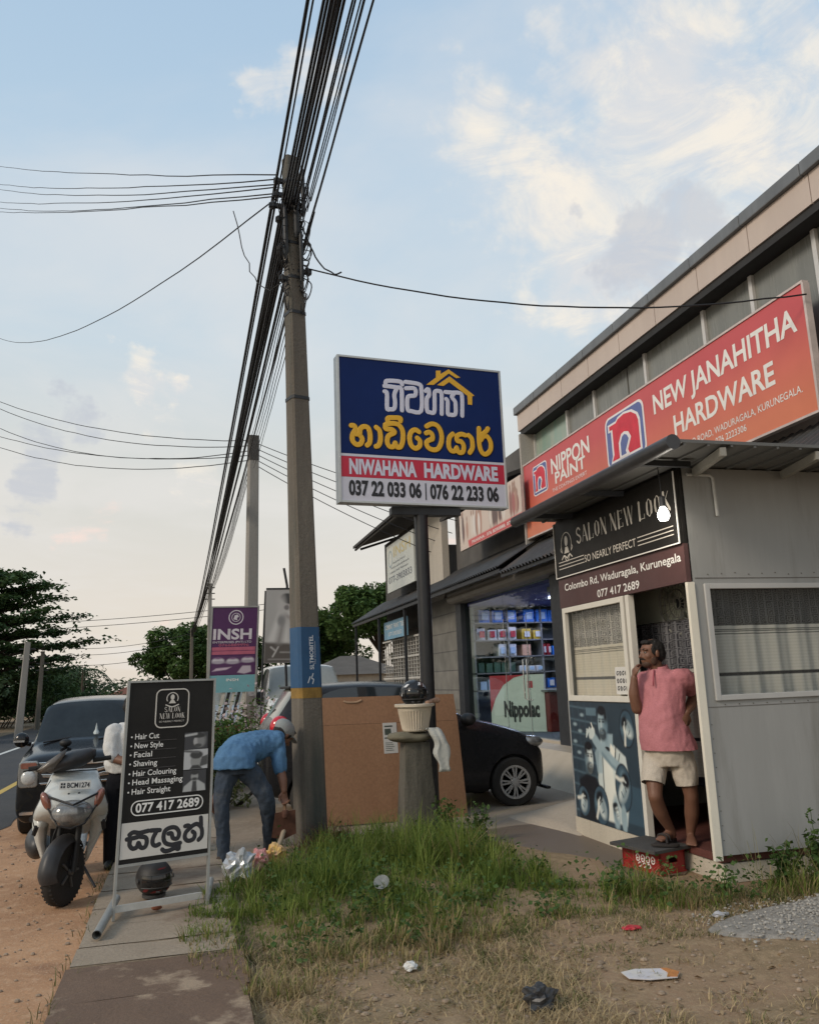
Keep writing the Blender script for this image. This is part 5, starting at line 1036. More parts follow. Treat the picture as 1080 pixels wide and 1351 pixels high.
def simple_pole(x, y, h, w_, label, lean=0.0, m=None):
    t = thing('utility_pole', label, 'utility pole', (x, y, 0), 0, 'utility poles'); pole_body(MB(), (x, y, 0), (x + lean, y, h), w_, w_ * 0.7, 0.2).build('shaft', m or MATS['pole_concrete_pale'], t)
    t_ = MB()
    for k in range(3): t_.box(x + lean - 0.25, x + lean + 0.25, y - 0.03, y + 0.03, h - 0.25 - 0.3 * k, h - 0.20 - 0.3 * k)
    t_.build('crossarm', DARKM, t); return t
simple_pole(1.02, 45, 6.9, 0.24, 'thin distant utility pole rising left of the purple banner', 0.02)
simple_pole(0.20, 62, 5.75, 0.26, 'dark distant utility pole in front of the round tree, where the cables meet', 0.0, PCON)
simple_pole(-5.45, 31, 3.25, 0.26, 'short pale utility pole across the road before the layered tree', 0.15)
simple_pole(-6.3, 40, 3.35, 0.22, 'thin grey pole behind the short pale pole across the road', 0.1, PCON)
def cable(name, a, b, sag, r, label, group, n=26, wob=0.0, seed=0, cat='cable'):
    a, b = Vector(a), Vector(b); P = []
    for i in range(n + 1):
        t = i / n; p = a.lerp(b, t); p.z -= sag * 4 * t * (1 - t)
        if wob: p += mnoise.noise_vector(Vector((t * 14, seed * 3.3, 0))) * wob
        P.append(p)
    o = MB().tube(P, r, 6).build(name, CAB, smooth='all'); return tag(o, label, cat, group)
rr = random.Random(3); n_ = 0
spec = [(-0.145, 6.95, 0.020), (-0.12, 6.90, 0.011)] + [(-0.06 + 0.016 * k, 6.8 - 0.06 * (k % 4), 0.017 - 0.001 * (k % 3)) for k in range(8)] + [(0.08 + 0.025 * k, 6.75 - 0.13 * (k % 3), 0.008 + 0.003 * (k % 2)) for k in range(8)]
LBN = 'black cable of the bundle overhead, between the camera and the nearest pole'; LBF = 'black cable of the bundle sagging from the nearest pole to the far pole'
for i, (dx, z, r) in enumerate(spec):
    r *= 0.78
    c = pole_at(z, p1b, p1t); px_ = c.x - 0.03 + dx; py_ = 8.30 - 0.14
    cable('overhead_cable', (px_ - 0.02 + dx * 0.35, -16, z + 0.30 + 0.03 * (i % 5)), (px_, py_, z - 0.10), 0.30 + 0.03 * (i % 4), r, LBN, 'cables overhead before the nearest pole', 34, 0.012 if r < 0.012 else 0.004, i)
    if i < 14 or i % 2: cable('overhead_cable', (px_, py_, z - 0.10), (0.20 + dx * 0.4, 62, 5.5 - 0.1 * (i % 4)), 0.55 + 0.06 * (i % 4), r * 1.0 + 0.004, LBF, 'cables beyond the nearest pole', 34, 0.006, i + 40)
for i in range(6):
    cable('overhead_cable', (1.0 + 0.02 * i, 8.2, 5.9 - 0.06 * i), (1.36 + 0.02 * i, 19.85, 7.3 - 0.12 * i), 0.1, 0.006, 'thin black wire rising from the nearest pole to the second pole', 'thin wires between the first two poles', 16, 0.01, i + 80)
    cable('overhead_cable', (1.40, 20.05, 7.3 - 0.12 * i), (1.02, 45, 6.6 - 0.05 * i), 0.5, 0.008, 'thin black wire from the second pole to the distant pole', 'thin wires beyond the second pole', 20, 0.01, i + 90)
for i, (yo, z, sg_) in enumerate(((25.9, 17.9, 0.12), (26.0, 17.35, 0.16), (26.05, 17.25, 0.24), (26.2, 16.85, 0.16), (26.25, 16.7, 0.22), (26.3, 16.55, 0.14))):
    s0 = pole_at(6.98 - 0.05 * i, p1b, p1t) + Vector((-0.16, -0.03, 0)); k = 1.12
    cable('service_wire', s0, s0.lerp(Vector((-6.0 - 0.05 * i, yo, z)), k) , sg_, 0.0075, 'service wire crossing the road from the head of the nearest pole', 'service wires to the left of the nearest pole', 24, 0.02, i + 100)
cable('service_wire', pole_at(6.7, p1b, p1t) + Vector((-0.17, -0.03, 0)), Vector((-6.0, 27.4, 12.7)), 0.7, 0.008, 'single lower service wire falling away to the left from the nearest pole', 'low wire', 26, 0.012, 120)
for i, (yo, z) in enumerate(((27.9, 10.75), (28.0, 10.55), (28.2, 9.95), (28.3, 9.7), (28.35, 9.35))):
    cable('service_wire', (1.45, 20, 7.42 - 0.12 * i), Vector((-6.0, yo, z)), 0.35 + 0.1 * (i % 3), 0.011, 'service wire crossing the road from the second pole', 'service wires to the left of the second pole', 22, 0.02, i + 130)
    cable('service_wire', (1.48, 20, 7.38 - 0.14 * i), (5.95, 17.6 + 0.4 * i, 5.05 - 0.22 * i + 0.25), 0.12, 0.010, 'service wire from the second pole to the block shop', 'service wires to the block shop', 14, 0.0, i)
cable('service_wire', pole_at(5.9, p1b, p1t) + Vector((0.12, -0.05, 0)), (5.60, 6.1, 4.95), 0.28, 0.008, 'wire from the nearest pole across to the red shop sign', 'wire to the shop', 26, 0.01, 150)
cable('service_wire', pole_at(6.35, p1b, p1t) + Vector((0.1, -0.08, 0)), pole_at(5.85, p1b, p1t) + Vector((0.50, -0.10, 0)), 0.18, 0.009, 'cut cable end hanging loose at the right of the nearest pole', 'loose cable end', 12, 0.02, 151)
cable('service_wire', pole_at(6.6, p1b, p1t) + Vector((-0.60, 0.5, 0.2)), pole_at(5.75, p1b, p1t) + Vector((-0.12, -0.06, 0)), 0.45, 0.006, 'slack loop of thin wire hanging at the left of the nearest pole', 'slack wire', 16, 0.03, 152)
for i, (z, za) in enumerate(((5.9, 6.1), (5.5, 5.8))):
    cable('distant_wire', (-14, 58, z), (6, 46, za), 0.3, 0.018, 'thin distant wire crossing the road ahead beyond the second pole', 'distant wires across the road', 16)
for i, (z, za) in enumerate(((4.9, 4.6), (4.4, 4.2), (3.6, 3.5))):
    cable('distant_wire', (-9, 70, z), (0.3, 62, za + 0.8), 0.35, 0.02, 'faint wire between the layered tree and the far dark pole', 'far wires by the layered tree', 12)
# ------------------------------------------------------------------ banners by the second pole
def banner(name, label, O, W_, H_, frame_m, lean=0.0):
    t = thing(name, label, 'banner', (O[0] + W_ / 2, O[1], 0)); P = Panel(O, Vector((math.cos(lean * 0), 0.0, 0)), Vector((lean, 0, 1)), (0, -1, 0)); return t, P
PURP = M('purple_banner', (0.075, 0.022, 0.088), 0.6, var=0.12); TEAL = M('teal_banner_foot', (0.16, 0.36, 0.40), 0.6, var=0.1); PINKB = M('rose_band', (0.42, 0.11, 0.17), 0.6)
bt, P = banner('purple_banner', 'purple standing banner with white capitals and furniture pictures, left of the second pole', (0.40, 17.5, 1.40), 0.90, 1.70, None, 0.04)
P.rect(MB(), 0, 0.9, 0.34, 1.70, -0.03, 0).build('sheet', PURP, bt); P.rect(MB(), 0, 0.9, 0, 0.338, -0.03, 0).build('teal_foot', TEAL, bt)
t_ = MB(); P.rect(t_, -0.035, 0, -1.4, 1.73, -0.04, 0.01); P.rect(t_, 0.9, 0.935, -1.4, 1.73, -0.04, 0.01); P.rect(t_, 0, 0.9, 1.70, 1.73, -0.04, 0.01); t_.build('frame', STEEL, bt)
t_ = MB(); P.text(t_, 'INSH', 0.03, 0.80, 1.06, 0.20, 0.003, 0.03); P.text(t_, 'ENTERPRISES (PVT) LTD', 0.03, 0.80, 0.98, 0.04, 0.003, 0.008); P.ring(t_, (0.47, 1.50), 0.14, 0.02, 0.0, 0.003); P.ring(t_, (0.47, 1.50), 0.085, 0.012, 0.0, 0.003); P.poly(t_, [(0.42, 1.46), (0.44, 1.54), (0.50, 1.56), (0.53, 1.51), (0.49, 1.49), (0.50, 1.44)], 0, 0.003); t_.build('lettering', M('pale_banner_print', (0.60, 0.56, 0.60), 0.5), bt)
t_ = MB(); P.rect(t_, 0.02, 0.88, 0.83, 0.90, 0, 0.003); P.rect(t_, 0.02, 0.88, 0.75, 0.82, 0, 0.003); P.text(t_, '0766889996', 0.15, 0.75, 0.915, 0.05, 0.003, 0.01); t_.build('rose_band', PINKB, bt)
pr = Print(0.86, 0.36, 60, 30, (0.075, 0.022, 0.088))
for u, v in ((0.13, 0.27), (0.42, 0.26), (0.72, 0.28)): pr.ell(u, v, 0.12, 0.055, (0.55, 0.52, 0.56)); pr.ell(u, v - 0.03, 0.13, 0.03, (0.36, 0.32, 0.38)); pr.ell(u, v + 0.05, 0.07, 0.02, (0.20, 0.10, 0.20))
pr.poly([(0.02, 0.06), (0.30, 0.09), (0.40, 0.14), (0.10, 0.12)], (0.52, 0.42, 0.50)); pr.poly([(0.52, 0.03), (0.66, 0.0), (0.80, 0.04), (0.78, 0.16), (0.62, 0.16)], (0.46, 0.40, 0.46)); pr.build('furniture_picture', P, bt, d=0.002, u0=0.02, v0=0.36)
P.text(MB(), 'INSH', 0.33, 0.57, 0.22, 0.05, 0.003, 0.01).build('lettering', WHL, bt)
wt, P = banner('bride_banner', 'black and white banner of a veiled figure, hung on poles behind the nearest utility pole', (1.38, 16.2, 1.92), 0.74, 1.40, None, 0.035)
P.rect(MB(), 0, 0.74, 0, 1.40, -0.03, 0).build('sheet', M('grey_banner', (0.25, 0.245, 0.24), 0.6), wt)
pr = Print(0.74, 1.40, 50, 92, (0.36, 0.355, 0.345)); w_, h_ = 0.74, 1.4
pr.poly([(0, 0), (w_, 0), (w_, 0.36), (0, 0.40)], (0.085, 0.075, 0.068)); pr.poly([(0.05, 0.4), (0.70, 0.36), (0.62, 0.9), (0.40, 1.15), (0.24, 0.95)], (0.52, 0.515, 0.50), 0.08); pr.line([(0.36, 0.9), (0.27, 0.4)], 0.10, (0.20, 0.19, 0.185), 0.12); pr.line([(0.46, 0.85), (0.5, 0.4)], 0.05, (0.32, 0.31, 0.30), 0.10)
pr.ell(0.44, 1.10, 0.10, 0.12, (0.40, 0.385, 0.37)); pr.ell(0.43, 1.22, 0.15, 0.10, (0.05, 0.05, 0.05), 0.03, -0.3); pr.ell(0.30, 1.05, 0.08, 0.22, (0.42, 0.41, 0.40), 0.1); pr.line([(0.42, 0.88), (0.56, 0.78), (0.74, 0.72)], 0.06, (0.30, 0.28, 0.27), 0.03); pr.ell(0.40, 1.05, 0.05, 0.05, (0.16, 0.15, 0.15), 0.03); pr.ell(0.3, 0.80, 0.07, 0.10, (0.20, 0.2, 0.2), 0.06)
pr.line([(0.12, 0.30), (0.22, 0.22), (0.16, 0.12), (0.26, 0.30)], 0.025, (0.45, 0.44, 0.43)); pr.line([(0.30, 0.2), (0.60, 0.19)], 0.02, (0.3, 0.29, 0.28)); pr.line([(0.08, 0.07), (0.6, 0.06)], 0.015, (0.3, 0.29, 0.28)); pr.build('picture', P, wt, d=0.003)
t_ = MB(); P.rect(t_, 0, 0.74, 1.40, 1.43, -0.04, 0.01); t_.tube([(1.30, 16.25, 0), (1.36, 16.25, 1.95), (1.42, 16.25, 3.3)], 0.02).tube([(1.86, 16.3, 0), (1.80, 16.3, 2.0), (1.84, 16.3, 3.4), (1.78, 16.3, 3.75)], 0.025).tube([(1.98, 16.35, 0), (2.0, 16.35, 2.0)], 0.02); t_.build('frame', DARKM, wt)
# ================================================================== VEHICLES
BLK = M('black_car_paint', (0.007, 0.007, 0.008), 0.20, var=0.15, vs=2, spec=0.3, coat=0.35)
DUST = M('charcoal_car_paint', (0.017, 0.017, 0.019), 0.27, var=0.3, vs=2.5, spec=0.26, coat=0.12)
CGL = M('car_window_glass', (0.020, 0.026, 0.030), 0.06, var=0, spec=0.7)
RUB = M('tyre_rubber', (0.018, 0.018, 0.018), 0.85, var=0.25, vs=12, bump=0.2, bs=90, col2=(0.030, 0.027, 0.024))
PLAST = M('black_plastic', (0.018, 0.018, 0.019), 0.55, var=0.2)
SILV = M('silver_wheel_paint', (0.42, 0.42, 0.42), 0.35, metal=0.5, var=0.1)
HLG = M('headlamp_lens', (0.20, 0.20, 0.195), 0.08, var=0.5, vs=16, spec=0.8, coat=0.6)
REDL = M('red_tail_lens', (0.55, 0.012, 0.025), 0.12, var=0.3, vs=18, coat=0.6)
AMB = M('amber_lens', (0.25, 0.10, 0.07), 0.15, var=0.2, coat=0.5)
PLATEW = M('number_plate_white', (0.56, 0.56, 0.53), 0.5, var=0.06)
def car_body(root, st, glass_rows, parts, arches, sub=2):
    """st: list of (x, zb, zbelt, ztop, wb, wbelt, wtop); local x back from the nose, y across. parts(i, row) -> key"""
    rings = []
    for (x, zb, zl, zt, wb, wl, wt) in st:
        zm = zb + (zl - zb) * 0.5; h = [(0, zb), (wb * 0.86, zb), (wb, zb + 0.06), (max(wb, wl) * 1.0, zm), (wl, zl - 0.02), (wl * 0.985, zl + 0.015), (wt, zt - 0.045), (wt * 0.86, zt - 0.006), (wt * 0.45, zt + 0.012), (0, zt + 0.018)]
        rings.append([(x, -y, z) for y, z in h] + [(x, y, z) for y, z in h[-2:0:-1]])
    n = len(rings[0]); keys = list(parts['mats'].keys()); vs = [p for r in rings for p in r]; fs = []; mi = []
    for i in range(len(rings) - 1):
        for j in range(n):
            k = (j + 1) % n; fs.append((i * n + j, i * n + k, (i + 1) * n + k, (i + 1) * n + j))
            row = j if j < 9 else n - 1 - j; mi.append(keys.index(parts['tag'](i, row)))
    fs.append(tuple(range(n - 1, -1, -1))); mi.append(keys.index('body')); fs.append(tuple((len(rings) - 1) * n + j for j in range(n))); mi.append(keys.index('body'))
    me = bpy.data.meshes.new('car_shell'); me.from_pydata(vs, [], fs)
    for k in keys: me.materials.append(parts['mats'][k])
    me.polygons.foreach_set('material_index', mi)
    bm = bmesh.new(); bm.from_mesh(me); bmesh.ops.recalc_face_normals(bm, faces=bm.faces)
    cl = bm.edges.layers.float.new('crease_edge')
    for e in bm.edges:
        if len({f.material_index for f in e.link_faces}) > 1: e[cl] = 0.75
    bm.to_mesh(me); bm.free()
    o = bpy.data.objects.new('car_shell', me); COL.objects.link(o)
    md = o.modifiers.new('s', 'SUBSURF'); md.levels = sub; md.render_levels = sub
    cut = MB()
    for (ax, az, ar, w_) in arches:
        cut.lathe([(ar, -w_), (ar, w_)], (ax, 0, az), 28, ax='y')
    if arches:
        cm = bpy.data.meshes.new('cut'); cm.from_pydata(cut.v, [], cut.f)
        for k in keys: cm.materials.append(parts['mats'][k])
        cm.polygons.foreach_set('material_index', [keys.index('trim')] * len(cm.polygons))
        b2 = bmesh.new(); b2.from_mesh(cm); bmesh.ops.recalc_face_normals(b2, faces=b2.faces); b2.to_mesh(cm); b2.free()
        co = bpy.data.objects.new('cut', cm); COL.objects.link(co)
        bo = o.modifiers.new('b', 'BOOLEAN'); bo.operation = 'DIFFERENCE'; bo.object = co; bo.solver = 'EXACT'
    bake(o)
    if arches: bpy.data.objects.remove(co)
    src = o.data
    # shell pieces: split by key into parts
    V = [tuple(v.co) for v in src.vertices]; out = {}
    for k in keys:
        mb = MB(); used = {}
        for p in src.polygons:
            if p.material_index != keys.index(k): continue
            f = []
            for v in p.vertices:
                if v not in used: used[v] = len(mb.v); mb.v.append(V[v])
                f.append(used[v])
            mb.f.append(tuple(f))
        if mb.f:
            out[k] = mb.build(k if k not in ('body',) else 'body', parts['mats'][k], root, smooth='all', local=True, recalc=False)
            try: out[k].data.set_sharp_from_angle(angle=R(42))
            except Exception: pass
    bpy.data.objects.remove(o); return out
def wheel(root, x, y, r, w_, side, spokes=8, rim=0.66):
    t_ = MB(); t_.lathe([(r * rim, -w_ / 2), (r * 0.92, -w_ / 2), (r, -w_ * 0.36), (r * 1.004, 0), (r, w_ * 0.36), (r * 0.92, w_ / 2), (r * rim, w_ / 2), (r * rim, -w_ / 2)], (x, y, r), 32, ax='y')
    del t_.f[-2:]
    wl = t_.build('wheel', RUB, root, smooth=True, local=True)
    f = y + side * (w_ / 2 - 0.012); rm = MB(); s = side
    rm.lathe([(0.02, f), (r * 0.20, f + s * 0.012), (r * 0.24, f - s * 0.004)] if False else [(0.001, f + s * 0.016), (r * 0.15, f + s * 0.012), (r * 0.20, f - s * 0.004), (r * 0.001, f - s * 0.006)], (x, 0, r), 20, ax='y')
    rm.lathe([(r * rim * 0.86, f - s * 0.02), (r * rim * 0.90, f + s * 0.012), (r * rim * 1.03, f + s * 0.014), (r * rim * 1.03, f - s * 0.02)], (x, 0, r), 32, ax='y')
    for k in range(spokes):
        a = 2 * math.pi * k / spokes
        for da in (-0.13, 0.13):
            c, s_ = math.cos(a + da), math.sin(a + da); d = Vector((c, 0, s_)); tn = Vector((-s_, 0, c))
            m_ = Vector((x, f, r)) + d * r * rim * 0.55; rm.obox(m_, d, tn, (0, 1, 0), r * rim * 0.38, r * 0.035, 0.010)
    rm.build('rim', SILV, wl, smooth=True, local=True)
    MB().lathe([(0.001, f - s * 0.03), (r * rim * 0.95, f - s * 0.03), (r * rim * 0.95, f - s * 0.035), (0.001, f - s * 0.035)], (x, 0, r), 24, ax='y').build('brake_shadow_plate', PLAST, wl, local=True)
    return wl
# ---- charcoal hatchback parked nose to the shops, its side to the camera (local x runs back from the nose)
hb = thing('parked_car', 'small black hatchback parked behind the cardboard sheet, nose towards the shop', 'car', (4.22, 10.36, 0), R(180))
# local +x -> world -X ; local y -> world -Y : the near side is local +y
st = [(0.0, 0.26, 0.52, 0.60, 0.40, 0.44, 0.34), (0.04, 0.20, 0.60, 0.70, 0.62, 0.60, 0.50), (0.20, 0.18, 0.70, 0.83, 0.70, 0.69, 0.60), (0.55, 0.18, 0.80, 0.94, 0.73, 0.72, 0.64), (0.95, 0.18, 0.88, 1.03, 0.735, 0.73, 0.66),
      (1.08, 0.18, 0.91, 1.10, 0.735, 0.73, 0.65), (1.42, 0.18, 0.94, 1.36, 0.735, 0.73, 0.60), (1.62, 0.18, 0.95, 1.455, 0.735, 0.73, 0.575), (1.72, 0.18, 0.95, 1.475, 0.735, 0.73, 0.57), (2.22, 0.18, 0.97, 1.50, 0.735, 0.73, 0.57), (2.30, 0.18, 0.975, 1.50, 0.735, 0.73, 0.57), (2.78, 0.19, 1.0, 1.485, 0.735, 0.72, 0.565), (2.98, 0.22, 1.02, 1.47, 0.73, 0.715, 0.56), (3.06, 0.24, 1.03, 1.44, 0.72, 0.71, 0.555),
      (3.28, 0.28, 1.02, 1.12, 0.71, 0.70, 0.60), (3.36, 0.30, 0.96, 1.02, 0.69, 0.68, 0.60), (3.42, 0.34, 0.72, 0.80, 0.62, 0.62, 0.56)]
def hbt(i, row):
    if row == 0: return 'trim'
    if i in (5, 6) and row in (6, 7, 8): return 'windscreen'
    if row == 5 and i in (6, 8, 10): return 'side_window'
    if row == 5 and i in (7, 9): return 'trim'
    if i == 13 and row in (6, 7, 8): return 'rear_window'
    return 'body'
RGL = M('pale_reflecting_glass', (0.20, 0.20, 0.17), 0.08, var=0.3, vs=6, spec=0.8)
car_body(hb, st, None, dict(mats=dict(body=DUST, trim=PLAST, windscreen=CGL, side_window=CGL, rear_window=RGL), tag=hbt), [(0.47, 0.28, 0.325, 0.9), (2.83, 0.28, 0.325, 0.9)])
for x in (0.47, 2.83):
    for y_, s_ in ((0.655, 1), (-0.655, -1)): wheel(hb, x, y_, 0.282, 0.16, s_)
for s_ in (1, -1):
    t_ = MB(); t_.ell((0.20, 0.52 * s_, 0.715), (0.19, 0.155, 0.080), 18, 12); t_.build('headlight', HLG, hb, smooth='all', local=True)
    t_ = MB(); t_.ell((1.05, 0.82 * s_, 1.03), (0.09, 0.12, 0.075), 16, 10).tube([(1.05, 0.70 * s_, 0.98), (1.05, 0.78 * s_, 1.02)], 0.025, 8); t_.build('wing_mirror', PLAST, hb, smooth='all', local=True)
    t_ = MB(); t_.ell((3.215, 0.640 * s_, 1.04), (0.115, 0.088, 0.125), 18, 14); t_.build('tail_light', REDL, hb, smooth='all', local=True)
    t_ = MB(); t_.box(1.86, 2.02, 0.732 * s_, 0.752 * s_, 0.86, 0.885) if s_ > 0 else t_.box(1.86, 2.02, -0.752, -0.732, 0.86, 0.885); t_.build('door_handle', DUST, hb, local=True, bevel=0.005)
    t_ = MB()                                           # door shut lines
    for pts in ([(1.14, 0.90), (1.10, 0.60), (1.14, 0.30)], [(2.26, 0.95), (2.28, 0.60), (2.22, 0.30)]): t_.tube([(x, 0.737 * s_, z) for x, z in pts], 0.005, 5)
    t_.build('door_gap', PLAST, hb, local=True)
MB().box(0.02, 0.10, -0.45, 0.45, 0.19, 0.30).box(-0.012, 0.05, -0.66, 0.66, 0.165, 0.20).build('bumper_lip', PLAST, hb, local=True, bevel=0.02)
MB().box(2.95, 3.10, -0.50, 0.50, 1.455, 1.485).build('roof_spoiler', PLAST, hb, local=True, bevel=0.01)
MB().tube([(3.31, -0.30, 1.06), (3.22, 0.18, 1.22)], 0.012, 6).build('rear_wiper', PLAST, hb, local=True)
MB().box(3.425, 3.43, -0.26, 0.26, 0.62, 0.74).build('number_plate', PLATEW, hb, local=True)

# ---- black boxy wagon facing the camera (local x back from the nose)
vn = thing('parked_car', 'black boxy wagon with chrome grille parked on the dirt shoulder, facing the camera', 'car', (-1.10, 9.98, 0), R(90))
# local x -> world +Y, local y -> world -X : near left in the picture is local +y
st = [(0.0, 0.22, 0.50, 0.66, 0.56, 0.58, 0.50), (0.035, 0.17, 0.62, 0.80, 0.645, 0.64, 0.58), (0.12, 0.16, 0.74, 0.86, 0.672, 0.665, 0.60), (0.40, 0.16, 0.83, 0.90, 0.675, 0.67, 0.615), (0.66, 0.16, 0.86, 0.94, 0.675, 0.67, 0.615), (0.74, 0.16, 0.87, 0.97, 0.675, 0.67, 0.61),
      (1.10, 0.16, 0.88, 1.31, 0.675, 0.67, 0.565), (1.22, 0.16, 0.88, 1.385, 0.675, 0.67, 0.555), (1.34, 0.16, 0.88, 1.415, 0.675, 0.67, 0.55), (1.90, 0.16, 0.89, 1.44, 0.675, 0.67, 0.55), (1.98, 0.16, 0.89, 1.44, 0.675, 0.67, 0.55), (2.6, 0.16, 0.90, 1.43, 0.675, 0.67, 0.55), (2.7, 0.17, 0.90, 1.425, 0.67, 0.665, 0.55), (3.04, 0.2, 0.90, 1.38, 0.66, 0.65, 0.54), (3.10, 0.24, 0.86, 1.30, 0.62, 0.62, 0.52)]
def vnt(i, row):
    if row == 0: return 'trim'
    if i in (5, 6) and row in (6, 7, 8): return 'windscreen'
    if row == 5 and i in (6, 8, 10, 12): return 'side_window'
    return 'body'
WSG = M('windscreen_glass', (0.030, 0.038, 0.044), 0.10, var=0.35, vs=1.6, spec=0.22, col2=(0.014, 0.018, 0.022))
car_body(vn, st, None, dict(mats=dict(body=BLK, trim=PLAST, windscreen=WSG, side_window=CGL), tag=vnt), [(0.55, 0.25, 0.30, 0.9), (2.62, 0.25, 0.30, 0.9)])
for x in (0.55, 2.62):
    for y_, s_ in ((0.60, 1), (-0.60, -1)): wheel(vn, x, y_, 0.252, 0.15, s_)
VP = Panel(Vector((0, 0, 0)), (0, -1, 0), (0, 0, 1), (-1, 0, 0))                  # the nose, local coordinates
CHRM = M('chrome', (0.80, 0.80, 0.80), 0.12, metal=1.0, var=0)
def lb(mb, name, m, par=None, **k): return mb.build(name, m, par or vn, local=True, **k)
t_ = MB(); VP.poly(t_, rrect(-0.42, 0.42, 0.56, 0.78, 0.03), -0.06, 0.022); gr = lb(t_, 'grille', PLAST)
t_ = MB()
VP.poly(t_, [(-0.43, 0.785), (0.43, 0.785), (0.40, 0.745), (-0.40, 0.745)], -0.02, 0.040)
VP.poly(t_, [(-0.41, 0.725), (-0.30, 0.725), (-0.06, 0.675), (0.06, 0.675), (0.30, 0.725), (0.41, 0.725), (0.39, 0.69), (0.28, 0.69), (0.06, 0.642), (-0.06, 0.642), (-0.28, 0.69), (-0.39, 0.69)], 0.023, 0.040)
VP.poly(t_, [(-0.40, 0.665), (-0.22, 0.655), (-0.05, 0.615), (0.05, 0.615), (0.22, 0.655), (0.40, 0.665), (0.38, 0.63), (0.2, 0.615), (0.05, 0.58), (-0.05, 0.58), (-0.2, 0.615), (-0.38, 0.63)], 0.023, 0.038)
VP.poly(t_, [(-0.42, 0.575), (0.42, 0.575), (0.40, 0.555), (-0.40, 0.555)], 0.0, 0.036)
lb(t_, 'chrome_bar', CHRM, gr, bevel=0.004)
for s_ in (-1, 1):
    t_ = MB(); VP.poly(t_, rrect(min(s_ * 0.435, s_ * 0.63), max(s_ * 0.435, s_ * 0.63), 0.53, 0.80, 0.035), -0.12, 0.004); h_ = lb(t_, 'headlight', M('lamp_housing', (0.30, 0.30, 0.29), 0.25, metal=0.6, var=0.1), bevel=0.012)
    t_ = MB(); t_.ell((0.0, -s_ * 0.53, 0.63), (0.03, 0.075, 0.075), 20, 12); lb(t_, 'lens', M('clear_lamp_lens', (0.52, 0.53, 0.52), 0.10, var=0.3, vs=18, spec=0.7, coat=0.5), h_, smooth='all')
    t_ = MB(); VP.poly(t_, rrect(min(s_ * 0.45, s_ * 0.61), max(s_ * 0.45, s_ * 0.61), 0.725, 0.785, 0.02), 0.002, 0.010); lb(t_, 'indicator', AMB, h_, bevel=0.004)
    t_ = MB(); VP.poly(t_, rrect(min(s_ * 0.40, s_ * 0.60), max(s_ * 0.40, s_ * 0.60), 0.255, 0.285, 0.01), -0.06, 0.01); lb(t_, 'bumper_vent', CHRM)
    t_ = MB(); t_.ell((0.86, 0.765 * s_, 0.985), (0.06, 0.085, 0.085), 16, 10).tube([(0.88, 0.66 * s_, 0.93), (0.87, 0.74 * s_, 0.95)], 0.025, 8); m_ = lb(t_, 'wing_mirror', BLK, smooth='all')
    t_ = MB(); t_.box(0.79, 0.806, min(0.72 * s_, 0.84 * s_), max(0.72 * s_, 0.84 * s_), 0.962, 0.985); lb(t_, 'mirror_indicator', CHRM, m_)
MB_ = MB(); VP.poly(MB_, rrect(-0.50, 0.50, 0.18, 0.24, 0.02), -0.04, 0.014); lb(MB_, 'bumper_slot', PLAST)
t_ = MB(); VP.rect(t_, -0.38, 0.10, 0.32, 0.435, 0.004, 0.016); np_ = lb(t_, 'number_plate', PLATEW)
t_ = MB(); VP.text(t_, 'CBE', -0.22, -0.02, 0.345, 0.065, 0.018, 0.02); 
for k in range(2):
    for j in range(2): VP.rect(t_, -0.36 + k * 0.06, -0.32 + k * 0.06, 0.34 + j * 0.045, 0.375 + j * 0.045, 0.0165, 0.018)
lb(t_, 'lettering', INK, np_)
WP = Panel(Vector((0.075, 0, 0.795)), (0, -1, 0), Vector((0.25, 0, 0.12)).normalized(), Vector((-0.12, 0, 0.25)).normalized())
t_ = MB()
for ch, u in zip('WAGON', (-0.36, -0.20, -0.02, 0.16, 0.32)): WP.text(t_, ch, u, u + 0.07, 0.022, 0.055, 0.026, 0.02)
lb(t_, 'hood_lettering', CHRM)
t_ = MB(); t_.tube([(0.67, 0.50, 0.955), (0.80, 0.10, 1.01), (0.79, -0.12, 1.005)], 0.010, 6).tube([(0.67, -0.10, 0.965), (0.80, -0.40, 1.0)], 0.010, 6); lb(t_, 'wiper', PLAST)
t_ = MB(); t_.ell((0.36, 0.22, 0.955), (0.055, 0.065, 0.045), 14, 10).tube([(0.36, 0.22, 0.90), (0.36, 0.22, 0.95)], 0.02, 8); lb(t_, 'hood_mirror', PLAST, smooth='all')
t_ = MB(); t_.lathe([(0.16, -0.010), (0.175, 0.0), (0.16, 0.010)], (0, 0, 0), 24); 
# ornament on the dash seen as a pale shape behind the glass, and roof channel lines
t_ = MB(); t_.lathe([(0.04, 0), (0.035, 0.02), (0.018, 0.05), (0.008, 0.10), (0.001, 0.13)], (0.80, -0.06, 1.015), 10); lb(t_, 'dash_ornament', M('pale_ornament', (0.45, 0.50, 0.50), 0.5))
# ---- white scooter, front towards the camera
sc = thing('scooter', 'white scooter with dark front mudguard parked on the dirt in front of the black wagon', 'scooter', (-0.855, 6.88, 0), R(8))
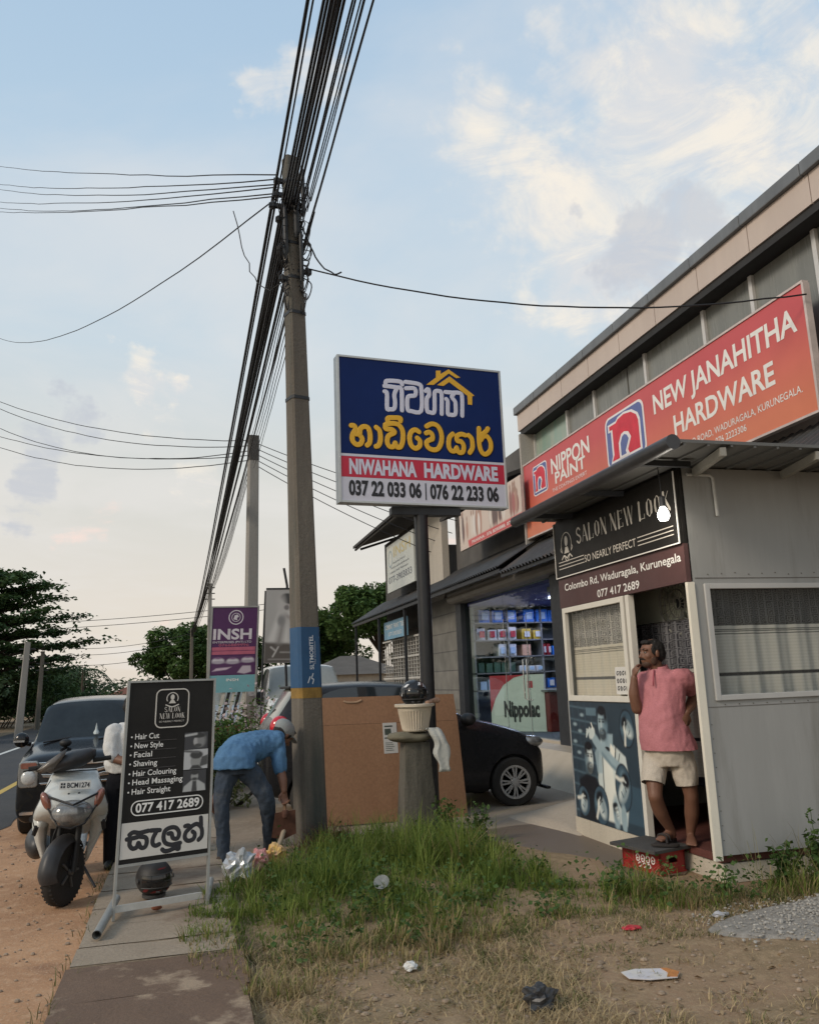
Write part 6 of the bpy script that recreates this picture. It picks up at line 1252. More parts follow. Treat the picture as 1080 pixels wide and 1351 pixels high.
# local: -y is forward (towards the camera), x to the right of the picture
WHT = M('white_scooter_paint', (0.58, 0.60, 0.58), 0.28, var=0.08, vs=5, coat=0.4, stain=((0.40, 0.38, 0.33), 4.0, 0.60, 0.8)); GRYM = M('dark_grey_plastic', (0.040, 0.040, 0.042), 0.40, var=0.2, vs=5)
def sb(mb, name, m, par=None, **k): return mb.build(name, m, par or sc, local=True, **k)
lean = 0.06
def L_(x, y, z): return (x + lean * z, y, z)
t_ = MB(); tr = []
for k in range(33):
    a = 2 * math.pi * k / 32; tr.append(k)
t_.lathe([(0.135, -0.038), (0.185, -0.048), (0.215, -0.040), (0.228, -0.018), (0.230, 0.0), (0.228, 0.018), (0.215, 0.040), (0.185, 0.048), (0.135, 0.038)], (0, 0.0, 0.23), 36, ax='x')
tread = MB()
for k in range(40):
    a = 2 * math.pi * k / 40
    for s_ in (-1, 1): tread.obox((s_ * 0.022, 0.2215 * math.cos(a + 0.05 * s_), 0.23 + 0.2215 * math.sin(a + 0.05 * s_)), (1, 0, 0), (0, -math.sin(a), math.cos(a)), (0, math.cos(a), math.sin(a)), 0.017, 0.006, 0.006)
fw = sb(t_, 'front_wheel', RUB, smooth=True); sb(tread, 'tread', RUB, fw)
t_ = MB(); t_.lathe([(0.03, -0.05), (0.13, -0.025), (0.135, 0.0), (0.13, 0.025), (0.03, 0.05)], (0, 0, 0.23), 24, ax='x'); sb(t_, 'rim', PLAST, fw, smooth=True)
t_ = MB(); rr_ = []
for i in range(13):                                                 # mudguard hugging the tyre
    a = R(-10 + 150 * i / 12); ring = []
    for j in range(9):
        b_ = -1 + 2 * j / 8; x = 0.074 * b_; rad = 0.262 - 0.055 * b_ * b_ - (0.02 if i in (0, 12) else 0); ring.append((x, -rad * math.cos(a), 0.23 + rad * math.sin(a)))
    rr_.append(ring)
t_.loft(rr_, False, False); mg = sb(t_, 'front_mudguard', GRYM, smooth='all', recalc=False)
t_ = MB(); 
for s_ in (-1, 1): t_.tube([(s_ * 0.075, 0.0, 0.23), (s_ * 0.075, 0.08, 0.62)], 0.022, 10)
sb(t_, 'fork', PLAST, smooth=True)
t_ = MB(); t_.lathe([(0.05, -0.060), (0.095, -0.060), (0.095, -0.056), (0.05, -0.056)], (0, 0, 0.23), 24, ax='x').lathe([(0.001, -0.075), (0.022, -0.072), (0.022, 0.072), (0.001, 0.075)], (0, 0, 0.23), 12, ax='x')
for k in range(5): a = k * 1.257; t_.obox((0.050, 0.075 * math.cos(a), 0.23 + 0.075 * math.sin(a)), (1, 0, 0), (0, math.cos(a), math.sin(a)), (0, -math.sin(a), math.cos(a)), 0.006, 0.040, 0.007)
sb(t_, 'brake_disc', M('dull_disc_steel', (0.13, 0.125, 0.12), 0.5, metal=0.5), fw)
MB().tube(catmull([(-0.08, -0.01, 0.30), (-0.11, 0.02, 0.45), (-0.06, 0.06, 0.62)], 4), 0.006, 6).build('brake_cable', PLAST, sc, local=True, smooth=True)
STEER = Matrix.Rotation(R(-32), 4, 'Z')
for o_ in [o for o in sc.children if o.name.split('.')[0] in ('front_wheel', 'front_mudguard', 'fork', 'brake_cable')]:
    o_.data.transform(STEER)
    for c_ in o_.children: c_.data.transform(STEER)
# front apron: lofted shield, narrow at the bottom, wide at the head
ap = []
for z, hw, yf, dep in ((0.44, 0.13, 0.20, 0.02), (0.50, 0.215, 0.16, 0.05), (0.56, 0.252, 0.10, 0.09), (0.61, 0.262, 0.02, 0.14), (0.67, 0.252, -0.05, 0.17), (0.74, 0.225, -0.06, 0.16), (0.82, 0.195, -0.02, 0.12), (0.89, 0.172, 0.05, 0.08), (0.925, 0.150, 0.08, 0.05)):
    ring = []
    for k in range(24):
        a = 2 * math.pi * k / 24; c, s_ = math.cos(a), math.sin(a); ring.append(L_(hw * (abs(c) ** 0.75) * (1 if c > 0 else -1), yf + 0.10 + (dep if s_ < 0 else 0.05) * (abs(s_) ** 0.8) * (1 if s_ > 0 else -1) * 1.0, z))
    ap.append(ring)
t_ = MB(); t_.loft(ap); apn = sb(t_, 'front_apron', WHT, smooth='all')
for s_ in (-1, 1):                                                  # leg shield wings down beside the wheel
    rr_ = []
    for z, x0, x1, y in ((0.60, 0.13, 0.262, 0.10), (0.52, 0.150, 0.255, 0.16), (0.42, 0.150, 0.225, 0.22), (0.32, 0.135, 0.185, 0.25), (0.24, 0.115, 0.155, 0.27)): rr_.append([L_(s_ * x0, y, z), L_(s_ * (x0 + x1) / 2, y - 0.045, z), L_(s_ * x1, y, z), L_(s_ * (x0 + x1) / 2, y + 0.05, z)])
    t_ = MB(); t_.loft(rr_); sb(t_, 'leg_shield', WHT, smooth='all')
t_ = MB(); t_.box(-0.10, 0.10, 0.20, 0.27, 0.25, 0.62); sb(t_, 'inner_shield', PLAST)
FPN = Panel(Vector(L_(0, -0.165, 0.63)), (1, 0, lean * 0.0), Vector((lean, 0.16, 1)).normalized(), (0, -1, 0.12))
t_ = MB(); t_.ell(L_(0, -0.085, 0.645), (0.150, 0.112, 0.100), 22, 14); hl = sb(t_, 'headlight', HLG, smooth='all')
t_ = MB(); t_.tube([L_(-0.21, -0.02, 0.80), L_(-0.165, -0.10, 0.69), L_(-0.09, -0.17, 0.575), L_(0, -0.19, 0.550), L_(0.09, -0.17, 0.575), L_(0.165, -0.10, 0.69), L_(0.21, -0.02, 0.80)], 0.007, 6).tube([L_(-0.17, -0.085, 0.770), L_(0, -0.205, 0.712), L_(0.17, -0.085, 0.770)], 0.008, 6); sb(t_, 'headlight_trim', PLAST, hl)
for s_ in (-1, 1):
    t_ = MB(); t_.ell(L_(s_ * 0.172, -0.050, 0.725), (0.036, 0.062, 0.085), 14, 12, Matrix.Rotation(s_ * 0.45, 3, 'Y')); sb(t_, 'indicator', AMB, smooth='all')
    t_ = MB(); t_.tube([L_(s_ * 0.232, 0.02, 0.56), L_(s_ * 0.245, 0.06, 0.50)], 0.012, 6).tube([L_(s_ * 0.218, 0.02, 0.55), L_(s_ * 0.235, 0.06, 0.49)], 0.008, 6); sb(t_, 'side_decal', DARKM, apn)
NPN = Panel(Vector(L_(-0.105, -0.098, 0.812)), (1, 0, -0.04), Vector((lean, 0.28, 1)).normalized(), Vector((0, -1, 0.28)).normalized())
t_ = MB(); NPN.poly(t_, rrect(0, 0.215, 0, 0.062, 0.008), 0, 0.006); pn_ = sb(t_, 'number_plate', PLATEW, bevel=0.001)
t_ = MB(); NPN.text(t_, 'BCM1274', 0.054, 0.208, 0.013, 0.034, 0.0075, 0.02)
for k in range(2):
    for j in range(2): NPN.rect(t_, 0.010 + k * 0.018, 0.023 + k * 0.018, 0.012 + j * 0.020, 0.027 + j * 0.020, 0.0062, 0.0075)
sb(t_, 'lettering', INK, pn_)
t_ = MB()
for s_ in (-0.035, 0.035): t_.ell(L_(s_, -0.130, 0.785), (0.008, 0.006, 0.006), 8, 6)
sb(t_, 'bolt', DARKM, apn)
# dark handlebar cowl with the cover bag slung over it
rr_ = []
for x, y0, y1, z0, z1 in ((-0.15, 0.10, 0.20, 0.93, 0.955), (-0.11, 0.03, 0.20, 0.915, 1.0), (-0.04, 0.0, 0.21, 0.925, 1.055), (0.03, 0.0, 0.21, 0.935, 1.075), (0.10, 0.03, 0.20, 0.95, 1.08), (0.16, 0.08, 0.18, 0.98, 1.085), (0.20, 0.12, 0.16, 1.02, 1.07)):
    rr_.append([(x, (y0 + y1) / 2 + (y1 - y0) / 2 * math.cos(a), (z0 + z1) / 2 + (z1 - z0) / 2 * math.sin(a)) for a in np.linspace(0, 2 * math.pi, 15)[:-1]])
t_ = MB(); t_.loft(rr_); hc = sb(t_, 'handlebar_cowl', GRYM, smooth='all')
t_ = MB(); t_.tube([(-0.27, 0.13, 0.955), (-0.15, 0.14, 0.965)], 0.018, 10).tube([(0.18, 0.15, 0.99), (0.31, 0.17, 1.0)], 0.018, 10).tube([(-0.22, 0.10, 0.955), (-0.30, 0.02, 0.95)], 0.006, 6); sb(t_, 'handlebar_grip', RUB, smooth=True)
t_ = MB(); rr_ = []
for x, z0, z1, y in ((-0.22, 0.945, 0.96, 0.02), (-0.18, 0.93, 1.0, -0.01), (-0.10, 0.95, 1.055, -0.02), (-0.03, 1.03, 1.095, 0.03)): rr_.append([(x, y, z0), (x + 0.01, y - 0.025, (z0 + z1) / 2), (x + 0.02, y, z1), (x + 0.01, y + 0.025, (z0 + z1) / 2)])
t_.loft(rr_); sb(t_, 'fly_screen', M('smoky_screen', (0.16, 0.14, 0.12), 0.25, var=0.3), hc, smooth='all')
t_ = MB()
for s_ in (-1, 1): t_.tube(catmull([L_(s_ * 0.165, -0.035, 0.88), L_(s_ * 0.225, 0.00, 0.76), L_(s_ * 0.262, 0.06, 0.63), L_(s_ * 0.235, 0.04, 0.53)], 4), 0.0035, 5)
t_.tube(catmull([L_(-0.15, 0.06, 0.925), L_(0, 0.015, 0.93), L_(0.15, 0.06, 0.925)], 4), 0.005, 5); sb(t_, 'panel_seam', PLAST, apn)
# rear body, seat, rear wheel, stand
rr_ = []
for y, hw, z0, z1 in ((0.30, 0.13, 0.26, 0.36), (0.55, 0.15, 0.24, 0.36), (0.72, 0.165, 0.30, 0.68), (1.0, 0.18, 0.36, 0.72), (1.3, 0.15, 0.48, 0.74), (1.48, 0.08, 0.58, 0.72)): rr_.append([(hw * math.cos(a) + lean * (z0 + z1) / 2, y, (z0 + z1) / 2 + (z1 - z0) / 2 * math.sin(a)) for a in np.linspace(0, 2 * math.pi, 19)[:-1]])
t_ = MB(); t_.loft(rr_); sb(t_, 'rear_body', WHT, smooth='all')
rr_ = []
for y, hw, z0, z1 in ((0.62, 0.10, 0.66, 0.72), (0.75, 0.14, 0.67, 0.77), (1.1, 0.15, 0.70, 0.80), (1.38, 0.11, 0.71, 0.79)): rr_.append([(hw * math.cos(a) + lean * 0.7, y, (z0 + z1) / 2 + (z1 - z0) / 2 * math.sin(a)) for a in np.linspace(0, 2 * math.pi, 19)[:-1]])
t_ = MB(); t_.loft(rr_); sb(t_, 'seat', PLAST, smooth='all')
t_ = MB(); t_.lathe([(0.135, -0.045), (0.185, -0.058), (0.23, -0.02), (0.23, 0.02), (0.185, 0.058), (0.135, 0.045)], (0, 1.22, 0.23), 28, ax='x'); sb(t_, 'rear_wheel', RUB, smooth=True)
t_ = MB(); t_.tube([(0.13, 0.55, 0.20), (0.24, 0.42, 0.015)], 0.011, 8).tube([(0.16, 0.62, 0.30), (0.22, 0.50, 0.36), (0.20, 0.40, 0.30)], 0.012, 8); sb(t_, 'side_stand', DARKM)
t_ = MB(); t_.ell((-0.19, 0.62, 0.36), (0.09, 0.28, 0.12), 14, 10); sb(t_, 'engine_cover', GRYM, smooth='all')
# ---- more parked vehicles further along
def small_car(label, x, y, rz, paint, s=1.0, tall=1.0):
    t = thing('parked_car', label, 'car', (x, y, 0), rz)
    st_ = [(0.0, 0.24, 0.50, 0.62, 0.56, 0.58, 0.50), (0.05, 0.2, 0.60, 0.76, 0.76, 0.74, 0.64), (0.30, 0.2, 0.74, 0.90, 0.80, 0.78, 0.70), (0.9, 0.2, 0.88, 1.0, 0.82, 0.80, 0.72), (1.0, 0.2, 0.90, 1.06, 0.82, 0.80, 0.72), (1.5, 0.2, 0.94, 1.42, 0.82, 0.80, 0.64), (1.7, 0.2, 0.95, 1.48, 0.82, 0.8, 0.62), (2.3, 0.2, 0.95, 1.52, 0.82, 0.80, 0.62), (2.4, 0.2, 0.95, 1.52, 0.82, 0.8, 0.62), (3.2, 0.2, 0.97, 1.48, 0.82, 0.79, 0.62), (3.3, 0.22, 0.97, 1.46, 0.82, 0.79, 0.62), (3.7, 0.26, 0.96, 1.1, 0.80, 0.77, 0.66), (3.85, 0.3, 0.8, 0.9, 0.72, 0.70, 0.62)]
    st_ = [(a * s, b, c * tall, d * tall, e * s, f * s, g * s) for a, b, c, d, e, f, g in st_]
    def tg(i, row):
        if row == 0: return 'trim'
        if (i in (4, 5) or i == 10) and row in (6, 7, 8): return 'windscreen' if i < 9 else 'rear_window'
        if row == 5 and i in (5, 6, 8): return 'side_window'
        return 'body'
    car_body(t, st_, None, dict(mats=dict(body=paint, trim=PLAST, windscreen=RGL, side_window=CGL, rear_window=RGL), tag=tg), [(0.68 * s, 0.3, 0.33, 1.0), (3.05 * s, 0.3, 0.33, 1.0)], 1)
    for x_ in (0.68, 3.05):
        for q in (1, -1): wheel(t, x_ * s, q * 0.72 * s, 0.29, 0.17, q)
    for q in (1, -1):
        MB().ell((0.16 * s, 0.58 * s * q, 0.66), (0.14, 0.12, 0.08), 12, 8).build('headlight', HLG, t, smooth='all', local=True); MB().ell((3.72 * s, 0.66 * s * q, 0.90), (0.08, 0.08, 0.13), 12, 8).build('tail_light', REDL, t, smooth='all', local=True)
        MB().ell((1.12 * s, 0.86 * s * q, 1.0), (0.07, 0.09, 0.07), 10, 8).build('wing_mirror', paint, t, smooth='all', local=True)
    MB().box(-0.012, 0.01, -0.24, 0.24, 0.34, 0.45).build('number_plate', PLATEW, t, local=True)
    return t
WCAR = M('white_car_paint', (0.62, 0.63, 0.62), 0.25, var=0.04, coat=0.5); SCAR = M('silver_car_paint', (0.34, 0.36, 0.37), 0.28, metal=0.4, var=0.05, coat=0.5)
# white van with a big pale windscreen facing the camera
wv = thing('parked_van', 'white van with a big pale windscreen parked beyond the black hatchback, facing the camera', 'van', (2.35, 17.2, 0), R(90))
st = [(0.0, 0.3, 0.7, 0.95, 0.74, 0.74, 0.68), (0.06, 0.26, 0.9, 1.06, 0.82, 0.81, 0.75), (0.30, 0.26, 1.0, 1.18, 0.84, 0.83, 0.78), (0.36, 0.26, 1.0, 1.24, 0.84, 0.83, 0.77), (0.78, 0.26, 1.05, 1.80, 0.84, 0.83, 0.70), (0.92, 0.26, 1.05, 1.88, 0.84, 0.83, 0.69), (1.1, 0.26, 1.05, 1.92, 0.84, 0.83, 0.69), (2.4, 0.26, 1.05, 1.94, 0.84, 0.83, 0.69), (2.5, 0.26, 1.05, 1.94, 0.84, 0.83, 0.69), (3.8, 0.26, 1.05, 1.92, 0.84, 0.83, 0.69), (4.2, 0.3, 1.0, 1.80, 0.80, 0.79, 0.66)]
car_body(wv, st, None, dict(mats=dict(body=WCAR, trim=PLAST, windscreen=M('pale_grey_windscreen', (0.26, 0.27, 0.25), 0.12, var=0.15, vs=2, spec=0.6), side_window=CGL), tag=lambda i, r: 'trim' if r == 0 else ('windscreen' if i in (3, 4) and r in (6, 7, 8) else ('side_window' if r == 5 and i in (5, 6, 8) else 'body'))), [(0.75, 0.32, 0.36, 1.1), (3.4, 0.32, 0.36, 1.1)])
for x in (0.75, 3.4):
    for q in (1, -1): wheel(wv, x, q * 0.74, 0.31, 0.18, q)
for q in (1, -1): MB().ell((0.06, 0.62 * q, 0.80), (0.06, 0.14, 0.12), 12, 8).build('headlight', HLG, wv, smooth='all', local=True); MB().ell((0.55, 0.93 * q, 1.25), (0.05, 0.08, 0.14), 10, 8).build('wing_mirror', PLAST, wv, smooth='all', local=True)
MB().tube([(0.42, 0.4, 1.30), (0.50, -0.3, 1.38)], 0.012, 6).build('wiper', PLAST, wv, local=True); MB().box(-0.012, 0.01, -0.26, 0.26, 0.44, 0.56).build('number_plate', PLATEW, wv, local=True)
small_car('silver car partly hidden behind the salon board, under the purple banner', 0.55, 20.5, R(84), SCAR)
small_car('white car parked far along the path beyond the purple banner', 0.75, 27.0, R(80), WCAR)
small_car('dark blue car parked far back beneath the bride banner', 2.9, 24.5, R(90), M('navy_car_paint', (0.012, 0.022, 0.07), 0.25, coat=0.5))
small_car('distant grey car coming along the road', -5.6, 95, R(90), SCAR)
# three-wheeler with striped side curtains, far along the path
tk = thing('three_wheeler', 'parked three wheeler with slanted pale and dark stripes beside the second pole', 'three wheeler', (1.05, 18.2, 0), 0)
t_ = MB(); t_.loft([[(0.55, 17.6, 0.25), (1.02, 17.6, 0.25), (1.02, 19.4, 0.25), (0.55, 19.4, 0.25)], [(0.52, 17.45, 0.75), (1.05, 17.45, 0.75), (1.05, 19.5, 0.75), (0.52, 19.5, 0.75)]]); t_.build('body', M('dark_red_paint', (0.16, 0.02, 0.025), 0.3, coat=0.4), tk, bevel=0.03)
for k in range(5):
    t_ = MB(); t_.prism([(0.52 + 0.10 * k, 0.78), (0.58 + 0.10 * k, 0.78), (0.74 + 0.10 * k, 1.45), (0.68 + 0.10 * k, 1.45)], (0, 17.55, 0), (1, 0, 0), (0, 0, 1), (0, -1, 0), 0, 0.03); t_.build('stripe', M('cream_stripe', (0.50, 0.48, 0.42), 0.6) if k % 2 == 0 else PLAST, tk)
MB().box(0.60, 1.20, 17.6, 19.5, 1.46, 1.56).build('canopy', PLAST, tk, bevel=0.03)
for x, y in ((0.78, 17.55), (0.58, 19.2), (1.0, 19.2)): MB().lathe([(0.1, -0.05), (0.2, -0.05), (0.22, 0), (0.2, 0.05), (0.1, 0.05)], (x, y, 0.22), 20, ax='x').build('wheel', RUB, tk, smooth=True)
MB().lathe([(0.001, -0.02), (0.07, -0.01), (0.075, 0.02)], (0.72, 17.44, 0.68), 16, ax='y').build('headlight', AMB, tk, smooth=True)
# far motorbike across the road
mk = thing('motorbike', 'red motorbike parked on the far verge at the left edge', 'motorbike', (-7.1, 33, 0), 0)
t_ = MB()
for y in (32.5, 33.6): t_.lathe([(0.2, -0.04), (0.29, -0.05), (0.3, 0), (0.29, 0.05), (0.2, 0.04)], (-7.1, y, 0.3), 20, ax='x')
t_.build('wheel', RUB, mk, smooth=True); MB().ell((-7.1, 33.0, 0.72), (0.2, 0.45, 0.24), 14, 10).build('tank', M('red_bike_paint', (0.35, 0.012, 0.03), 0.3, coat=0.4), mk, smooth='all'); MB().ell((-7.1, 33.3, 0.55), (0.25, 0.5, 0.2), 12, 8).build('fairing', MATS['red_bike_paint'], mk, smooth='all'); MB().ell((-7.1, 32.7, 1.0), (0.12, 0.1, 0.12), 10, 8).build('headlamp_cowl', WCAR, mk, smooth='all'); MB().tube([(-7.4, 32.75, 1.05), (-6.8, 32.75, 1.05)], 0.02).build('handlebar', DARKM, mk)
# ================================================================== PEOPLE
SKIN = M('brown_skin', (0.185, 0.092, 0.058), 0.5, var=0.12, vs=14, bump=0.12, bs=140, spec=0.35, col2=(0.145, 0.068, 0.043))
HAIR = M('black_hair', (0.012, 0.010, 0.009), 0.6, var=0.3, vs=60, bump=0.8, bs=240)
def cloth(name, col, wr=0.35, **k): return M(name, col, 0.9, var=0.13, vs=4, bump=wr, bs=26, spec=0.15, **k)
def V3(*a): return Vector(a)
def seclimb(mb, secs, n=20):
    """elliptical sections: (centre, half-axis vector a, half-axis vector b)"""
    rings = []
    for c, a, b in secs:
        c, a, b = Vector(c), Vector(a), Vector(b); rings.append([c + a * math.cos(2 * math.pi * k / n) + b * math.sin(2 * math.pi * k / n) for k in range(n)])
    mb.loft(rings)
    return mb
def limb(mb, pts, rad, n=14, k=5):
    """tapered limb through joints, ends rounded"""
    q = catmull([Vector(p) for p in pts], k); m = len(q); rs = []
    for i in range(m):
        t = i / (m - 1) * (len(rad) - 1); a = int(min(t, len(rad) - 2)); f = t - a; f = f * f * (3 - 2 * f) * 0.4 + f * 0.6; rs.append(rad[a] * (1 - f) + rad[a + 1] * f)
    mb.tube(q, rs, n); mb.ell(q[0], rs[0], 12, 8); mb.ell(q[-1], rs[-1], 12, 8); return mb
def wrinkle(o, amt, scale, seed=0, zamt=None):
    for v in o.data.vertices:
        p = v.co; n = mnoise.noise(Vector((p.x * scale, p.y * scale, p.z * scale * 0.55 + seed))) + 0.5 * mnoise.noise(Vector((p.x * scale * 2.3, p.y * scale * 2.3, p.z * scale * 1.4 + seed)))
        v.co += v.normal * n * amt
def fused(mb, name, mat, root, voxel, smooth=3, label=None):
    o = mb.build(name, mat, root, local=True, recalc=True, label=label)
    r = o.modifiers.new('r', 'REMESH'); r.mode = 'VOXEL'; r.voxel_size = voxel; r.use_smooth_shade = True
    s = o.modifiers.new('s', 'SMOOTH'); s.factor = 0.5; s.iterations = smooth
    bake(o); o.data.polygons.foreach_set('use_smooth', [True] * len(o.data.polygons)); return o
def hand(mb, wrist, d, palm_n, side, s=1.0, curl=0.6):
    """palm and five separate bent fingers; d = pointing direction, palm_n = palm normal, side = towards the thumb"""
    d, pn, sd_ = Vector(d).normalized(), Vector(palm_n).normalized(), Vector(side).normalized(); w = Vector(wrist)
    seclimb(mb, [(w, sd_ * 0.024 * s, pn * 0.018 * s), (w + d * 0.03 * s, sd_ * 0.034 * s, pn * 0.017 * s), (w + d * 0.075 * s, sd_ * 0.040 * s, pn * 0.014 * s), (w + d * 0.088 * s, sd_ * 0.036 * s, pn * 0.010 * s)], 14)
    for i, (off, ln) in enumerate(((0.030, 0.068), (0.010, 0.078), (-0.011, 0.072), (-0.031, 0.055))):
        p = w + d * 0.082 * s + sd_ * off * s; a = curl * (0.85 + 0.12 * i); P = [p - d * 0.015 * s]
        dirv = d
        for j in range(3):
            ca, sa = math.cos(a * (j + 0.5)), math.sin(a * (j + 0.5)); st_ = (d * ca + pn * sa); P.append(P[-1] + st_ * ln * s * (0.55, 0.42, 0.32)[j])
        mb.tube(P, [0.0098 * s, 0.0092 * s, 0.0085 * s, 0.0068 * s], 8); mb.ell(P[-1], 0.0068 * s, 8, 6)
    p = w + d * 0.025 * s + sd_ * 0.026 * s
    P = [p, p + (sd_ * 0.8 + d * 0.6 + pn * 0.2).normalized() * 0.032 * s]; P.append(P[-1] + (sd_ * 0.25 + d * 0.9 + pn * 0.5).normalized() * 0.030 * s); P.append(P[-1] + (d * 0.8 + pn * 0.6).normalized() * 0.022 * s)
    mb.tube(P, [0.014 * s, 0.0115 * s, 0.0105 * s, 0.008 * s], 8); mb.ell(P[-1], 0.008 * s, 8, 6)
def head(mb, c, f, up, s=1.0):
    """skull, jaw, nose, brow, ears; f = facing, up = crown"""
    f, up = Vector(f).normalized(), Vector(up).normalized(); l = up.cross(f).normalized(); up = f.cross(l).normalized()
    Rm = Matrix((f, l, up)).transposed(); c = Vector(c); q = lambda x, y, z: c + (f * x + l * y + up * z) * s
    mb.ell(q(-0.012, 0, 0.030), (0.098 * s, 0.076 * s, 0.088 * s), 22, 16, Rm)
    mb.ell(q(0.022, 0, -0.020), (0.072 * s, 0.064 * s, 0.092 * s), 20, 14, Rm)
    mb.ell(q(0.048, 0, -0.080), (0.040 * s, 0.040 * s, 0.034 * s), 16, 10, Rm)
    mb.ell(q(0.066, 0, -0.052), (0.030 * s, 0.032 * s, 0.022 * s), 14, 10, Rm)                 # mouth mound
    mb.ell(q(0.090, 0, -0.048), (0.010 * s, 0.022 * s, 0.007 * s), 12, 8, Rm); mb.ell(q(0.088, 0, -0.062), (0.010 * s, 0.020 * s, 0.007 * s), 12, 8, Rm)
    mb.tube([q(0.080, 0, 0.028), q(0.098, 0, -0.002), q(0.112, 0, -0.020), q(0.090, 0, -0.030)], [0.009 * s, 0.011 * s, 0.014 * s, 0.010 * s], 10)
    for e in (-1, 1):
        mb.ell(q(0.092, e * 0.014, -0.024), (0.010 * s, 0.009 * s, 0.008 * s), 10, 8, Rm); mb.ell(q(0.074, e * 0.030, 0.036), (0.018 * s, 0.026 * s, 0.010 * s), 12, 8, Rm)
        mb.ell(q(0.056, e * 0.042, -0.018), (0.024 * s, 0.020 * s, 0.022 * s), 12, 8, Rm); mb.ell(q(-0.006, e * 0.078, -0.002), (0.018 * s, 0.010 * s, 0.030 * s), 12, 10, Rm)
    return q, Rm
def face_bits(root, q, Rm, s=1.0, stubble=True):
    t_ = MB()
    for e in (-1, 1): t_.ell(q(0.078, e * 0.031, 0.014), (0.010 * s, 0.013 * s, 0.007 * s), 12, 8, Rm)
    ey = t_.build('eye', M('eye_white', (0.22, 0.19, 0.17), 0.4, var=0), root, local=True, smooth='all')
    t_ = MB()
    for e in (-1, 1): t_.ell(q(0.0865, e * 0.032, 0.014), (0.003 * s, 0.0055 * s, 0.0055 * s), 10, 6, Rm)
    t_.build('iris', M('dark_iris', (0.010, 0.008, 0.006), 0.2, var=0), ey, local=True, smooth='all')
    t_ = MB()
    for e in (-1, 1): t_.tube([q(0.088, e * 0.012, 0.036), q(0.088, e * 0.032, 0.042), q(0.072, e * 0.054, 0.034)], [0.004 * s, 0.0055 * s, 0.003 * s], 8)
    t_.tube([q(0.084, -0.032, -0.044), q(0.099, -0.014, -0.037), q(0.101, 0, -0.038), q(0.099, 0.014, -0.037), q(0.084, 0.032, -0.044)], [0.003 * s, 0.007 * s, 0.007 * s, 0.007 * s, 0.003 * s], 8)
    t_.build('brow_and_moustache', HAIR, root, local=True, smooth='all')
def hair_cap(root, q, Rm, s, mat=HAIR, name='hair', low=0.0):
    t_ = MB(); t_.ell(q(-0.022, 0, 0.038), (0.092 * s, 0.080 * s, 0.084 * s), 22, 16, Rm); t_.ell(q(-0.052, 0, 0.0), (0.068 * s, 0.078 * s, 0.075 * s), 20, 14, Rm)
    for e in (-1, 1): t_.ell(q(0.012, e * 0.066, 0.026), (0.026 * s, 0.014 * s, 0.042 * s), 12, 10, Rm)
    t_.ell(q(0.036, 0, 0.092), (0.050 * s, 0.058 * s, 0.024 * s), 16, 10, Rm)
    o = fused(t_, name, mat, root, 0.006, 2); wrinkle(o, 0.006, 45, 3); return o
# ---- man in a pink polo leaning in the salon doorway
m1 = thing('person', 'man in pink polo and cream shorts leaning in the salon doorway, hand at mouth', 'person', (3.50, 6.10, 0), R(-15))
b_ = MB(); f1 = V3(-0.96, -0.28, -0.02)
q1, R1 = head(b_, (0.098, 0.0, 1.640), f1, (0.10, 0.0, 1.0), 0.98)
limb(b_, [(0.135, 0.02, 1.48), (0.118, 0.01, 1.56)], [0.062, 0.056])
limb(b_, [(0.300, -0.10, 1.42), (0.385, 0.00, 1.345), (0.425, 0.075, 1.295)], [0.050, 0.047, 0.043]); limb(b_, [(0.425, 0.075, 1.295), (0.365, -0.02, 1.235), (0.300, -0.115, 1.180)], [0.043, 0.042, 0.028])
hand(b_, (0.298, -0.118, 1.178), (-0.45, -0.35, -0.75), (-0.3, 0.9, -0.1), (0.75, 0.1, -0.5), 0.92, 0.35)
limb(b_, [(0.02, 0.12, 1.43), (-0.035, 0.05, 1.31), (-0.062, -0.01, 1.215)], [0.056, 0.048, 0.042]); limb(b_, [(-0.062, -0.01, 1.215), (-0.078, -0.03, 1.33), (-0.070, -0.045, 1.455)], [0.043, 0.043, 0.027])
hand(b_, (-0.070, -0.045, 1.455), (0.10, 0.05, 1.0), (0.85, 0.30, 0.0), (0.2, -0.9, 0.2), 0.90, 0.95)
seclimb(b_, [((0.14, 0, 0.92), (0.09, -0.08, 0), (0.06, 0.07, 0)), ((0.15, 0, 1.2), (0.12, -0.1, 0), (0.08, 0.09, 0)), ((0.155, 0, 1.42), (0.12, -0.12, 0), (0.07, 0.07, 0)), ((0.14, 0.01, 1.50), (0.05, -0.05, 0), (0.04, 0.04, 0))])
limb(b_, [(0.08, 0.05, 0.84), (0.02, -0.04, 0.68), (0.0, -0.085, 0.56)], [0.070, 0.066, 0.054]); limb(b_, [(0.0, -0.085, 0.56), (0.045, -0.03, 0.44), (0.135, 0.04, 0.285)], [0.054, 0.055, 0.033])
limb(b_, [(0.225, -0.05, 0.84), (0.262, -0.08, 0.68), (0.278, -0.085, 0.55)], [0.070, 0.066, 0.054]); limb(b_, [(0.278, -0.085, 0.55), (0.282, -0.04, 0.42), (0.270, 0.0, 0.27)], [0.054, 0.056, 0.033])
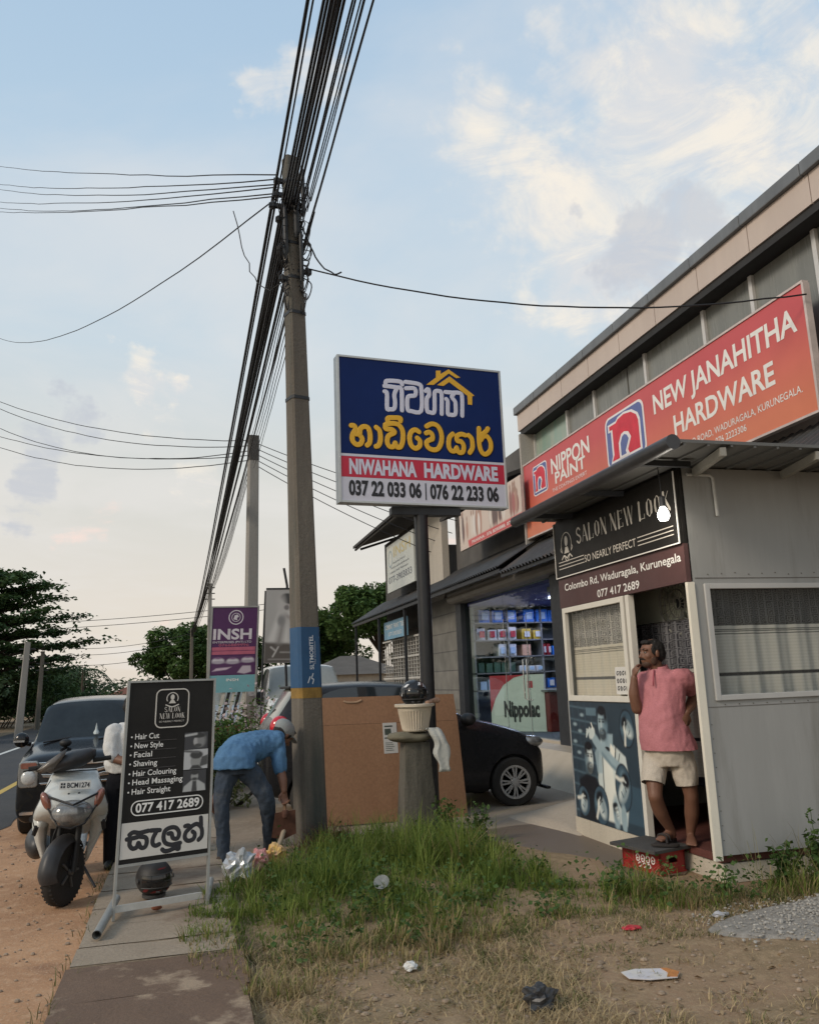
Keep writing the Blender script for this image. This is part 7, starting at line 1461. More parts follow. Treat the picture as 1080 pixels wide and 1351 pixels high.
def foot(mb, heel, toe, s=1.0):
    h, t = Vector(heel), Vector(toe); d = (t - h); L0 = d.length; d.normalize(); sd_ = Vector((-d.y, d.x, 0)).normalized(); up = Vector((0, 0, 1))
    seclimb(mb, [(h + up * 0.028, sd_ * 0.022, up * 0.026), (h + d * 0.05 + up * 0.040, sd_ * 0.032, up * 0.040), (h + d * L0 * 0.5 + up * 0.030, sd_ * 0.038, up * 0.030), (h + d * L0 * 0.78 + up * 0.018, sd_ * 0.043, up * 0.018), (h + d * L0 * 0.86 + up * 0.014, sd_ * 0.038, up * 0.013)], 14)
    for i in range(5): p = h + d * L0 * (0.84 - 0.022 * abs(i - 1)) + sd_ * (0.032 - 0.016 * i) + up * 0.012; mb.tube([p, p + d * L0 * (0.16 if i == 0 else 0.13 - 0.012 * i)], [0.012 if i == 0 else 0.009, 0.009 if i == 0 else 0.007], 8); mb.ell(p + d * L0 * (0.16 if i == 0 else 0.13 - 0.012 * i), 0.009 if i == 0 else 0.007, 8, 6)
foot(b_, (0.165, 0.075, 0.225), (-0.01, -0.075, 0.225)); foot(b_, (0.285, 0.04, 0.200), (0.215, -0.175, 0.200))
limb(b_, [(0.135, 0.04, 0.285), (0.135, 0.045, 0.25)], [0.033, 0.034]); limb(b_, [(0.270, 0.0, 0.27), (0.272, 0.0, 0.235)], [0.033, 0.034])
fused(b_, 'body', SKIN, m1, 0.0058, 3)
face_bits(m1, q1, R1, 0.98); hair_cap(m1, q1, R1, 0.98)
t_ = MB(); t_.ell(q1(0.050, 0, -0.078), (0.0425, 0.045, 0.034), 18, 12, R1); 
for e in (-1, 1): t_.ell(q1(0.016, e * 0.052, -0.052), (0.030, 0.016, 0.040), 12, 10, R1)
t_.build('beard_stubble', M('dark_stubble', (0.085, 0.046, 0.032), 0.8, var=0.3, vs=80), m1, local=True, smooth='all')
PINK = cloth('faded_pink_polo', (0.56, 0.235, 0.255), 0.6, col2=(0.46, 0.18, 0.20))
t_ = MB(); A = V3(0.70, -0.71, 0); B = V3(0.71, 0.70, 0)
seclimb(t_, [((0.140, 0.005, 1.515), A * 0.085, B * 0.075), ((0.15, 0, 1.49), A * 0.135, B * 0.095), ((0.158, 0, 1.45), A * 0.185, B * 0.115), ((0.152, 0, 1.36), A * 0.200, B * 0.135), ((0.142, -0.005, 1.25), A * 0.190, B * 0.150), ((0.132, -0.01, 1.14), A * 0.188, B * 0.165), ((0.140, -0.01, 1.03), A * 0.200, B * 0.172), ((0.160, -0.005, 0.94), A * 0.218, B * 0.182), ((0.168, 0, 0.885), A * 0.226, B * 0.190)], 28)
limb(t_, [(0.27, -0.09, 1.440), (0.330, -0.08, 1.425), (0.382, 0.0, 1.362)], [0.082, 0.080, 0.070]); limb(t_, [(0.05, 0.09, 1.43), (0.00, 0.09, 1.38), (-0.035, 0.045, 1.30)], [0.080, 0.074, 0.068])
sh_ = fused(t_, 'polo_shirt', PINK, m1, 0.009, 4); wrinkle(sh_, 0.012, 12, 2)
t_ = MB(); q_ = [V3(0.140, 0.005, 1.520) + A * 0.076 * math.cos(a) + B * 0.070 * math.sin(a) + V3(0, 0, 0.012 * math.sin(a)) for a in np.linspace(-1.15, 4.29, 22)]
for i in range(len(q_) - 1): pass
t_.loft([[p + V3(0, 0, -0.018) + (p - V3(0.14, 0.005, 1.52)) * 0.20, p + V3(0, 0, 0.022), p + V3(0, 0, 0.020) - (p - V3(0.14, 0.005, 1.52)) * 0.08, p + V3(0, 0, -0.02)] for p in q_]); t_.build('collar', PINK, sh_, smooth=True, local=True)
t_ = MB(); t_.tube([V3(0.085, -0.075, 1.512), V3(0.065, -0.11, 1.46), V3(0.052, -0.128, 1.39)], 0.006, 6, True); t_.build('placket', M('pink_placket', (0.36, 0.085, 0.11), 0.9), sh_, local=True, smooth='all')
t_ = MB(); seclimb(t_, [((0.155, 0, 0.95), A * 0.175, B * 0.145), ((0.155, 0, 0.86), A * 0.185, B * 0.150), ((0.15, 0.0, 0.775), A * 0.175, B * 0.130)], 24)
limb(t_, [(0.075, 0.045, 0.84), (0.035, 0.0, 0.74), (0.005, -0.045, 0.665)], [0.100, 0.096, 0.094]); limb(t_, [(0.235, -0.05, 0.84), (0.25, -0.065, 0.74), (0.255, -0.075, 0.645)], [0.100, 0.094, 0.090])
so_ = fused(t_, 'shorts', cloth('cream_shorts', (0.56, 0.50, 0.42), 0.5, col2=(0.48, 0.42, 0.35)), m1, 0.009, 2); wrinkle(so_, 0.009, 16, 5)
# cut the round limb ends flat at the hems
def hem(o, pts):
    bm = bmesh.new(); bm.from_mesh(o.data)
    for co, no, c, r in pts:
        g = [v for v in bm.verts if (v.co - Vector(c)).length < r]; gs = set(g); ed = [e for e in bm.edges if e.verts[0] in gs and e.verts[1] in gs]; fc = [f for f in bm.faces if all(v in gs for v in f.verts)]
        bmesh.ops.bisect_plane(bm, geom=g + ed + fc, plane_co=co, plane_no=no, clear_outer=True)
    bm.to_mesh(o.data); bm.free()
hem(so_, [((0.005, -0.045, 0.650), (-0.25, -0.3, -1), (0.0, -0.05, 0.60), 0.17), ((0.255, -0.075, 0.630), (0.03, -0.05, -1), (0.255, -0.08, 0.57), 0.17)])
hem(sh_, [((0.168, 0, 0.897), (0, 0, -1), (0.168, 0, 0.86), 0.30), ((0.400, 0.018, 0.0), (0, 0, 0), (9, 9, 9), 0.01)] if False else [((0.168, 0, 0.897), (0, 0, -1), (0.168, 0, 0.86), 0.30)])
# sandals on his feet and beside them
SAN = M('dark_sandal', (0.030, 0.024, 0.022), 0.7, var=0.2)
def sandal(root, heel, toe, strap=True, zoff=0.0):
    h, t = Vector(heel), Vector(toe); d = (t - h).normalized(); L0 = (t - h).length + 0.04; sd_ = Vector((-d.y, d.x, 0)); h = h - d * 0.02; mb = MB(); P = []
    for a in np.linspace(0, 2 * math.pi, 21)[:-1]: u = 0.5 + 0.5 * math.cos(a); P.append((L0 * u, (0.036 + 0.010 * u) * math.sin(a)))
    mb.prism(P, h, d, sd_, (0, 0, 1), -0.022, -0.002)
    if strap:
        for k in (0.55, 0.68): mb.tube(catmull([h + d * L0 * k + sd_ * 0.046, h + d * L0 * k + sd_ * 0.03 + V3(0, 0, 0.042), h + d * L0 * k - sd_ * 0.03 + V3(0, 0, 0.042), h + d * L0 * k - sd_ * 0.046], 4), 0.009, 8)
    return mb.build('sandal', SAN, root, smooth=True, local=True)
sandal(m1, (0.165, 0.075, 0.225), (-0.01, -0.075, 0.225))
ls = thing('sandal', 'empty dark sandal lying at the front of the board on the red crate', 'sandal', (3.47, 6.02, 0.205), R(-15)); t_ = MB(); P = [(0.21 * (0.5 + 0.5 * math.cos(a)), (0.034 + 0.01 * math.cos(a)) * math.sin(a)) for a in np.linspace(0, 2 * math.pi, 21)[:-1]]
t_.prism(P, (-0.06, -0.02, 0), (0.97, -0.2, 0), (0.2, 0.97, 0), (0, 0, 1), 0, 0.018); t_.build('sole', SAN, ls, local=True, bevel=0.003); MB().tube(catmull([(0.06, 0.01, 0.02), (0.06, -0.02, 0.045), (0.05, -0.07, 0.02)], 4), 0.008, 8).build('strap', SAN, ls, local=True, smooth=True)

# ---- man in a blue shirt bent over by the pole, back to the camera
m2 = thing('person', 'man in a blue shirt and worn jeans bending over beside the nearest pole, back turned', 'person', (0.48, 7.78, 0), R(-15))
b_ = MB(); q2, R2 = head(b_, (0.292, 0.40, 1.040), (0.50, 0.50, -0.75), (0.60, 0.45, 0.75), 0.98)
limb(b_, [(0.18, 0.36, 1.0), (0.26, 0.39, 1.03)], [0.06, 0.056])
limb(b_, [(0.255, 0.27, 0.985), (0.285, 0.22, 0.84), (0.305, 0.19, 0.72)], [0.056, 0.049, 0.042]); limb(b_, [(0.305, 0.19, 0.72), (0.325, 0.16, 0.66), (0.338, 0.13, 0.575)], [0.043, 0.041, 0.028])
hand(b_, (0.338, 0.13, 0.575), (0.05, -0.1, -1), (0.55, -0.8, 0), (-0.85, -0.5, 0), 0.95, 0.9)
limb(b_, [(-0.03, 0.46, 0.94), (-0.14, 0.40, 0.80), (-0.235, 0.34, 0.66)], [0.056, 0.048, 0.042]); limb(b_, [(-0.235, 0.34, 0.66), (-0.28, 0.31, 0.58), (-0.318, 0.28, 0.50)], [0.042, 0.040, 0.027])
hand(b_, (-0.318, 0.28, 0.50), (-0.12, -0.1, -1), (0.9, 0.3, 0), (0.2, 0.9, 0), 0.95, 0.45)
seclimb(b_, [((-0.04, 0.06, 0.86), (0.07, 0, 0), (0, 0.04, 0.04)), ((0.05, 0.22, 0.94), (0.10, -0.05, 0), (0, 0.04, 0.06)), ((0.15, 0.36, 0.99), (0.13, -0.12, 0.02), (0, 0.04, 0.07))])
fused(b_, 'body', SKIN, m2, 0.0065, 3); hair_cap(m2, q2, R2, 0.98)
t_ = MB(); t_.ell(q2(-0.030, 0, 0.052), (0.112, 0.092, 0.085), 22, 14, R2); t_.ell(q2(0.08, 0, 0.045), (0.085, 0.075, 0.012), 16, 8, R2)
cp = fused(t_, 'cap', cloth('faded_cap', (0.30, 0.24, 0.23), 0.3, col2=(0.26, 0.30, 0.30)), m2, 0.007, 2)
BLUE2 = cloth('washed_blue_shirt', (0.125, 0.245, 0.395), 0.7, col2=(0.075, 0.165, 0.30))
t_ = MB()
seclimb(t_, [((-0.075, -0.02, 0.800), (0.192, 0.0, 0.0), (0, -0.140, 0.0)), ((-0.075, -0.01, 0.860), (0.190, 0.0, 0.0), (0, -0.130, 0.045)), ((-0.06, 0.03, 0.905), (0.184, -0.01, 0.01), (-0.02, -0.095, 0.105)), ((-0.015, 0.12, 0.945), (0.182, -0.04, 0.02), (-0.05, -0.03, 0.135)), ((0.06, 0.24, 0.970), (0.182, -0.09, 0.03), (-0.05, 0.02, 0.132)), ((0.14, 0.34, 0.985), (0.180, -0.14, 0.04), (-0.03, 0.03, 0.108)), ((0.21, 0.39, 1.005), (0.110, -0.10, 0.03), (-0.01, 0.03, 0.075))], 26)
limb(t_, [(0.235, 0.28, 0.985), (0.272, 0.24, 0.89), (0.292, 0.205, 0.755)], [0.088, 0.074, 0.066]); limb(t_, [(0.0, 0.45, 0.955), (-0.10, 0.42, 0.84), (-0.225, 0.345, 0.675), (-0.265, 0.32, 0.61)], [0.082, 0.070, 0.064, 0.058])
s2 = fused(t_, 'shirt', BLUE2, m2, 0.009, 4); wrinkle(s2, 0.015, 12, 8)
JEAN = cloth('worn_blue_jeans', (0.075, 0.095, 0.125), 0.6, col2=(0.045, 0.060, 0.085), stain=((0.13, 0.125, 0.115), 3.5, 0.55, 0.8))
t_ = MB(); seclimb(t_, [((-0.060, 0.03, 0.86), (0.145, 0.01, 0), (0, 0.085, 0.02)), ((-0.055, 0.015, 0.82), (0.165, 0.01, 0), (0, 0.115, 0.02)), ((-0.04, 0.02, 0.75), (0.160, 0.02, 0), (0, 0.115, 0))], 24)
limb(t_, [(-0.125, 0.0, 0.78), (-0.165, -0.03, 0.63), (-0.172, -0.045, 0.46), (-0.168, -0.02, 0.25), (-0.163, 0.0, 0.045)], [0.100, 0.084, 0.066, 0.060, 0.058]); limb(t_, [(0.045, 0.04, 0.76), (0.125, 0.07, 0.64), (0.188, 0.08, 0.52), (0.192, 0.20, 0.30), (0.182, 0.33, 0.06)], [0.100, 0.090, 0.074, 0.064, 0.062])
j2 = fused(t_, 'jeans', JEAN, m2, 0.009, 2); wrinkle(j2, 0.013, 14, 4)
SHOE = M('dusty_brown_shoe', (0.060, 0.042, 0.032), 0.8, var=0.25)
for h_, t2_ in (((-0.185, -0.03, 0.0), (-0.075, 0.13, 0.0)), ((0.17, 0.30, 0.0), (0.25, 0.50, 0.0))):
    h, t = Vector(h_), Vector(t2_); d = (t - h).normalized(); sd_ = V3(-d.y, d.x, 0); u = V3(0, 0, 1); t_ = MB(); L0 = 0.25
    seclimb(t_, [(h - d * 0.03 + u * 0.04, sd_ * 0.026, u * 0.038), (h + d * 0.04 + u * 0.050, sd_ * 0.038, u * 0.048), (h + d * 0.12 + u * 0.038, sd_ * 0.042, u * 0.036), (h + d * 0.20 + u * 0.026, sd_ * 0.042, u * 0.025), (h + d * 0.235 + u * 0.020, sd_ * 0.024, u * 0.016)], 16); t_.build('shoe', SHOE, m2, smooth='all', local=True)
hoe = thing('hoe', 'wooden handled hoe with a rusty blade held by the bending man', 'hoe', (0.84, 7.82, 0.30), R(-15))
WOODH = M('worn_wood_handle', (0.20, 0.115, 0.065), 0.7, var=0.25, vs=12)
MB().tube([(-0.02, 0.13, 0.50), (0.0, 0.02, 0.26), (0.02, -0.06, 0.06)], 0.016, 10).build('handle', WOODH, hoe, local=True, smooth=True)
t_ = MB(); t_.prism([(-0.09, 0.02), (0.09, 0.02), (0.11, -0.20), (0.0, -0.235), (-0.11, -0.20)], (0.02, -0.06, 0.09), (0.96, 0.2, 0.1), (0.1, -0.25, 0.95), (-0.2, 0.95, 0.25), 0, 0.006).lathe([(0.026, -0.03), (0.03, 0.0), (0.026, 0.03)], (0.02, -0.06, 0.09), 12); t_.build('blade', M('rusty_iron', (0.14, 0.065, 0.045), 0.75, metal=0.2, var=0.35, vs=14), hoe, local=True)
st2 = MB().tube(catmull([(0.86, 7.85, 0.30), (0.80, 7.76, 0.16), (0.70, 7.66, 0.02)], 4), [0.021, 0.022, 0.022, 0.021, 0.020, 0.020, 0.019, 0.018, 0.018], 10).build('wooden_stick', M('pale_wood_stick', (0.36, 0.29, 0.21), 0.8, var=0.2, vs=10), smooth=True)
tag(st2, 'short pale wooden stick leaning in the dug soil beside the nearest pole', 'stick')
# ---- person standing behind the salon board: white shirt, black trousers
m3 = thing('person', 'person in a white shirt and black trousers mostly hidden behind the salon board', 'person', (-0.515, 8.12, 0), R(-10))
b_ = MB(); q3, R3 = head(b_, (0.06, 0.0, 1.36), (0.9, 0.3, -0.1), (0, 0, 1), 0.92); limb(b_, [(0.02, 0.01, 1.20), (0.035, 0.0, 1.29)], [0.055, 0.05])
limb(b_, [(-0.10, -0.10, 1.16), (-0.10, -0.14, 1.02), (-0.06, -0.16, 0.92)], [0.05, 0.044, 0.038]); limb(b_, [(-0.06, -0.16, 0.92), (0.05, -0.20, 0.90), (0.14, -0.20, 0.93)], [0.038, 0.036, 0.026]); hand(b_, (0.14, -0.20, 0.93), (0.9, 0, 0.2), (0, 0.9, -0.2), (0, 0.1, 1), 0.9, 0.7)
limb(b_, [(0.10, 0.14, 1.16), (0.12, 0.16, 1.02), (0.14, 0.12, 0.90)], [0.05, 0.044, 0.038]); limb(b_, [(0.14, 0.12, 0.90), (0.20, 0.02, 0.92), (0.24, -0.06, 0.96)], [0.038, 0.036, 0.026]); hand(b_, (0.24, -0.06, 0.96), (0.5, -0.8, 0.2), (-0.5, 0.2, -0.5), (0, 0.1, 1), 0.9, 0.7)
seclimb(b_, [((0, 0, 0.78), (0.13, 0, 0), (0, 0.1, 0)), ((0.0, 0, 1.0), (0.13, 0, 0), (0, 0.09, 0)), ((0.0, 0, 1.18), (0.14, 0, 0), (0, 0.08, 0))]); fused(b_, 'body', SKIN, m3, 0.0075, 3); hair_cap(m3, q3, R3, 0.92); face_bits(m3, q3, R3, 0.92)
WSH = cloth('white_shirt', (0.68, 0.67, 0.65), 0.6)
t_ = MB(); seclimb(t_, [((-0.01, 0, 0.80), (0.165, 0, 0), (0, 0.14, 0)), ((-0.015, -0.01, 0.87), (0.185, 0, 0), (0, 0.155, 0)), ((-0.01, 0, 1.0), (0.165, 0, 0), (0, 0.14, 0)), ((0.0, 0, 1.14), (0.175, 0, 0), (0, 0.13, 0)), ((0.02, 0, 1.22), (0.09, 0, 0), (0, 0.08, 0))], 24); limb(t_, [(-0.10, -0.08, 1.15), (-0.115, -0.13, 1.04), (-0.09, -0.155, 0.95)], [0.075, 0.064, 0.060]); limb(t_, [(0.10, 0.10, 1.15), (0.12, 0.15, 1.04), (0.13, 0.13, 0.95)], [0.075, 0.064, 0.060])
s3 = fused(t_, 'shirt', WSH, m3, 0.009, 3); wrinkle(s3, 0.012, 12, 1)
t_ = MB(); seclimb(t_, [((0, 0, 0.81), (0.152, 0, 0), (0, 0.13, 0)), ((0, 0, 0.74), (0.162, 0, 0), (0, 0.135, 0)), ((0, 0, 0.66), (0.155, 0, 0), (0, 0.115, 0))], 24); limb(t_, [(-0.085, -0.02, 0.72), (-0.105, -0.03, 0.40), (-0.11, -0.01, 0.05)], [0.088, 0.074, 0.068]); limb(t_, [(0.085, 0.02, 0.72), (0.105, 0.03, 0.40), (0.11, 0.03, 0.05)], [0.088, 0.074, 0.068])
fused(t_, 'trousers', cloth('black_trousers', (0.010, 0.010, 0.013), 0.4), m3, 0.009, 2)
t_ = MB(); t_.tube([V3(0.156 * math.cos(a), 0.134 * math.sin(a), 0.805) for a in np.linspace(0, 2 * math.pi, 25)], 0.012, 6, False); t_.build('belt', M('brown_belt', (0.09, 0.055, 0.03), 0.5), m3, local=True, smooth='all')
for s_ in (-1, 1): t_ = MB(); t_.ell((s_ * 0.11, -0.05, 0.035), (0.042, 0.12, 0.042), 14, 10); t_.build('shoe', PLAST, m3, smooth='all', local=True)

# ================================================================== SMALL THINGS
# red plastic drinks crate with a dark board on top
cr = thing('crate', 'red plastic crate used as a doorstep under a dark board at the salon door', 'crate', (3.42, 5.93, 0))
CU = V3(0.25, 0.07, 0).normalized(); CV = V3(-0.09, 0.42, 0).normalized(); RED = M('red_plastic', (0.30, 0.018, 0.018), 0.45, var=0.2, vs=5, stain=((0.16, 0.03, 0.025), 3.0, 0.55, 0.8)); c0 = V3(3.42, 5.93, 0.0)
t_ = MB()
def wallp(mb, O, U, L0, Nn, slot):
    P_ = Panel(O, U, (0, 0, 1), Nn)
    if slot:
        for u0, u1, v0, v1 in ((0, L0, 0, 0.085), (0, L0, 0.125, 0.172), (0, L0 * 0.34, 0.0851, 0.1249), (L0 * 0.70, L0, 0.0851, 0.1249)): P_.rect(mb, u0, u1, v0, v1, -0.014, 0)
    else: P_.rect(mb, 0, L0, 0, 0.172, -0.014, 0)
    for v in (0.008, 0.158): P_.rect(mb, -0.004, L0 + 0.004, v, v + 0.012, 0.0005, 0.006)
wallp(t_, c0, CU, 0.26, -CV, True); wallp(t_, c0 + CV * 0.42, -CV, 0.42, -CU, False); wallp(t_, c0 + CU * 0.26, CV, 0.42, CU, False); wallp(t_, c0 + CU * 0.26 + CV * 0.42, -CU, 0.26, CV, True)
t_.obox(c0 + CU * 0.13 + CV * 0.21 + V3(0, 0, 0.02), CU, CV, (0, 0, 1), 0.114, 0.194, 0.008); cs_ = t_.build('shell', RED, cr)
CPN = Panel(c0 + CV * 0.42, -CV, (0, 0, 1), -CU); t_ = MB()
for i in range(4): x = 0.16 + i * 0.055; CPN.stroke(t_, [(x, 0.11), (x + 0.015, 0.128), (x + 0.036, 0.115), (x + 0.030, 0.085), (x + 0.008, 0.08), (x + 0.004, 0.10), (x + 0.02, 0.10)], 0.009, 0.0015, 0.1, 4, 6)
for i in range(3): x = 0.18 + i * 0.05; CPN.stroke(t_, [(x, 0.06), (x + 0.02, 0.072), (x + 0.034, 0.05), (x + 0.012, 0.04)], 0.008, 0.0015, 0.1, 4, 6)
t_.build('script_lettering', WHL, cs_)
t_ = MB(); t_.obox(c0 + CU * 0.10 + CV * 0.20 + V3(0, 0, 0.1865), CU, CV, (0, 0, 1), 0.20, 0.25, 0.012); bo = t_.build('doorstep_board', M('grey_black_board', (0.070, 0.066, 0.062), 0.85, var=0.25, vs=5, bump=0.4, bs=40), bevel=0.004); tag(bo, 'dark grey board lying across the top of the red crate', 'board')
rg = MB(); 
for k in range(5): rg.tube(catmull([(3.80 + 0.03 * k, 5.78 + 0.05 * (k % 2), 0.21), (3.84 + 0.02 * k, 5.84, 0.25 + 0.02 * (k % 3)), (3.90, 5.90 - 0.03 * k, 0.22)], 4), 0.022, 8)
rgo = rg.build('rag', M('grey_rag', (0.22, 0.20, 0.18), 0.9, var=0.3), smooth='all', mods=[('REMESH', dict(mode='VOXEL', voxel_size=0.008))]); tag(rgo, 'crumpled grey rag on the salon floor behind the crate', 'rag')
# helmets
def helmet(label, c, r, rz, shell_m, visor_m, decal=None, tilt=0.0):
    t = thing('helmet', label, 'helmet', (c[0], c[1], c[2]), rz); q_ = lambda x, y, z: (x, y, z + r)
    t_ = MB(); rings = []
    for i in range(15):
        th = math.pi * (0.02 + 0.90 * i / 14); ring = []
        for k in range(28):
            a = 2 * math.pi * k / 28; sx = math.sin(th); ring.append((r * 1.0 * sx * math.cos(a), r * (1.16 if math.sin(a) < 0 else 1.05) * sx * math.sin(a), r + r * 1.02 * math.cos(th) * (1 if th < 2 else 0.96)))
        rings.append(ring)
    t_.loft(rings); sh_ = t_.build('shell', shell_m, t, smooth='all', local=True)
    t_ = MB(); rr_ = []
    for z in np.linspace(-0.36, 0.30, 8):
        rr_.append([(r * 1.02 * math.cos(a) * math.sqrt(1 - z * z * 0.95), r * 1.19 * math.sin(a) * math.sqrt(1 - z * z * 0.95), r + r * z) for a in np.linspace(R(205), R(335), 19)])
    t_.loft(rr_, False, False); vs_ = t_.build('visor', visor_m, t, smooth='all', local=True, recalc=False)
    t_ = MB()
    for zz in (-0.38, 0.32): t_.tube([(r * 1.03 * math.cos(a) * math.sqrt(1 - zz * zz * 0.95), r * 1.2 * math.sin(a) * math.sqrt(1 - zz * zz * 0.95), r + r * zz) for a in np.linspace(R(200), R(340), 19)], r * 0.03, 6)
    for s_ in (-1, 1): t_.lathe([(0.001, -0.012), (r * 0.14, -0.01), (r * 0.14, 0.01), (0.001, 0.014)], (s_ * r * 0.99, -r * 0.18, r * 0.98), 14, ax='x')
    t_.lathe([(r * 0.58, 0.004), (r * 0.64, 0.0), (r * 0.66, 0.02), (r * 0.56, 0.02)], (0, -r * 0.04, 0), 26)
    for s_ in (-1, 1): t_.tube([(s_ * r * 0.30, -r * 1.02, r * 0.42), (s_ * r * 0.12, -r * 1.10, r * 0.40)], r * 0.05, 6)
    t_.build('visor_seal', M('helmet_trim_rubber', (0.055, 0.055, 0.055), 0.6), t, smooth=True, local=True)
    if decal:
        t_ = MB()
        for (az, ze, w_, h_) in decal[1]:
            rr_ = []
            for j in range(4):
                e = ze + h_ * (j / 3 - 0.5); rr_.append([(r * 1.012 * math.cos(az + w_ * (i / 4 - 0.5) + 0.25 * (j / 3 - 0.5)) * math.cos(e), r * 1.175 * math.sin(az + w_ * (i / 4 - 0.5) + 0.25 * (j / 3 - 0.5)) * math.cos(e), r + r * 1.032 * math.sin(e)) for i in range(5)])
            t_.loft(rr_, False, False)
        t_.build('decal', decal[0], sh_, smooth='all', local=True, recalc=False)
    return t
HBL = M('glossy_black_helmet', (0.014, 0.014, 0.015), 0.32, var=0.2, coat=0.15); HMA = M('satin_black_helmet', (0.026, 0.025, 0.025), 0.55, var=0.35, vs=9)
helmet('black helmet with dull red marks standing on the pavement under the salon board', (-0.215, 6.62, 0.063), 0.125, R(25), HMA, M('smoked_visor', (0.012, 0.012, 0.013), 0.12, var=0, coat=0.5), (M('dull_red_decal', (0.16, 0.018, 0.02), 0.5), [(R(250), -0.62, 0.5, 0.16), (R(310), -0.60, 0.45, 0.18), (R(215), -0.5, 0.3, 0.25), (R(275), 0.62, 0.5, 0.08)]))
# stump of an old pole, stone, planter pot and helmet on top
sp = thing('pole_stump', 'broad stump of an old concrete pole standing in the grass before the cardboard', 'stump', (2.18, 8.30, 0))
t_ = MB(); rings = []
for t in np.linspace(0, 1, 8):
    c = V3(2.19, 8.30, -0.1 + 1.0 * t); w_ = 0.225 - 0.075 * t; d_ = 0.18 - 0.05 * t; rings.append([c + V3(w_ * max(-0.86, min(0.86, math.cos(a) * 1.15)) + mnoise.noise(V3(a * 2, t * 5, 1)) * 0.008, d_ * max(-0.86, min(0.86, math.sin(a) * 1.15)), 0) for a in np.linspace(0, 2 * math.pi, 25)[:-1]])
t_.loft(rings).build('shaft', M('stained_old_concrete', (0.18, 0.16, 0.13), 0.9, var=0.25, vs=4, bump=1.0, bs=30, streak=True, col2=(0.095, 0.09, 0.072), stain=((0.06, 0.056, 0.045), 4.0, 0.5, 0.66)), sp, smooth=True)
so = thing('stone_block', 'rough flat stone lying on top of the old pole stump', 'stone', (2.15, 8.28, 0.90))
t_ = MB().ell((2.15, 8.26, 0.955), (0.235, 0.15, 0.062), 28, 18); o_ = t_.build('stone', M('mossy_stone', (0.22, 0.19, 0.135), 0.95, var=0.25, vs=8, bump=0.9, bs=40, col2=(0.15, 0.14, 0.10)), so, smooth='all')
for v in o_.data.vertices:
    v.co.z = max(-10, min(v.co.z, 0.108)) if v.co.z > 0 else v.co.z; n_ = mnoise.noise(v.co * 7) * 0.040 + mnoise.noise(v.co * 22) * 0.014; v.co += v.co.normalized() * n_
    v.co.z = max(0.0, min(0.105, v.co.z))
pt = thing('planter_pot', 'cream fluted plastic pot standing on the stone', 'pot', (2.19, 8.26, 1.005))
POT = M('cream_plastic_pot', (0.55, 0.48, 0.38), 0.55, var=0.10, vs=4, stain=((0.36, 0.31, 0.24), 3.0, 0.56, 0.8))
t_ = MB().lathe([(0.001, 0.0), (0.118, 0.0), (0.128, 0.012), (0.134, 0.03), (0.150, 0.11), (0.166, 0.19), (0.170, 0.212), (0.170, 0.225), (0.178, 0.228), (0.178, 0.236), (0.200, 0.240), (0.202, 0.262), (0.190, 0.268), (0.178, 0.26), (0.166, 0.23), (0.001, 0.225)], (0, 0, 0), 72, ripple=(lambda h: 0.02 < h < 0.20, -0.085)); t_.build('pot', POT, pt, smooth=True, local=True)
helmet('black helmet with white flashes lying on the fluted pot', (2.185, 8.25, 1.235), 0.135, R(-8), HBL, M('dark_visor', (0.010, 0.011, 0.012), 0.1, var=0, coat=0.5), (M('grey_white_decal', (0.62, 0.62, 0.62), 0.4), [(R(222), 0.62, 0.34, 0.26), (R(300), 0.78, 0.30, 0.30), (R(322), 0.62, 0.14, 0.30), (R(206), 0.05, 0.16, 0.40), (R(338), 0.0, 0.16, 0.36)]))
gl = MB()
for k, (x, y, z) in enumerate(((0.13, -0.10, 0.275), (0.16, -0.06, 0.285), (0.10, -0.14, 0.272), (0.19, -0.06, 0.29), (0.225, -0.05, 0.288))): gl.ell((2.19 + x, 8.26 + y, 1.005 + z), (0.032, 0.026, 0.024), 10, 8)
gl.tube([(2.33, 8.18, 1.29), (2.40, 8.20, 1.31), (2.435, 8.21, 1.30)], 0.018, 8); go = gl.build('glove', M('tan_work_glove', (0.36, 0.22, 0.15), 0.9, var=0.2), smooth='all', mods=[('REMESH', dict(mode='VOXEL', voxel_size=0.007))]); tag(go, 'crumpled tan work glove tucked over the rim of the fluted pot', 'glove')
rag = MB(); rr_ = []
for t in np.linspace(0, 1, 16):
    w_ = 0.040 + 0.035 * math.sin(t * 2.6) + 0.012 * math.sin(t * 13); cx = 2.30 + 0.11 * min(1, t * 2.2) + 0.012 * math.sin(t * 8); z = 1.02 + 0.02 * math.sin(min(1, t * 6) * math.pi) - 0.44 * max(0, t - 0.10); y = 8.12 - 0.05 * min(1, t * 4)
    rr_.append([(cx + w_ * math.cos(a) + 0.010 * math.sin(3 * a + t * 6), y + 0.026 * math.sin(a) + 0.008 * math.cos(4 * a), z) for a in np.linspace(0, 2 * math.pi, 25)[:-1]])
rag.loft(rr_); ro = rag.build('hanging_cloth', cloth('pale_grey_cloth', (0.48, 0.49, 0.46), 0.7), smooth='all'); tag(ro, 'pale grey cloth hanging down the right side of the old pole stump', 'cloth')
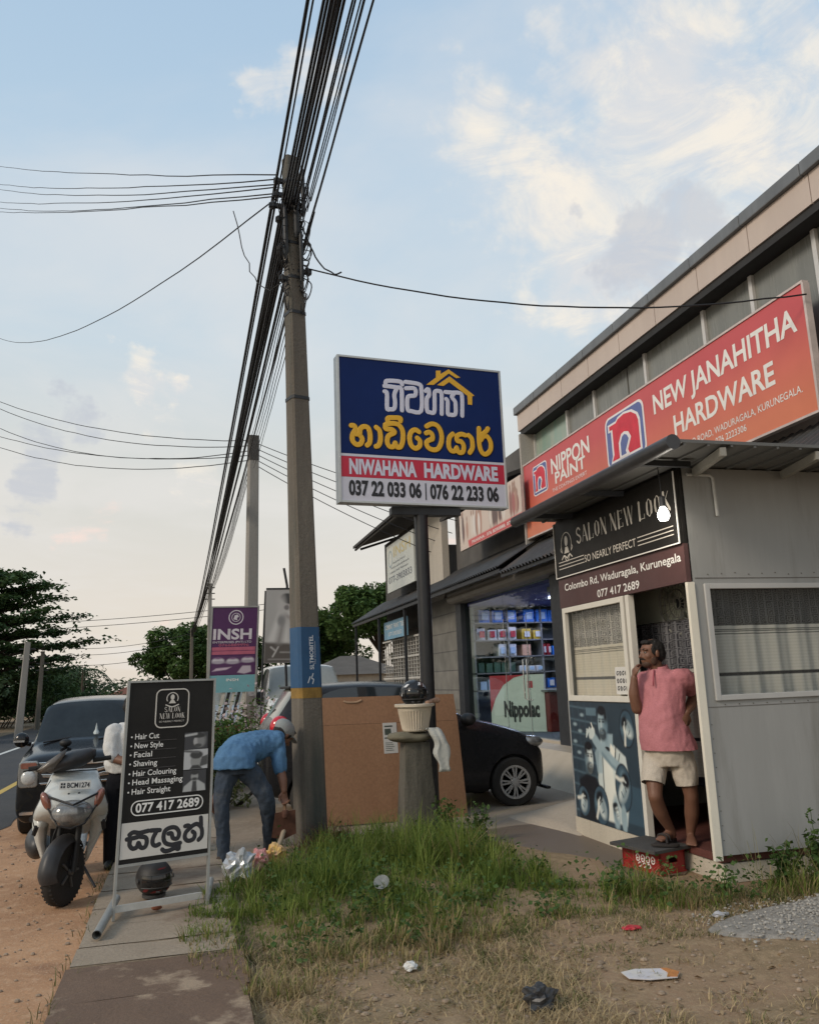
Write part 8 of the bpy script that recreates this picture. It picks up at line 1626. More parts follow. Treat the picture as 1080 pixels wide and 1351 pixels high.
# cardboard sheet leaning on the hatchback
cb = thing('cardboard_sheet', 'large brown flattened cardboard carton leaning against the black hatchback', 'cardboard', (2.2, 9.25, 0))
CARD = M('brown_cardboard', (0.33, 0.185, 0.105), 0.85, var=0.06, vs=1.2, bump=0.3, bs=14, streak=True, col2=(0.28, 0.150, 0.082), stain=((0.22, 0.12, 0.070), 1.6, 0.52, 0.72)); CARD2 = M('brown_cardboard_flap', (0.31, 0.17, 0.097), 0.85, var=0.06, vs=1.2, bump=0.12, bs=20)
CB = Panel((1.40, 9.16, 0.03), (1, 0.02, 0), V3(0, 0.17, 1).normalized(), V3(0, -1, 0.17).normalized())
CB.poly(MB(), [(0.0, 0.0), (1.60, -0.02), (1.585, 1.02), (0.0, 1.035)], -0.012, 0).build('sheet', CARD, cb)
CB.poly(MB(), [(0.0, 1.038), (1.585, 1.023), (1.565, 1.32), (0.02, 1.335)], -0.014, -0.003).build('top_flap', CARD2, cb)
t_ = MB(); CB.stroke(t_, [(0.28, 1.285), (0.33, 1.273), (0.42, 1.273), (0.47, 1.29)], 0.022, 0.004, 0.5); t_.build('handle_slot', M('pale_card_edge', (0.42, 0.28, 0.18), 0.8), cb)
t_ = MB(); CB.rect(t_, 0.70, 0.86, 0.70, 1.03, 0.0005, 0.003); lb_ = t_.build('label_sheet', M('white_label_sheet', (0.56, 0.55, 0.52), 0.7, var=0.04), cb)
t_ = MB(); CB.rect(t_, 0.72, 0.81, 0.985, 1.0, 0.0032, 0.005); CB.rect(t_, 0.72, 0.79, 0.90, 0.965, 0.0032, 0.005); CB.rect(t_, 0.715, 0.83, 0.86, 0.872, 0.0032, 0.005)
for k in range(5): CB.rect(t_, 0.72, 0.80 + 0.01 * (k % 3), 0.81 - k * 0.02, 0.815 - k * 0.02, 0.0032, 0.005)
t_.build('label_print', M('dark_green_print', (0.06, 0.075, 0.06), 0.6, var=0.2, vs=30), lb_)
# ------------------------------------------------------------------ litter
def crumple(name, label, cat, c, size, mat, seed, voxel=None):
    t_ = MB().ell(c, size, 20, 13); o = t_.build(name, mat, smooth=False)
    for v in o.data.vertices:
        d = v.co - V3(0, 0, size[2]); n = abs(mnoise.noise(v.co * (0.16 / max(size)) * 9 + V3(seed, 0, 0))) * 1.2 + 0.35 * abs(mnoise.noise(v.co * (0.16 / max(size)) * 22 + V3(0, seed, 0))); v.co = V3(0, 0, size[2]) + d * (0.70 + 0.75 * n)
        v.co.z = max(v.co.z, 0.0)
    return tag(o, label, cat)
def gp(x, y, d=0.0): return (x, y, ground_h(x, y) + d)
crumple('plastic_bag', 'crumpled black plastic bag lying on the dry grass in the foreground', 'plastic bag', (1.595, 3.95, ground_h(1.6, 3.95) + 0.045), (0.075, 0.06, 0.055), M('dark_grey_bag', (0.035, 0.035, 0.037), 0.35, var=0.3, vs=18), 1)
crumple('plastic_sack', 'crumpled silver white sack lying in the grass left of the nearest pole', 'sack', (0.40, 6.96, 0.13), (0.12, 0.10, 0.13), M('silver_sack', (0.48, 0.50, 0.52), 0.3, metal=0.3, var=0.2, vs=14), 4)
crumple('red_wrapper', 'red and pink plastic wrapper beside the silver sack', 'wrapper', (0.58, 7.10, 0.14), (0.07, 0.09, 0.10), M('red_film', (0.50, 0.06, 0.07), 0.35, var=0.3, vs=20, col2=(0.55, 0.35, 0.33)), 7)
crumple('yellow_wrapper', 'bright yellow plastic wrapper lying in the grass by the nearest pole', 'wrapper', (0.71, 7.20, 0.16), (0.09, 0.08, 0.09), M('yellow_film', (0.62, 0.44, 0.03), 0.35, var=0.3, vs=18, col2=(0.50, 0.30, 0.22)), 9)
crumple('white_wrapper', 'small white scrap lying on the dry grass in the foreground', 'scrap', gp(1.155, 4.64, 0.025), (0.035, 0.03, 0.022), M('white_film', (0.60, 0.59, 0.56), 0.5, var=0.1), 12)
crumple('pink_wrapper', 'small crimson wrapper lying on the dry earth', 'wrapper', gp(2.57, 4.86, 0.015), (0.06, 0.04, 0.014), M('crimson_film', (0.50, 0.03, 0.05), 0.4, var=0.2), 15)
crumple('paper_scrap', 'crumpled pale paper at the edge of the gravel patch', 'scrap', gp(3.22, 4.93, 0.015), (0.05, 0.035, 0.014), M('pale_scrap', (0.42, 0.42, 0.44), 0.6, var=0.3, vs=20), 17)
crumple('orange_scrap', 'small orange plastic scrap behind the right leg of the salon board', 'scrap', (0.135, 8.2, 0.07), (0.075, 0.05, 0.075), M('orange_film', (0.50, 0.17, 0.03), 0.5, var=0.15), 19)
fl = MB(); P_ = Panel(gp(2.14, 4.10, 0.012), (0.98, -0.2, 0.0), (0.25, 0.96, 0.05), (0, 0, 1)); P_.poly(fl, [(0, 0.02), (0.10, -0.01), (0.24, 0.0), (0.27, 0.06), (0.22, 0.115), (0.06, 0.13), (-0.02, 0.10)], 0, 0.004); fo = fl.build('flyer', M('lilac_paper', (0.50, 0.50, 0.60), 0.5, var=0.15, vs=12, col2=(0.60, 0.56, 0.50))); tag(fo, 'torn lilac paper packet lying flat on the damp earth', 'flyer')
fl = MB(); P_.poly(fl, [(0.19, 0.01), (0.24, 0.002), (0.268, 0.058), (0.22, 0.112), (0.19, 0.115), (0.21, 0.06)], 0.0045, 0.007); o_ = fl.build('orange_corner', M('orange_print', (0.50, 0.20, 0.06), 0.5, var=0.2, vs=20), None); tag(o_, 'torn orange strip lying on the lilac packet', 'paper strip')
cl = MB().lathe([(0.001, 0.0), (0.055, 0.002), (0.066, 0.008), (0.068, 0.016), (0.06, 0.014), (0.001, 0.010)], (0, 0, 0), 26); lid = cl.build('plastic_disc', M('grey_plastic_lid', (0.20, 0.21, 0.20), 0.5, var=0.3, vs=30), smooth=True); lid.location = (1.30, 5.95, 0.15); lid.rotation_euler = (R(38), R(-22), 0); lid.scale = (0.8, 0.8, 0.8); tag(lid, 'round grey plastic lid caught in the tall grass', 'plastic disc')
for i, (x, y) in enumerate(((-0.27, 5.72), (-0.05, 5.60), (0.02, 6.3))): pass
br = MB().ell((-0.18, 6.22, 0.075), (0.035, 0.022, 0.016), 12, 8).build('brick_chip', M('brick_red', (0.26, 0.09, 0.05), 0.9, var=0.25), smooth='all'); tag(br, 'small brick chip on the pavement in front of the helmet', 'brick chip')
# dug soil and torn roots heaped at the pole foot
def heap(u, v):
    a = u * 2 * math.pi; r = v; x = 1.32 + 0.30 * r * math.cos(a); y = 7.98 + 0.26 * r * math.sin(a); return (x, y, -0.02 + 0.17 * (1 - r ** 1.8) * (1 + 0.5 * mnoise.noise(V3(x * 6, y * 6, 0))) + mnoise.noise(V3(x * 22, y * 22, 0)) * 0.025)
ho = MB().grid(heap, 44, 16).build('dug_soil', M('dug_root_soil', (0.085, 0.045, 0.032), 0.95, var=0.35, vs=20, bump=1.0, bs=60, col2=(0.05, 0.03, 0.022)), smooth='all'); tag(ho, 'heap of dark dug soil and torn roots at the foot of the nearest pole', 'soil', kind='stuff')
# ================================================================== VEGETATION
def leafmat(name, c1, c2, sc=0.7, trans=0.25):
    m = bpy.data.materials.new(name); m.use_nodes = True; N, L = nodes_of(m); b = N['Principled BSDF']; b.inputs['Roughness'].default_value = 0.65; b.inputs['Specular IOR Level'].default_value = 0.25
    tc = N.new('ShaderNodeTexCoord'); n = N.new('ShaderNodeTexNoise'); n.inputs['Scale'].default_value = sc; n.inputs['Detail'].default_value = 5; L.new(tc.outputs['Object'], n.inputs['Vector'])
    n2 = N.new('ShaderNodeTexNoise'); n2.inputs['Scale'].default_value = sc * 9; L.new(tc.outputs['Object'], n2.inputs['Vector'])
    a = N.new('ShaderNodeMath'); a.operation = 'ADD'; L.new(n.outputs[0], a.inputs[0]); L.new(n2.outputs[0], a.inputs[1])
    r = N.new('ShaderNodeMapRange'); L.new(a.outputs[0], r.inputs[0]); r.inputs[1].default_value = 0.75; r.inputs[2].default_value = 1.25
    mx = N.new('ShaderNodeMix'); mx.data_type = 'RGBA'; L.new(r.outputs[0], mx.inputs[0]); mx.inputs[6].default_value = (*c1, 1); mx.inputs[7].default_value = (*c2, 1); L.new(mx.outputs[2], b.inputs['Base Color'])
    t = N.new('ShaderNodeBsdfTranslucent'); L.new(mx.outputs[2], t.inputs[0]); ms = N.new('ShaderNodeMixShader'); ms.inputs[0].default_value = trans
    L.new(b.outputs[0], ms.inputs[1]); L.new(t.outputs[0], ms.inputs[2]); L.new(ms.outputs[0], N['Material Output'].inputs[0]); return m
def leaves_mesh(name, C, size, mat, parent, flat=0.35, aspect=0.5, droop=0.0):
    """C: (n,3) leaf centres; one folded leaf-sized quad each"""
    C = np.asarray(C); n = len(C); th = rng.uniform(0, 2 * np.pi, n); el = rng.normal(0, flat, n) - droop
    d = np.stack([np.cos(th) * np.cos(el), np.sin(th) * np.cos(el), np.sin(el)], 1); ro = rng.normal(0, 0.6, n)
    s0 = np.stack([-np.sin(th), np.cos(th), np.zeros(n)], 1); u = np.cross(s0, d); s = s0 * np.cos(ro)[:, None] + u * np.sin(ro)[:, None]
    L = (size * rng.uniform(0.6, 1.3, n))[:, None]; w = L * aspect * 0.5; nrm = np.cross(d, s)
    V = np.stack([C - d * L * 0.5, C + s * w + nrm * L * 0.06, C + d * L * 0.5 - nrm * L * 0.10, C - s * w + nrm * L * 0.06], 1).reshape(-1, 3)
    mb = MB(); inv = PM[parent.name].inverted(); V = V - np.array(inv.inverted().translation)
    me = bpy.data.meshes.new(name); me.vertices.add(4 * n); me.vertices.foreach_set('co', V.astype(np.float32).ravel())
    me.loops.add(4 * n); me.loops.foreach_set('vertex_index', np.arange(4 * n, dtype=np.int32)); me.polygons.add(n); me.polygons.foreach_set('loop_start', np.arange(0, 4 * n, 4, dtype=np.int32)); me.polygons.foreach_set('loop_total', np.full(n, 4, dtype=np.int32))
    me.update(calc_edges=True); me.materials.append(mat); o = bpy.data.objects.new(name, me); COL.objects.link(o); o.parent = parent; PM[o.name] = PM[parent.name]; return o
BARK = M('grey_brown_bark', (0.085, 0.068, 0.052), 0.9, var=0.3, vs=4, bump=0.8, bs=30)
LF_D = leafmat('dark_tree_leaves', (0.030, 0.064, 0.024), (0.072, 0.122, 0.040), 0.5); LF_M = leafmat('mid_tree_leaves', (0.036, 0.076, 0.020), (0.090, 0.150, 0.040), 0.5); LF_L = leafmat('light_bush_leaves', (0.05, 0.10, 0.02), (0.12, 0.18, 0.045), 1.2); LF_G = leafmat('grey_green_leaves', (0.036, 0.064, 0.032), (0.072, 0.108, 0.048), 0.6)
def layered_tree(label, x, y, h, r, tiers, nl, seed):
    rr = np.random.default_rng(seed); t = thing('tree', label, 'tree', (x, y, 0), 0); tr = MB(); tr.tube(catmull([(x, y, 0), (x + 0.15, y, h * 0.4), (x, y + 0.1, h * 0.75), (x + 0.1, y, h)], 5), list(np.linspace(0.24, 0.05, 16)), 10); P = []
    for k in range(tiers):
        f = k / (tiers - 1); z = h * (0.30 + 0.68 * f); rad = r * (1.0 - 0.55 * f ** 1.6) * rr.uniform(0.85, 1.12); nb = 9
        for j in range(nb):
            a = 2 * np.pi * (j + rr.uniform(-0.3, 0.3)) / nb + k; ln = rad * rr.uniform(0.6, 1.12); tip = np.array([x + math.cos(a) * ln, y + math.sin(a) * ln, z + 0.10 * ln + rr.uniform(-0.1, 0.25)])
            tr.tube(catmull([(x, y, z - 0.35), tuple((np.array([x, y, z]) * 0.5 + tip * 0.5) - np.array([0, 0, 0.05])), tuple(tip)], 3), [0.07, 0.06, 0.05, 0.04, 0.03, 0.022, 0.012][:7], 5)
            nc = int(4 + ln * 3)
            for q in range(nc):
                s = 0.25 + 0.75 * (q + rr.uniform()) / nc; c = np.array([x, y, z]) * (1 - s) + tip * s + np.array([rr.normal(0, 0.22), rr.normal(0, 0.22), rr.normal(0, 0.05)]); m = int(nl / (tiers * nb * nc))
                P.append(c + np.stack([rr.normal(0, 0.26, m), rr.normal(0, 0.26, m), rr.normal(0, 0.085, m)], 1))
    tr.build('trunk', BARK, t, smooth='all'); leaves_mesh('crown', np.concatenate(P), 0.27, LF_D, t, 0.35); return t
def round_tree(label, x, y, h, r, nl, mat, seed, trunk=0.35, squash=0.8, size=0.36, cat='tree'):
    rr = np.random.default_rng(seed); t = thing('tree', label, cat, (x, y, 0), 0); tr = MB(); tr.tube([(x, y, 0), (x + 0.1, y, h * trunk), (x, y, h * 0.72)], [0.22 * h / 6, 0.17 * h / 6, 0.06], 8); P = []; cz = h - r * squash
    ncl = 64; nl = int(nl * 1.6)
    for k in range(ncl):
        d = rr.normal(0, 1, 3); d /= np.linalg.norm(d); d[2] = abs(d[2]) * 1.0 if rr.uniform() < 0.72 else d[2]; q = rr.uniform(0.55, 1.0); c = np.array([x, y, cz]) + d * np.array([r, r, r * squash]) * q; cr = r * rr.uniform(0.16, 0.30)
        tr.tube([(x, y, cz - r * squash * 0.7), tuple((np.array([x, y, cz]) + c) / 2), tuple(c)], [0.06, 0.04, 0.012], 5)
        m = nl // ncl; v = rr.normal(0, 1, (m, 3)); v /= np.linalg.norm(v, axis=1)[:, None]; v *= (rr.uniform(0.35, 1.0, m) ** 0.5)[:, None]; P.append(c + v * np.array([cr, cr, cr * 0.75]))
    tr.build('trunk', BARK, t, smooth='all'); leaves_mesh('crown', np.concatenate(P), size, mat, t, 0.6); return t
def bush(label, x, y, w, h, nl, mat, seed, size=0.16, group=None, name='bush'):
    rr = np.random.default_rng(seed); t = thing(name, label, 'bush', (x, y, 0), 0, group); P = []; st = MB()
    for k in range(16):
        c = np.array([x + rr.normal(0, w * 0.30), y + rr.normal(0, w * 0.22), h * rr.uniform(0.15, 0.85)]); m = nl // 16; P.append(c + np.clip(rr.normal(0, 1, (m, 3)), -1.7, 1.7) * np.array([w * 0.15, w * 0.13, h * 0.13])); st.tube([(x + (c[0] - x) * 0.4, y, 0), tuple(c)], [0.03, 0.01], 5)
    A = np.concatenate(P); A = A[A[:, 2] > 0.02]; st.build('stems', BARK, t); leaves_mesh('foliage', A, size, mat, t, 0.6); return t
layered_tree('tall dark tree with flat layered branches across the road at the left edge', -8.9, 42, 6.9, 4.9, 8, 21000, 1)
layered_tree('second dark layered tree behind the first, cut by the left edge', -12.5, 47, 7.6, 4.2, 7, 9000, 2)
round_tree('rounded green tree beyond the distant poles, above the salon board', -0.4, 66, 6.1, 3.6, 9000, LF_M, 3, squash=0.85)
round_tree('smaller round tree beside the purple banner, far down the street', 3.2, 64, 5.2, 3.0, 6000, LF_M, 4)
round_tree('bright green tree behind the nearest pole and the hip roofed house', 7.5, 58, 6.3, 3.4, 8000, LF_M, 5)
round_tree('tall green tree rising beside the white hanging board', 12.4, 55, 8.2, 3.6, 9000, LF_M, 6)
round_tree('low spreading tree right behind the grey hip roof', 9.4, 62, 6.6, 3.2, 7000, LF_L, 16)
for i, (x, y, w, h, m, lb) in enumerate(((-8.4, 30, 2.4, 1.9, LF_L, 'pale green drooping bush at the left edge across the road'), (-9.3, 36, 3.5, 2.6, LF_G, 'dark roadside bush behind the short pale pole'), (-8.8, 44, 3.6, 2.6, LF_D, 'dark roadside bush under the layered tree'), (-8.0, 52, 3.8, 2.8, LF_D, 'dark bush at the trunk of the layered tree'), (-8.3, 62, 4.2, 3.0, LF_G, 'grey green bush left of the red tiled roof'), (-10.8, 33, 3.6, 3.2, LF_D, 'tall dark bush at the far left behind the pale drooping bush'), (-11.5, 52, 5.0, 4.0, LF_D, 'big dark bush filling in under the tall tree'), (-9.6, 70, 5, 3.6, LF_G, 'far bush beyond the layered tree'))):
    bush(lb, x, y, w, h, 4600, m, 20 + i, 0.27, 'bushes along the far side of the road')
bush('leafy green bush behind the bending man, below the second pole', 0.62, 13.6, 1.3, 1.05, 2600, leafmat('fresh_bush_leaves', (0.035, 0.075, 0.016), (0.09, 0.15, 0.035), 2.5), 40, 0.09)
bush('low dusty weeds beside the path left of the bending man', 0.30, 11.4, 0.75, 0.62, 1200, leafmat('dusty_weed_leaves', (0.09, 0.11, 0.04), (0.16, 0.17, 0.07), 3), 41, 0.07)
fl_ = thing('flower_bush', 'pale flowering bush in front of the white van', 'bush', (1.25, 14.6, 0)); P = rng.normal(0, 1, (900, 3)) * np.array([0.40, 0.25, 0.22]) + np.array([1.25, 14.6, 0.85]); leaves_mesh('foliage', P, 0.08, LF_L, fl_); P = rng.normal(0, 1, (320, 3)) * np.array([0.42, 0.25, 0.20]) + np.array([1.25, 14.5, 0.95]); leaves_mesh('blossom', P, 0.07, M('pale_pink_petals', (0.42, 0.33, 0.33), 0.8, var=0.2), fl_, 0.8, 0.9); MB().tube([(1.25, 14.6, 0), (1.2, 14.6, 0.8)], 0.03).build('stems', BARK, fl_)
# palm fronds between the layered tree and the red roof
pm = thing('palm', 'small palm with drooping fronds beside the layered tree', 'palm', (-6.6, 58, 0)); MB().tube([(-6.6, 58, 0), (-6.5, 58, 2.9)], [0.14, 0.09], 8).build('trunk', BARK, pm); fr_ = MB(); rr = random.Random(9)
for k in range(13):
    a = 2 * math.pi * k / 13; P = [(-6.5, 58, 2.9)]
    for j in range(1, 8): s = j / 7; P.append((-6.5 + math.cos(a) * 1.9 * s, 58 + math.sin(a) * 1.9 * s, 2.9 + 0.9 * s - 1.9 * s * s))
    fr_.tube(P, 0.02, 4)
    for j in range(1, 8):
        for e in (-1, 1):
            b_ = Vector(P[j]); sd_ = Vector((-math.sin(a), math.cos(a), 0)) * e; tip = b_ + sd_ * 0.42 + Vector((math.cos(a) * 0.15, math.sin(a) * 0.15, -0.22)); w_ = Vector((math.cos(a), math.sin(a), 0)) * 0.05; fr_.add([b_ - w_, b_ + w_, tip], [(0, 1, 2)])
fr_.build('fronds', LF_G, pm, recalc=False)
# houses in the distance
REDT = M('red_clay_tiles', (0.20, 0.075, 0.048), 0.9, var=0.25, vs=2); GRYT = M('grey_asbestos_roof', (0.125, 0.112, 0.10), 0.9, var=0.2, vs=1.5)
def hip_house(label, x0, x1, y0, y1, ze, zr, rm, wall=(0.45, 0.40, 0.34)):
    t = thing('house', label, 'house', ((x0 + x1) / 2, (y0 + y1) / 2, 0)); i = min(x1 - x0, y1 - y0) * 0.5; ym = (y0 + y1) / 2; xa, xb = x0 + i * 0.8, x1 - i * 0.8
    MB().box(x0 + 0.4, x1 - 0.4, y0 + 0.4, y1 - 0.4, 0, ze).build('wall', M('house_wall_%d' % int(wall[0] * 100), wall, 0.85), t)
    MB().add([(x0, y0, ze), (x1, y0, ze), (x1, y1, ze), (x0, y1, ze), (xa, ym, zr), (xb, ym, zr)], [(0, 1, 5, 4), (1, 2, 5), (2, 3, 4, 5), (3, 0, 4), (0, 3, 2, 1)]).build('roof', rm, t)
    for k in range(2): xx = x0 + (x1 - x0) * (0.3 + 0.4 * k); MB().box(xx - 0.4, xx + 0.4, y0 + 0.37, y0 + 0.395, ze * 0.35, ze * 0.8).build('window', CGL, t)
    return t
hip_house('grey hip roofed house among the trees beyond the black hatchback', 6.3, 12.0, 46, 52, 1.95, 3.05, GRYT); hip_house('long house with red clay tiles at the far end of the road', -7.2, -2.2, 78, 84, 0.95, 1.95, REDT, (0.5, 0.48, 0.45))
# far tree line
P = []
for k in range(150):
    x = -150 + 2.4 * k + rng.normal(0, 1); h = 3.0 + 2.2 * mnoise.noise(Vector((x * 0.05, 0, 1))) + rng.uniform(0, 1.0); m = 110; P.append(np.array([x, 165 + rng.normal(0, 5), h * 0.5]) + rng.normal(0, 1, (m, 3)) * np.array([1.6, 1.5, h * 0.26]))
A = np.concatenate(P); A[:, 2] = np.abs(A[:, 2]); hold = bpy.data.objects.new('far_tree_line', None); PM['far_tree_line'] = Matrix.Identity(4)
o = leaves_mesh('far_tree_line', A, 0.9, LF_G, hold); o.parent = None; bpy.data.objects.remove(hold); tag(o, 'low dark line of far trees along the horizon', 'trees', kind='stuff')

# ------------------------------------------------------------------ grass
GM = bpy.data.materials.new('grass_blades'); GM.use_nodes = True; N_, L_ = nodes_of(GM); b_ = N_['Principled BSDF']; b_.inputs['Roughness'].default_value = 0.7; b_.inputs['Specular IOR Level'].default_value = 0.2
at_ = N_.new('ShaderNodeAttribute'); at_.attribute_name = 'blade_tint'; L_.new(at_.outputs['Color'], b_.inputs['Base Color']); tl_ = N_.new('ShaderNodeBsdfTranslucent'); L_.new(at_.outputs['Color'], tl_.inputs[0]); ms_ = N_.new('ShaderNodeMixShader'); ms_.inputs[0].default_value = 0.3; L_.new(b_.outputs[0], ms_.inputs[1]); L_.new(tl_.outputs[0], ms_.inputs[2]); L_.new(ms_.outputs[0], N_['Material Output'].inputs[0])
def inpoly(x, y, P):
    r = np.zeros(len(x), bool)
    for (x0, y0), (x1, y1) in zip(P, P[1:] + P[:1]): r ^= ((y0 > y) != (y1 > y)) & (x < (x1 - x0) * (y - y0) / ((y1 - y0) or 1e-9) + x0)
    return r
def nz2(x, y, s, k): return np.array([mnoise.noise(Vector((a * s, b * s, k))) for a, b in zip(x, y)])
def blades(name, x, y, z, h, w, lean, tint, label, cat, dirn=None):
    n = len(x); th = rng.uniform(0, 2 * np.pi, n) if dirn is None else dirn; dx, dy = np.cos(th), np.sin(th); px_, py_ = -dy, dx; V = np.zeros((n, 7, 3))
    for i, (t, ww) in enumerate(((0, 1.0), (0.4, 0.85), (0.75, 0.5))):
        off = lean * h * t ** 1.7; zz = z + h * (t - 0.25 * lean * t * t)
        for k, s in ((0, -1), (1, 1)): V[:, i * 2 + k, 0] = x + dx * off + s * px_ * w * ww; V[:, i * 2 + k, 1] = y + dy * off + s * py_ * w * ww; V[:, i * 2 + k, 2] = zz
    V[:, 6, 0] = x + dx * lean * h * 1.15; V[:, 6, 1] = y + dy * lean * h * 1.15; V[:, 6, 2] = z + h * (1 - 0.32 * lean)
    F = np.array([[0, 1, 3, 2], [2, 3, 5, 4]]); base = np.arange(n)[:, None] * 7; q = (base[:, :, None] + F[None]).reshape(-1, 4); tr = (base + np.array([[4, 5, 6]]))
    me = bpy.data.meshes.new(name); me.vertices.add(7 * n); org = np.array([x.mean(), y.mean(), 0.0]); me.vertices.foreach_set('co', (V.reshape(-1, 3) - org).astype(np.float32).ravel())
    li = np.concatenate([q.ravel(), tr.ravel()]); me.loops.add(len(li)); me.loops.foreach_set('vertex_index', li.astype(np.int32)); nq = len(q); me.polygons.add(nq + n)
    me.polygons.foreach_set('loop_start', np.concatenate([np.arange(nq) * 4, nq * 4 + np.arange(n) * 3]).astype(np.int32)); me.polygons.foreach_set('loop_total', np.concatenate([np.full(nq, 4), np.full(n, 3)]).astype(np.int32)); me.update(calc_edges=True)
    ca = me.color_attributes.new('blade_tint', 'FLOAT_COLOR', 'POINT'); ca.data.foreach_set('color', np.concatenate([np.repeat(tint, 7, 0), np.ones((7 * n, 1))], 1).astype(np.float32).ravel())
    me.materials.append(GM); o = bpy.data.objects.new(name, me); COL.objects.link(o); o.location = org; return tag(o, label, cat, kind='stuff')
gh = lambda x, y: np.array([ground_h(a, b) for a, b in zip(x, y)])
POLY = [(0.06, 6.35), (0.55, 7.3), (0.98, 7.75), (1.5, 8.05), (2.05, 8.15), (2.62, 7.95), (2.68, 7.2), (2.52, 6.5), (2.70, 6.0), (3.3, 5.85), (3.55, 5.46), (5.2, 5.42), (5.4, 4.95), (4.3, 5.08), (3.6, 5.08), (3.1, 5.12), (2.5, 5.20), (1.9, 5.0), (1.2, 4.72), (0.75, 4.5), (0.30, 4.42), (0.08, 4.9), (-0.04, 5.6)]
n0 = 78000; x = rng.uniform(0.0, 5.4, n0); y = rng.uniform(4.3, 8.2, n0)
nc_ = 2600; cx_ = rng.uniform(0.0, 5.4, nc_); cy_ = rng.uniform(4.3, 8.2, nc_); ci_ = rng.integers(0, nc_, n0); cl_ = rng.uniform(0, 1, n0) < 0.72; ch_ = rng.uniform(0.55, 1.5, nc_) ** 1.2; cm_ = rng.normal(0, 0.45, nc_)
x = np.where(cl_, cx_[ci_] + rng.normal(0, 0.028, n0), x); y = np.where(cl_, cy_[ci_] + rng.normal(0, 0.028, n0), y)
th_ = np.where(cl_, np.arctan2(y - cy_[ci_], x - cx_[ci_]) + rng.normal(0, 0.5, n0), rng.uniform(0, 6.28, n0)); ch_ = np.where(cl_, ch_[ci_], 0.6); cm_ = np.where(cl_, cm_[ci_], 0)
d1 = nz2(x, y, 1.7, 0); jx = x + nz2(x, y, 4, 9) * 0.12; jy = y + nz2(x, y, 4, 5) * 0.14; k = inpoly(jx, jy, POLY) & (rng.uniform(0, 1, n0) < (0.80 + 0.9 * d1) * np.clip((jy - 4.2) / 0.9, 0.25, 1))
x, y, d1, th_, ch_, cm_ = x[k], y[k], d1[k], th_[k], ch_[k], cm_[k]; n = len(x)
prof = 0.085 + 0.235 * np.exp(-(((x - 1.55) / 1.05) ** 2 + ((y - 7.0) / 1.1) ** 2)) + 0.15 * np.exp(-(((x - 4.4) / 0.8) ** 2 + ((y - 5.3) / 0.28) ** 2)) + 0.07 * np.exp(-(((x - 3.0) / 0.6) ** 2 + ((y - 5.5) / 0.4) ** 2))
d2 = nz2(x, y, 5.5, 3); h = prof * (0.78 + 0.8 * d1 + 0.8 * d2) * rng.uniform(0.6, 1.25, n) * ch_; h = np.maximum(h, 0.03)
h = h * (1 - 0.72 * np.exp(-(((x - 3.42) / 0.34) ** 2 + ((y - 5.62) / 0.34) ** 2)))
dry = np.clip((5.75 - y) / 0.9 + 0.5 * d2 - 0.25 * (x > 3.7), 0, 1) * 0.75 + 0.10 * (d1 > 0.25); isdry = rng.uniform(0, 1, n) < dry
g1, g2, s1 = np.array([0.075, 0.130, 0.022]), np.array([0.195, 0.240, 0.052]), np.array([0.40, 0.31, 0.155]); mixv = np.clip(0.5 + 0.6 * d2 + cm_ + rng.normal(0, 0.2, n), 0, 1)[:, None]; tint = g1 * (1 - mixv) + g2 * mixv; tint[isdry] = s1 * rng.uniform(0.55, 1.15, (isdry.sum(), 1))
blades('tall_grass', x, y, gh(x, y) - 0.01 + np.where(x < 0.33, 0.06, 0), h, rng.uniform(0.0022, 0.0042, n), np.clip(rng.normal(0.55, 0.28, n), 0.05, 1.2), tint, 'thick green grass growing round the stump and along the grey wall', 'grass', th_)
# broad leaved weeds by the grey wall and the stump
def weed(label, x, y, h, n, seed, mat):
    rr = np.random.default_rng(seed); t = thing('weed', label, 'weed', (x, y, 0)); st = MB(); P = []
    for k in range(7):
        a = rr.uniform(0, 6.28); r = rr.uniform(0.02, 0.16); tip = np.array([x + math.cos(a) * r, y + math.sin(a) * r * 0.5, h * rr.uniform(0.6, 1.05)]); st.tube([(x + math.cos(a) * 0.02, y, 0), tuple(tip)], [0.005, 0.002], 5); s = rr.uniform(0.15, 1.0, n // 7)[:, None]; P.append(np.array([x, y, 0]) * (1 - s) + tip * s + rr.normal(0, 0.03, (n // 7, 3)))
    st.build('stems', mat, t); leaves_mesh('foliage', np.concatenate(P), 0.055, mat, t, 0.5, 0.55); return t
WM = leafmat('weed_leaves', (0.035, 0.075, 0.018), (0.085, 0.14, 0.035), 6)
for i, (x_, y_, h_, lb) in enumerate(((4.35, 5.36, 0.48, 'leafy weed against the grey salon wall, the tallest there'), (4.75, 5.38, 0.40, 'leafy weed against the grey wall at the right edge'), (4.02, 5.34, 0.30, 'small leafy weed at the left end of the grey wall'), (2.42, 8.05, 0.42, 'leafy weed climbing at the foot of the old pole stump'), (2.62, 7.75, 0.34, 'leafy weed at the right end of the tall grass'))): weed(lb, x_, y_, h_, 190, 60 + i, WM)
n = 130; x = np.concatenate([rng.uniform(3.75, 5.2, 90), rng.uniform(1.2, 2.6, 40)]); y = np.concatenate([rng.uniform(5.15, 5.42, 90), rng.uniform(6.6, 8.0, 40)]); blades('seed_stalks', x, y, gh(x, y), rng.uniform(0.28, 0.56, n), np.full(n, 0.0018), np.clip(rng.normal(0.45, 0.25, n), 0.05, 1), np.array([0.22, 0.20, 0.09]) * rng.uniform(0.6, 1.2, (n, 1)), 'thin seeding grass stalks above the green grass', 'grass')
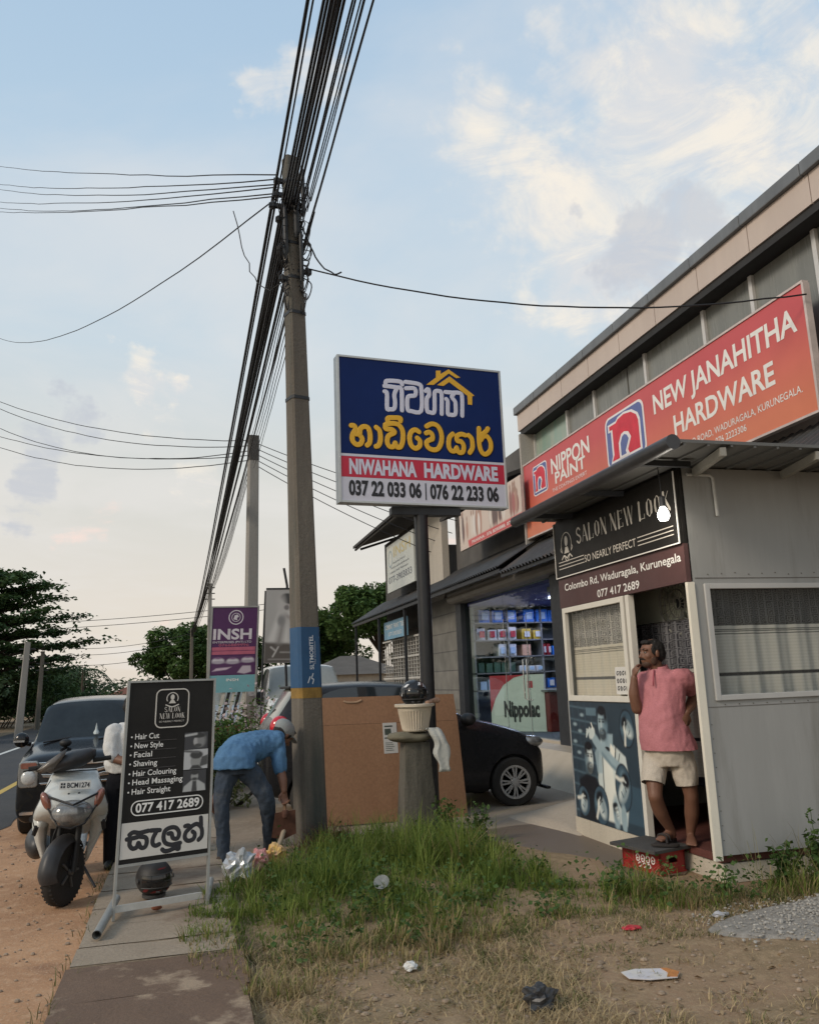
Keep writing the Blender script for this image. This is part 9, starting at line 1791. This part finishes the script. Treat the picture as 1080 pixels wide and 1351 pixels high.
# dry short grass over the earth in front
n0 = 64000; x = rng.uniform(0.15, 5.2, n0); y = rng.uniform(3.0, 5.35, n0); d1 = nz2(x, y, 1.5, 2); d2 = nz2(x, y, 6, 6)
edge = 0.18 + 0.16 * nz2(y, y * 0, 2.0, 1); bare = np.exp(-(((x - 2.55) / 0.75) ** 2 + ((y - 4.0) / 0.35) ** 2)) * 0.5 + np.exp(-(((x - 3.6) / 0.9) ** 2 + ((y - 3.7) / 0.55) ** 2)) * 0.9 + 1.0 * (((x - 4.25) / 1.28) ** 2 + ((y - 4.62) / 0.40) ** 2 < 1)
k = (x > edge) & (rng.uniform(0, 1, n0) < np.clip(0.36 + 1.0 * d1 + 0.8 * d2 + 0.35 * np.exp(-((x - 1.0) / 0.9) ** 2) - bare, 0.015, 0.95)); x, y, d1, d2 = x[k], y[k], d1[k], d2[k]; n = len(x)
tint = np.array([0.52, 0.40, 0.225]) * rng.uniform(0.5, 1.15, (n, 1)); gr = rng.uniform(0, 1, n) < np.clip(0.18 + 0.6 * d2 + 0.3 * (y - 4.4), 0, 0.6); tint[gr] = np.array([0.13, 0.145, 0.045]) * rng.uniform(0.6, 1.3, (gr.sum(), 1))
blades('dry_grass', x, y, gh(x, y) - 0.004, rng.uniform(0.018, 0.065, n) * (1 + 0.5 * d1), rng.uniform(0.0015, 0.0030, n), np.clip(rng.normal(1.1, 0.45, n), 0.2, 2.0), tint, 'short dry straw coloured grass scattered over the bare earth', 'grass')
# root strands on the soil heap, weeds in the kerb joints
n = 420; a = rng.uniform(0, 6.28, n); r = rng.uniform(0, 1, n) ** 0.6; x = 1.30 + 0.36 * r * np.cos(a); y = 7.90 + 0.26 * r * np.sin(a); blades('torn_roots', x, y, 0.02 + 0.17 * (1 - r), rng.uniform(0.08, 0.24, n), np.full(n, 0.0028), np.clip(rng.normal(1.2, 0.4, n), 0.3, 2), np.array([0.13, 0.062, 0.04]) * rng.uniform(0.5, 1.4, (n, 1)), 'tangle of torn brown roots over the dug soil', 'roots')
n = 900; x = np.concatenate([-0.62 + rng.normal(0, 0.035, 350), 0.16 + rng.normal(0, 0.10, 350), rng.normal(0.95, 0.12, 200)]); y = np.concatenate([rng.uniform(3.5, 10, 350), rng.uniform(8.0, 9.2, 350), rng.uniform(8.2, 8.9, 200)]); keep = nz2(x, y, 2.2, 8) > 0.02; x, y = x[keep], y[keep]; n = len(x)
blades('kerb_weeds', x, y, np.zeros(n), rng.uniform(0.04, 0.14, n), np.full(n, 0.0024), np.clip(rng.normal(0.7, 0.3, n), 0.1, 1.4), np.array([0.13, 0.15, 0.05]) * rng.uniform(0.5, 1.4, (n, 1)), 'sparse weeds along the pavement edge and path', 'weeds')
# pebbles and crumbs on the dirt shoulder and earth
pb_ = MB()
for k in range(1500):
    if k < 500: x_, y_ = random.uniform(-2.3, -0.6), random.uniform(4.2, 11)
    else: x_, y_ = random.uniform(0.5, 5.0), random.uniform(3.2, 5.0)
    s_ = random.choice((0.005, 0.007, 0.010, 0.014)) * random.uniform(0.7, 1.3); z_ = 0.0 if k < 500 else ground_h(x_, y_); pb_.ell((x_, y_, z_ + s_ * 0.3), (s_ * random.uniform(0.8, 1.4), s_, s_ * 0.7), 6, 4)
tag(pb_.build('pebbles', M('earth_pebble', (0.33, 0.25, 0.18), 0.9, var=0.35, vs=9)), 'small pebbles and crumbs scattered on the bare earth', 'pebbles', kind='stuff')
gv = MB()
for k in range(5200):
    a = random.uniform(0, 6.283); r = abs(random.gauss(0, 0.62)); x_, y_ = 4.25 + math.cos(a) * 1.3 * r, 4.62 + math.sin(a) * 0.44 * r; s_ = random.choice((0.003, 0.004, 0.006, 0.009)) * random.uniform(0.7, 1.3)
    if 3.0 < x_ < 5.6: gv.ell((x_, y_, ground_h(x_, y_) + 0.012 + 0.04 * max(0, 1 - r * r) + s_ * 0.2), (s_ * random.uniform(0.8, 1.5), s_, s_ * 0.7), 6, 4)
tag(gv.build('gravel_stones', M('pale_stone', (0.40, 0.375, 0.335), 0.9, var=0.4, vs=22)), 'loose pale stones on and around the gravel patch', 'gravel', kind='stuff')
n = 4200; nc_ = 420; cx_ = rng.uniform(0.1, 4.6, nc_); cy_ = rng.uniform(4.9, 8.0, nc_); ok = inpoly(cx_, cy_, POLY) & (cx_ > 0.5); cx_, cy_ = cx_[ok], cy_[ok]; ci_ = rng.integers(0, len(cx_), n); C_ = np.stack([cx_[ci_] + rng.normal(0, 0.045, n), cy_[ci_] + rng.normal(0, 0.045, n), np.abs(rng.normal(0.10, 0.07, n))], 1); hold = bpy.data.objects.new('h', None); PM['h'] = Matrix.Identity(4)
o = leaves_mesh('clover_patches', C_, 0.035, WM, hold, 0.5, 0.8); o.parent = None; bpy.data.objects.remove(hold); tag(o, 'small broad leaved weeds mixed through the green grass', 'weeds', kind='stuff')
n = 420; C_ = np.stack([rng.uniform(0.3, 5.0, n), rng.uniform(3.2, 5.2, n), np.zeros(n)], 1); C_[:, 2] = gh(C_[:, 0], C_[:, 1]) + 0.008; hold = bpy.data.objects.new('h', None); PM['h'] = Matrix.Identity(4)
o = leaves_mesh('dead_leaves', C_, 0.035, M('dead_leaf', (0.17, 0.105, 0.06), 0.9, var=0.4, vs=30, col2=(0.33, 0.24, 0.14)), hold, 0.15, 0.6); o.parent = None; bpy.data.objects.remove(hold); tag(o, 'small dead leaves strewn over the bare earth in the foreground', 'dead leaves', kind='stuff')
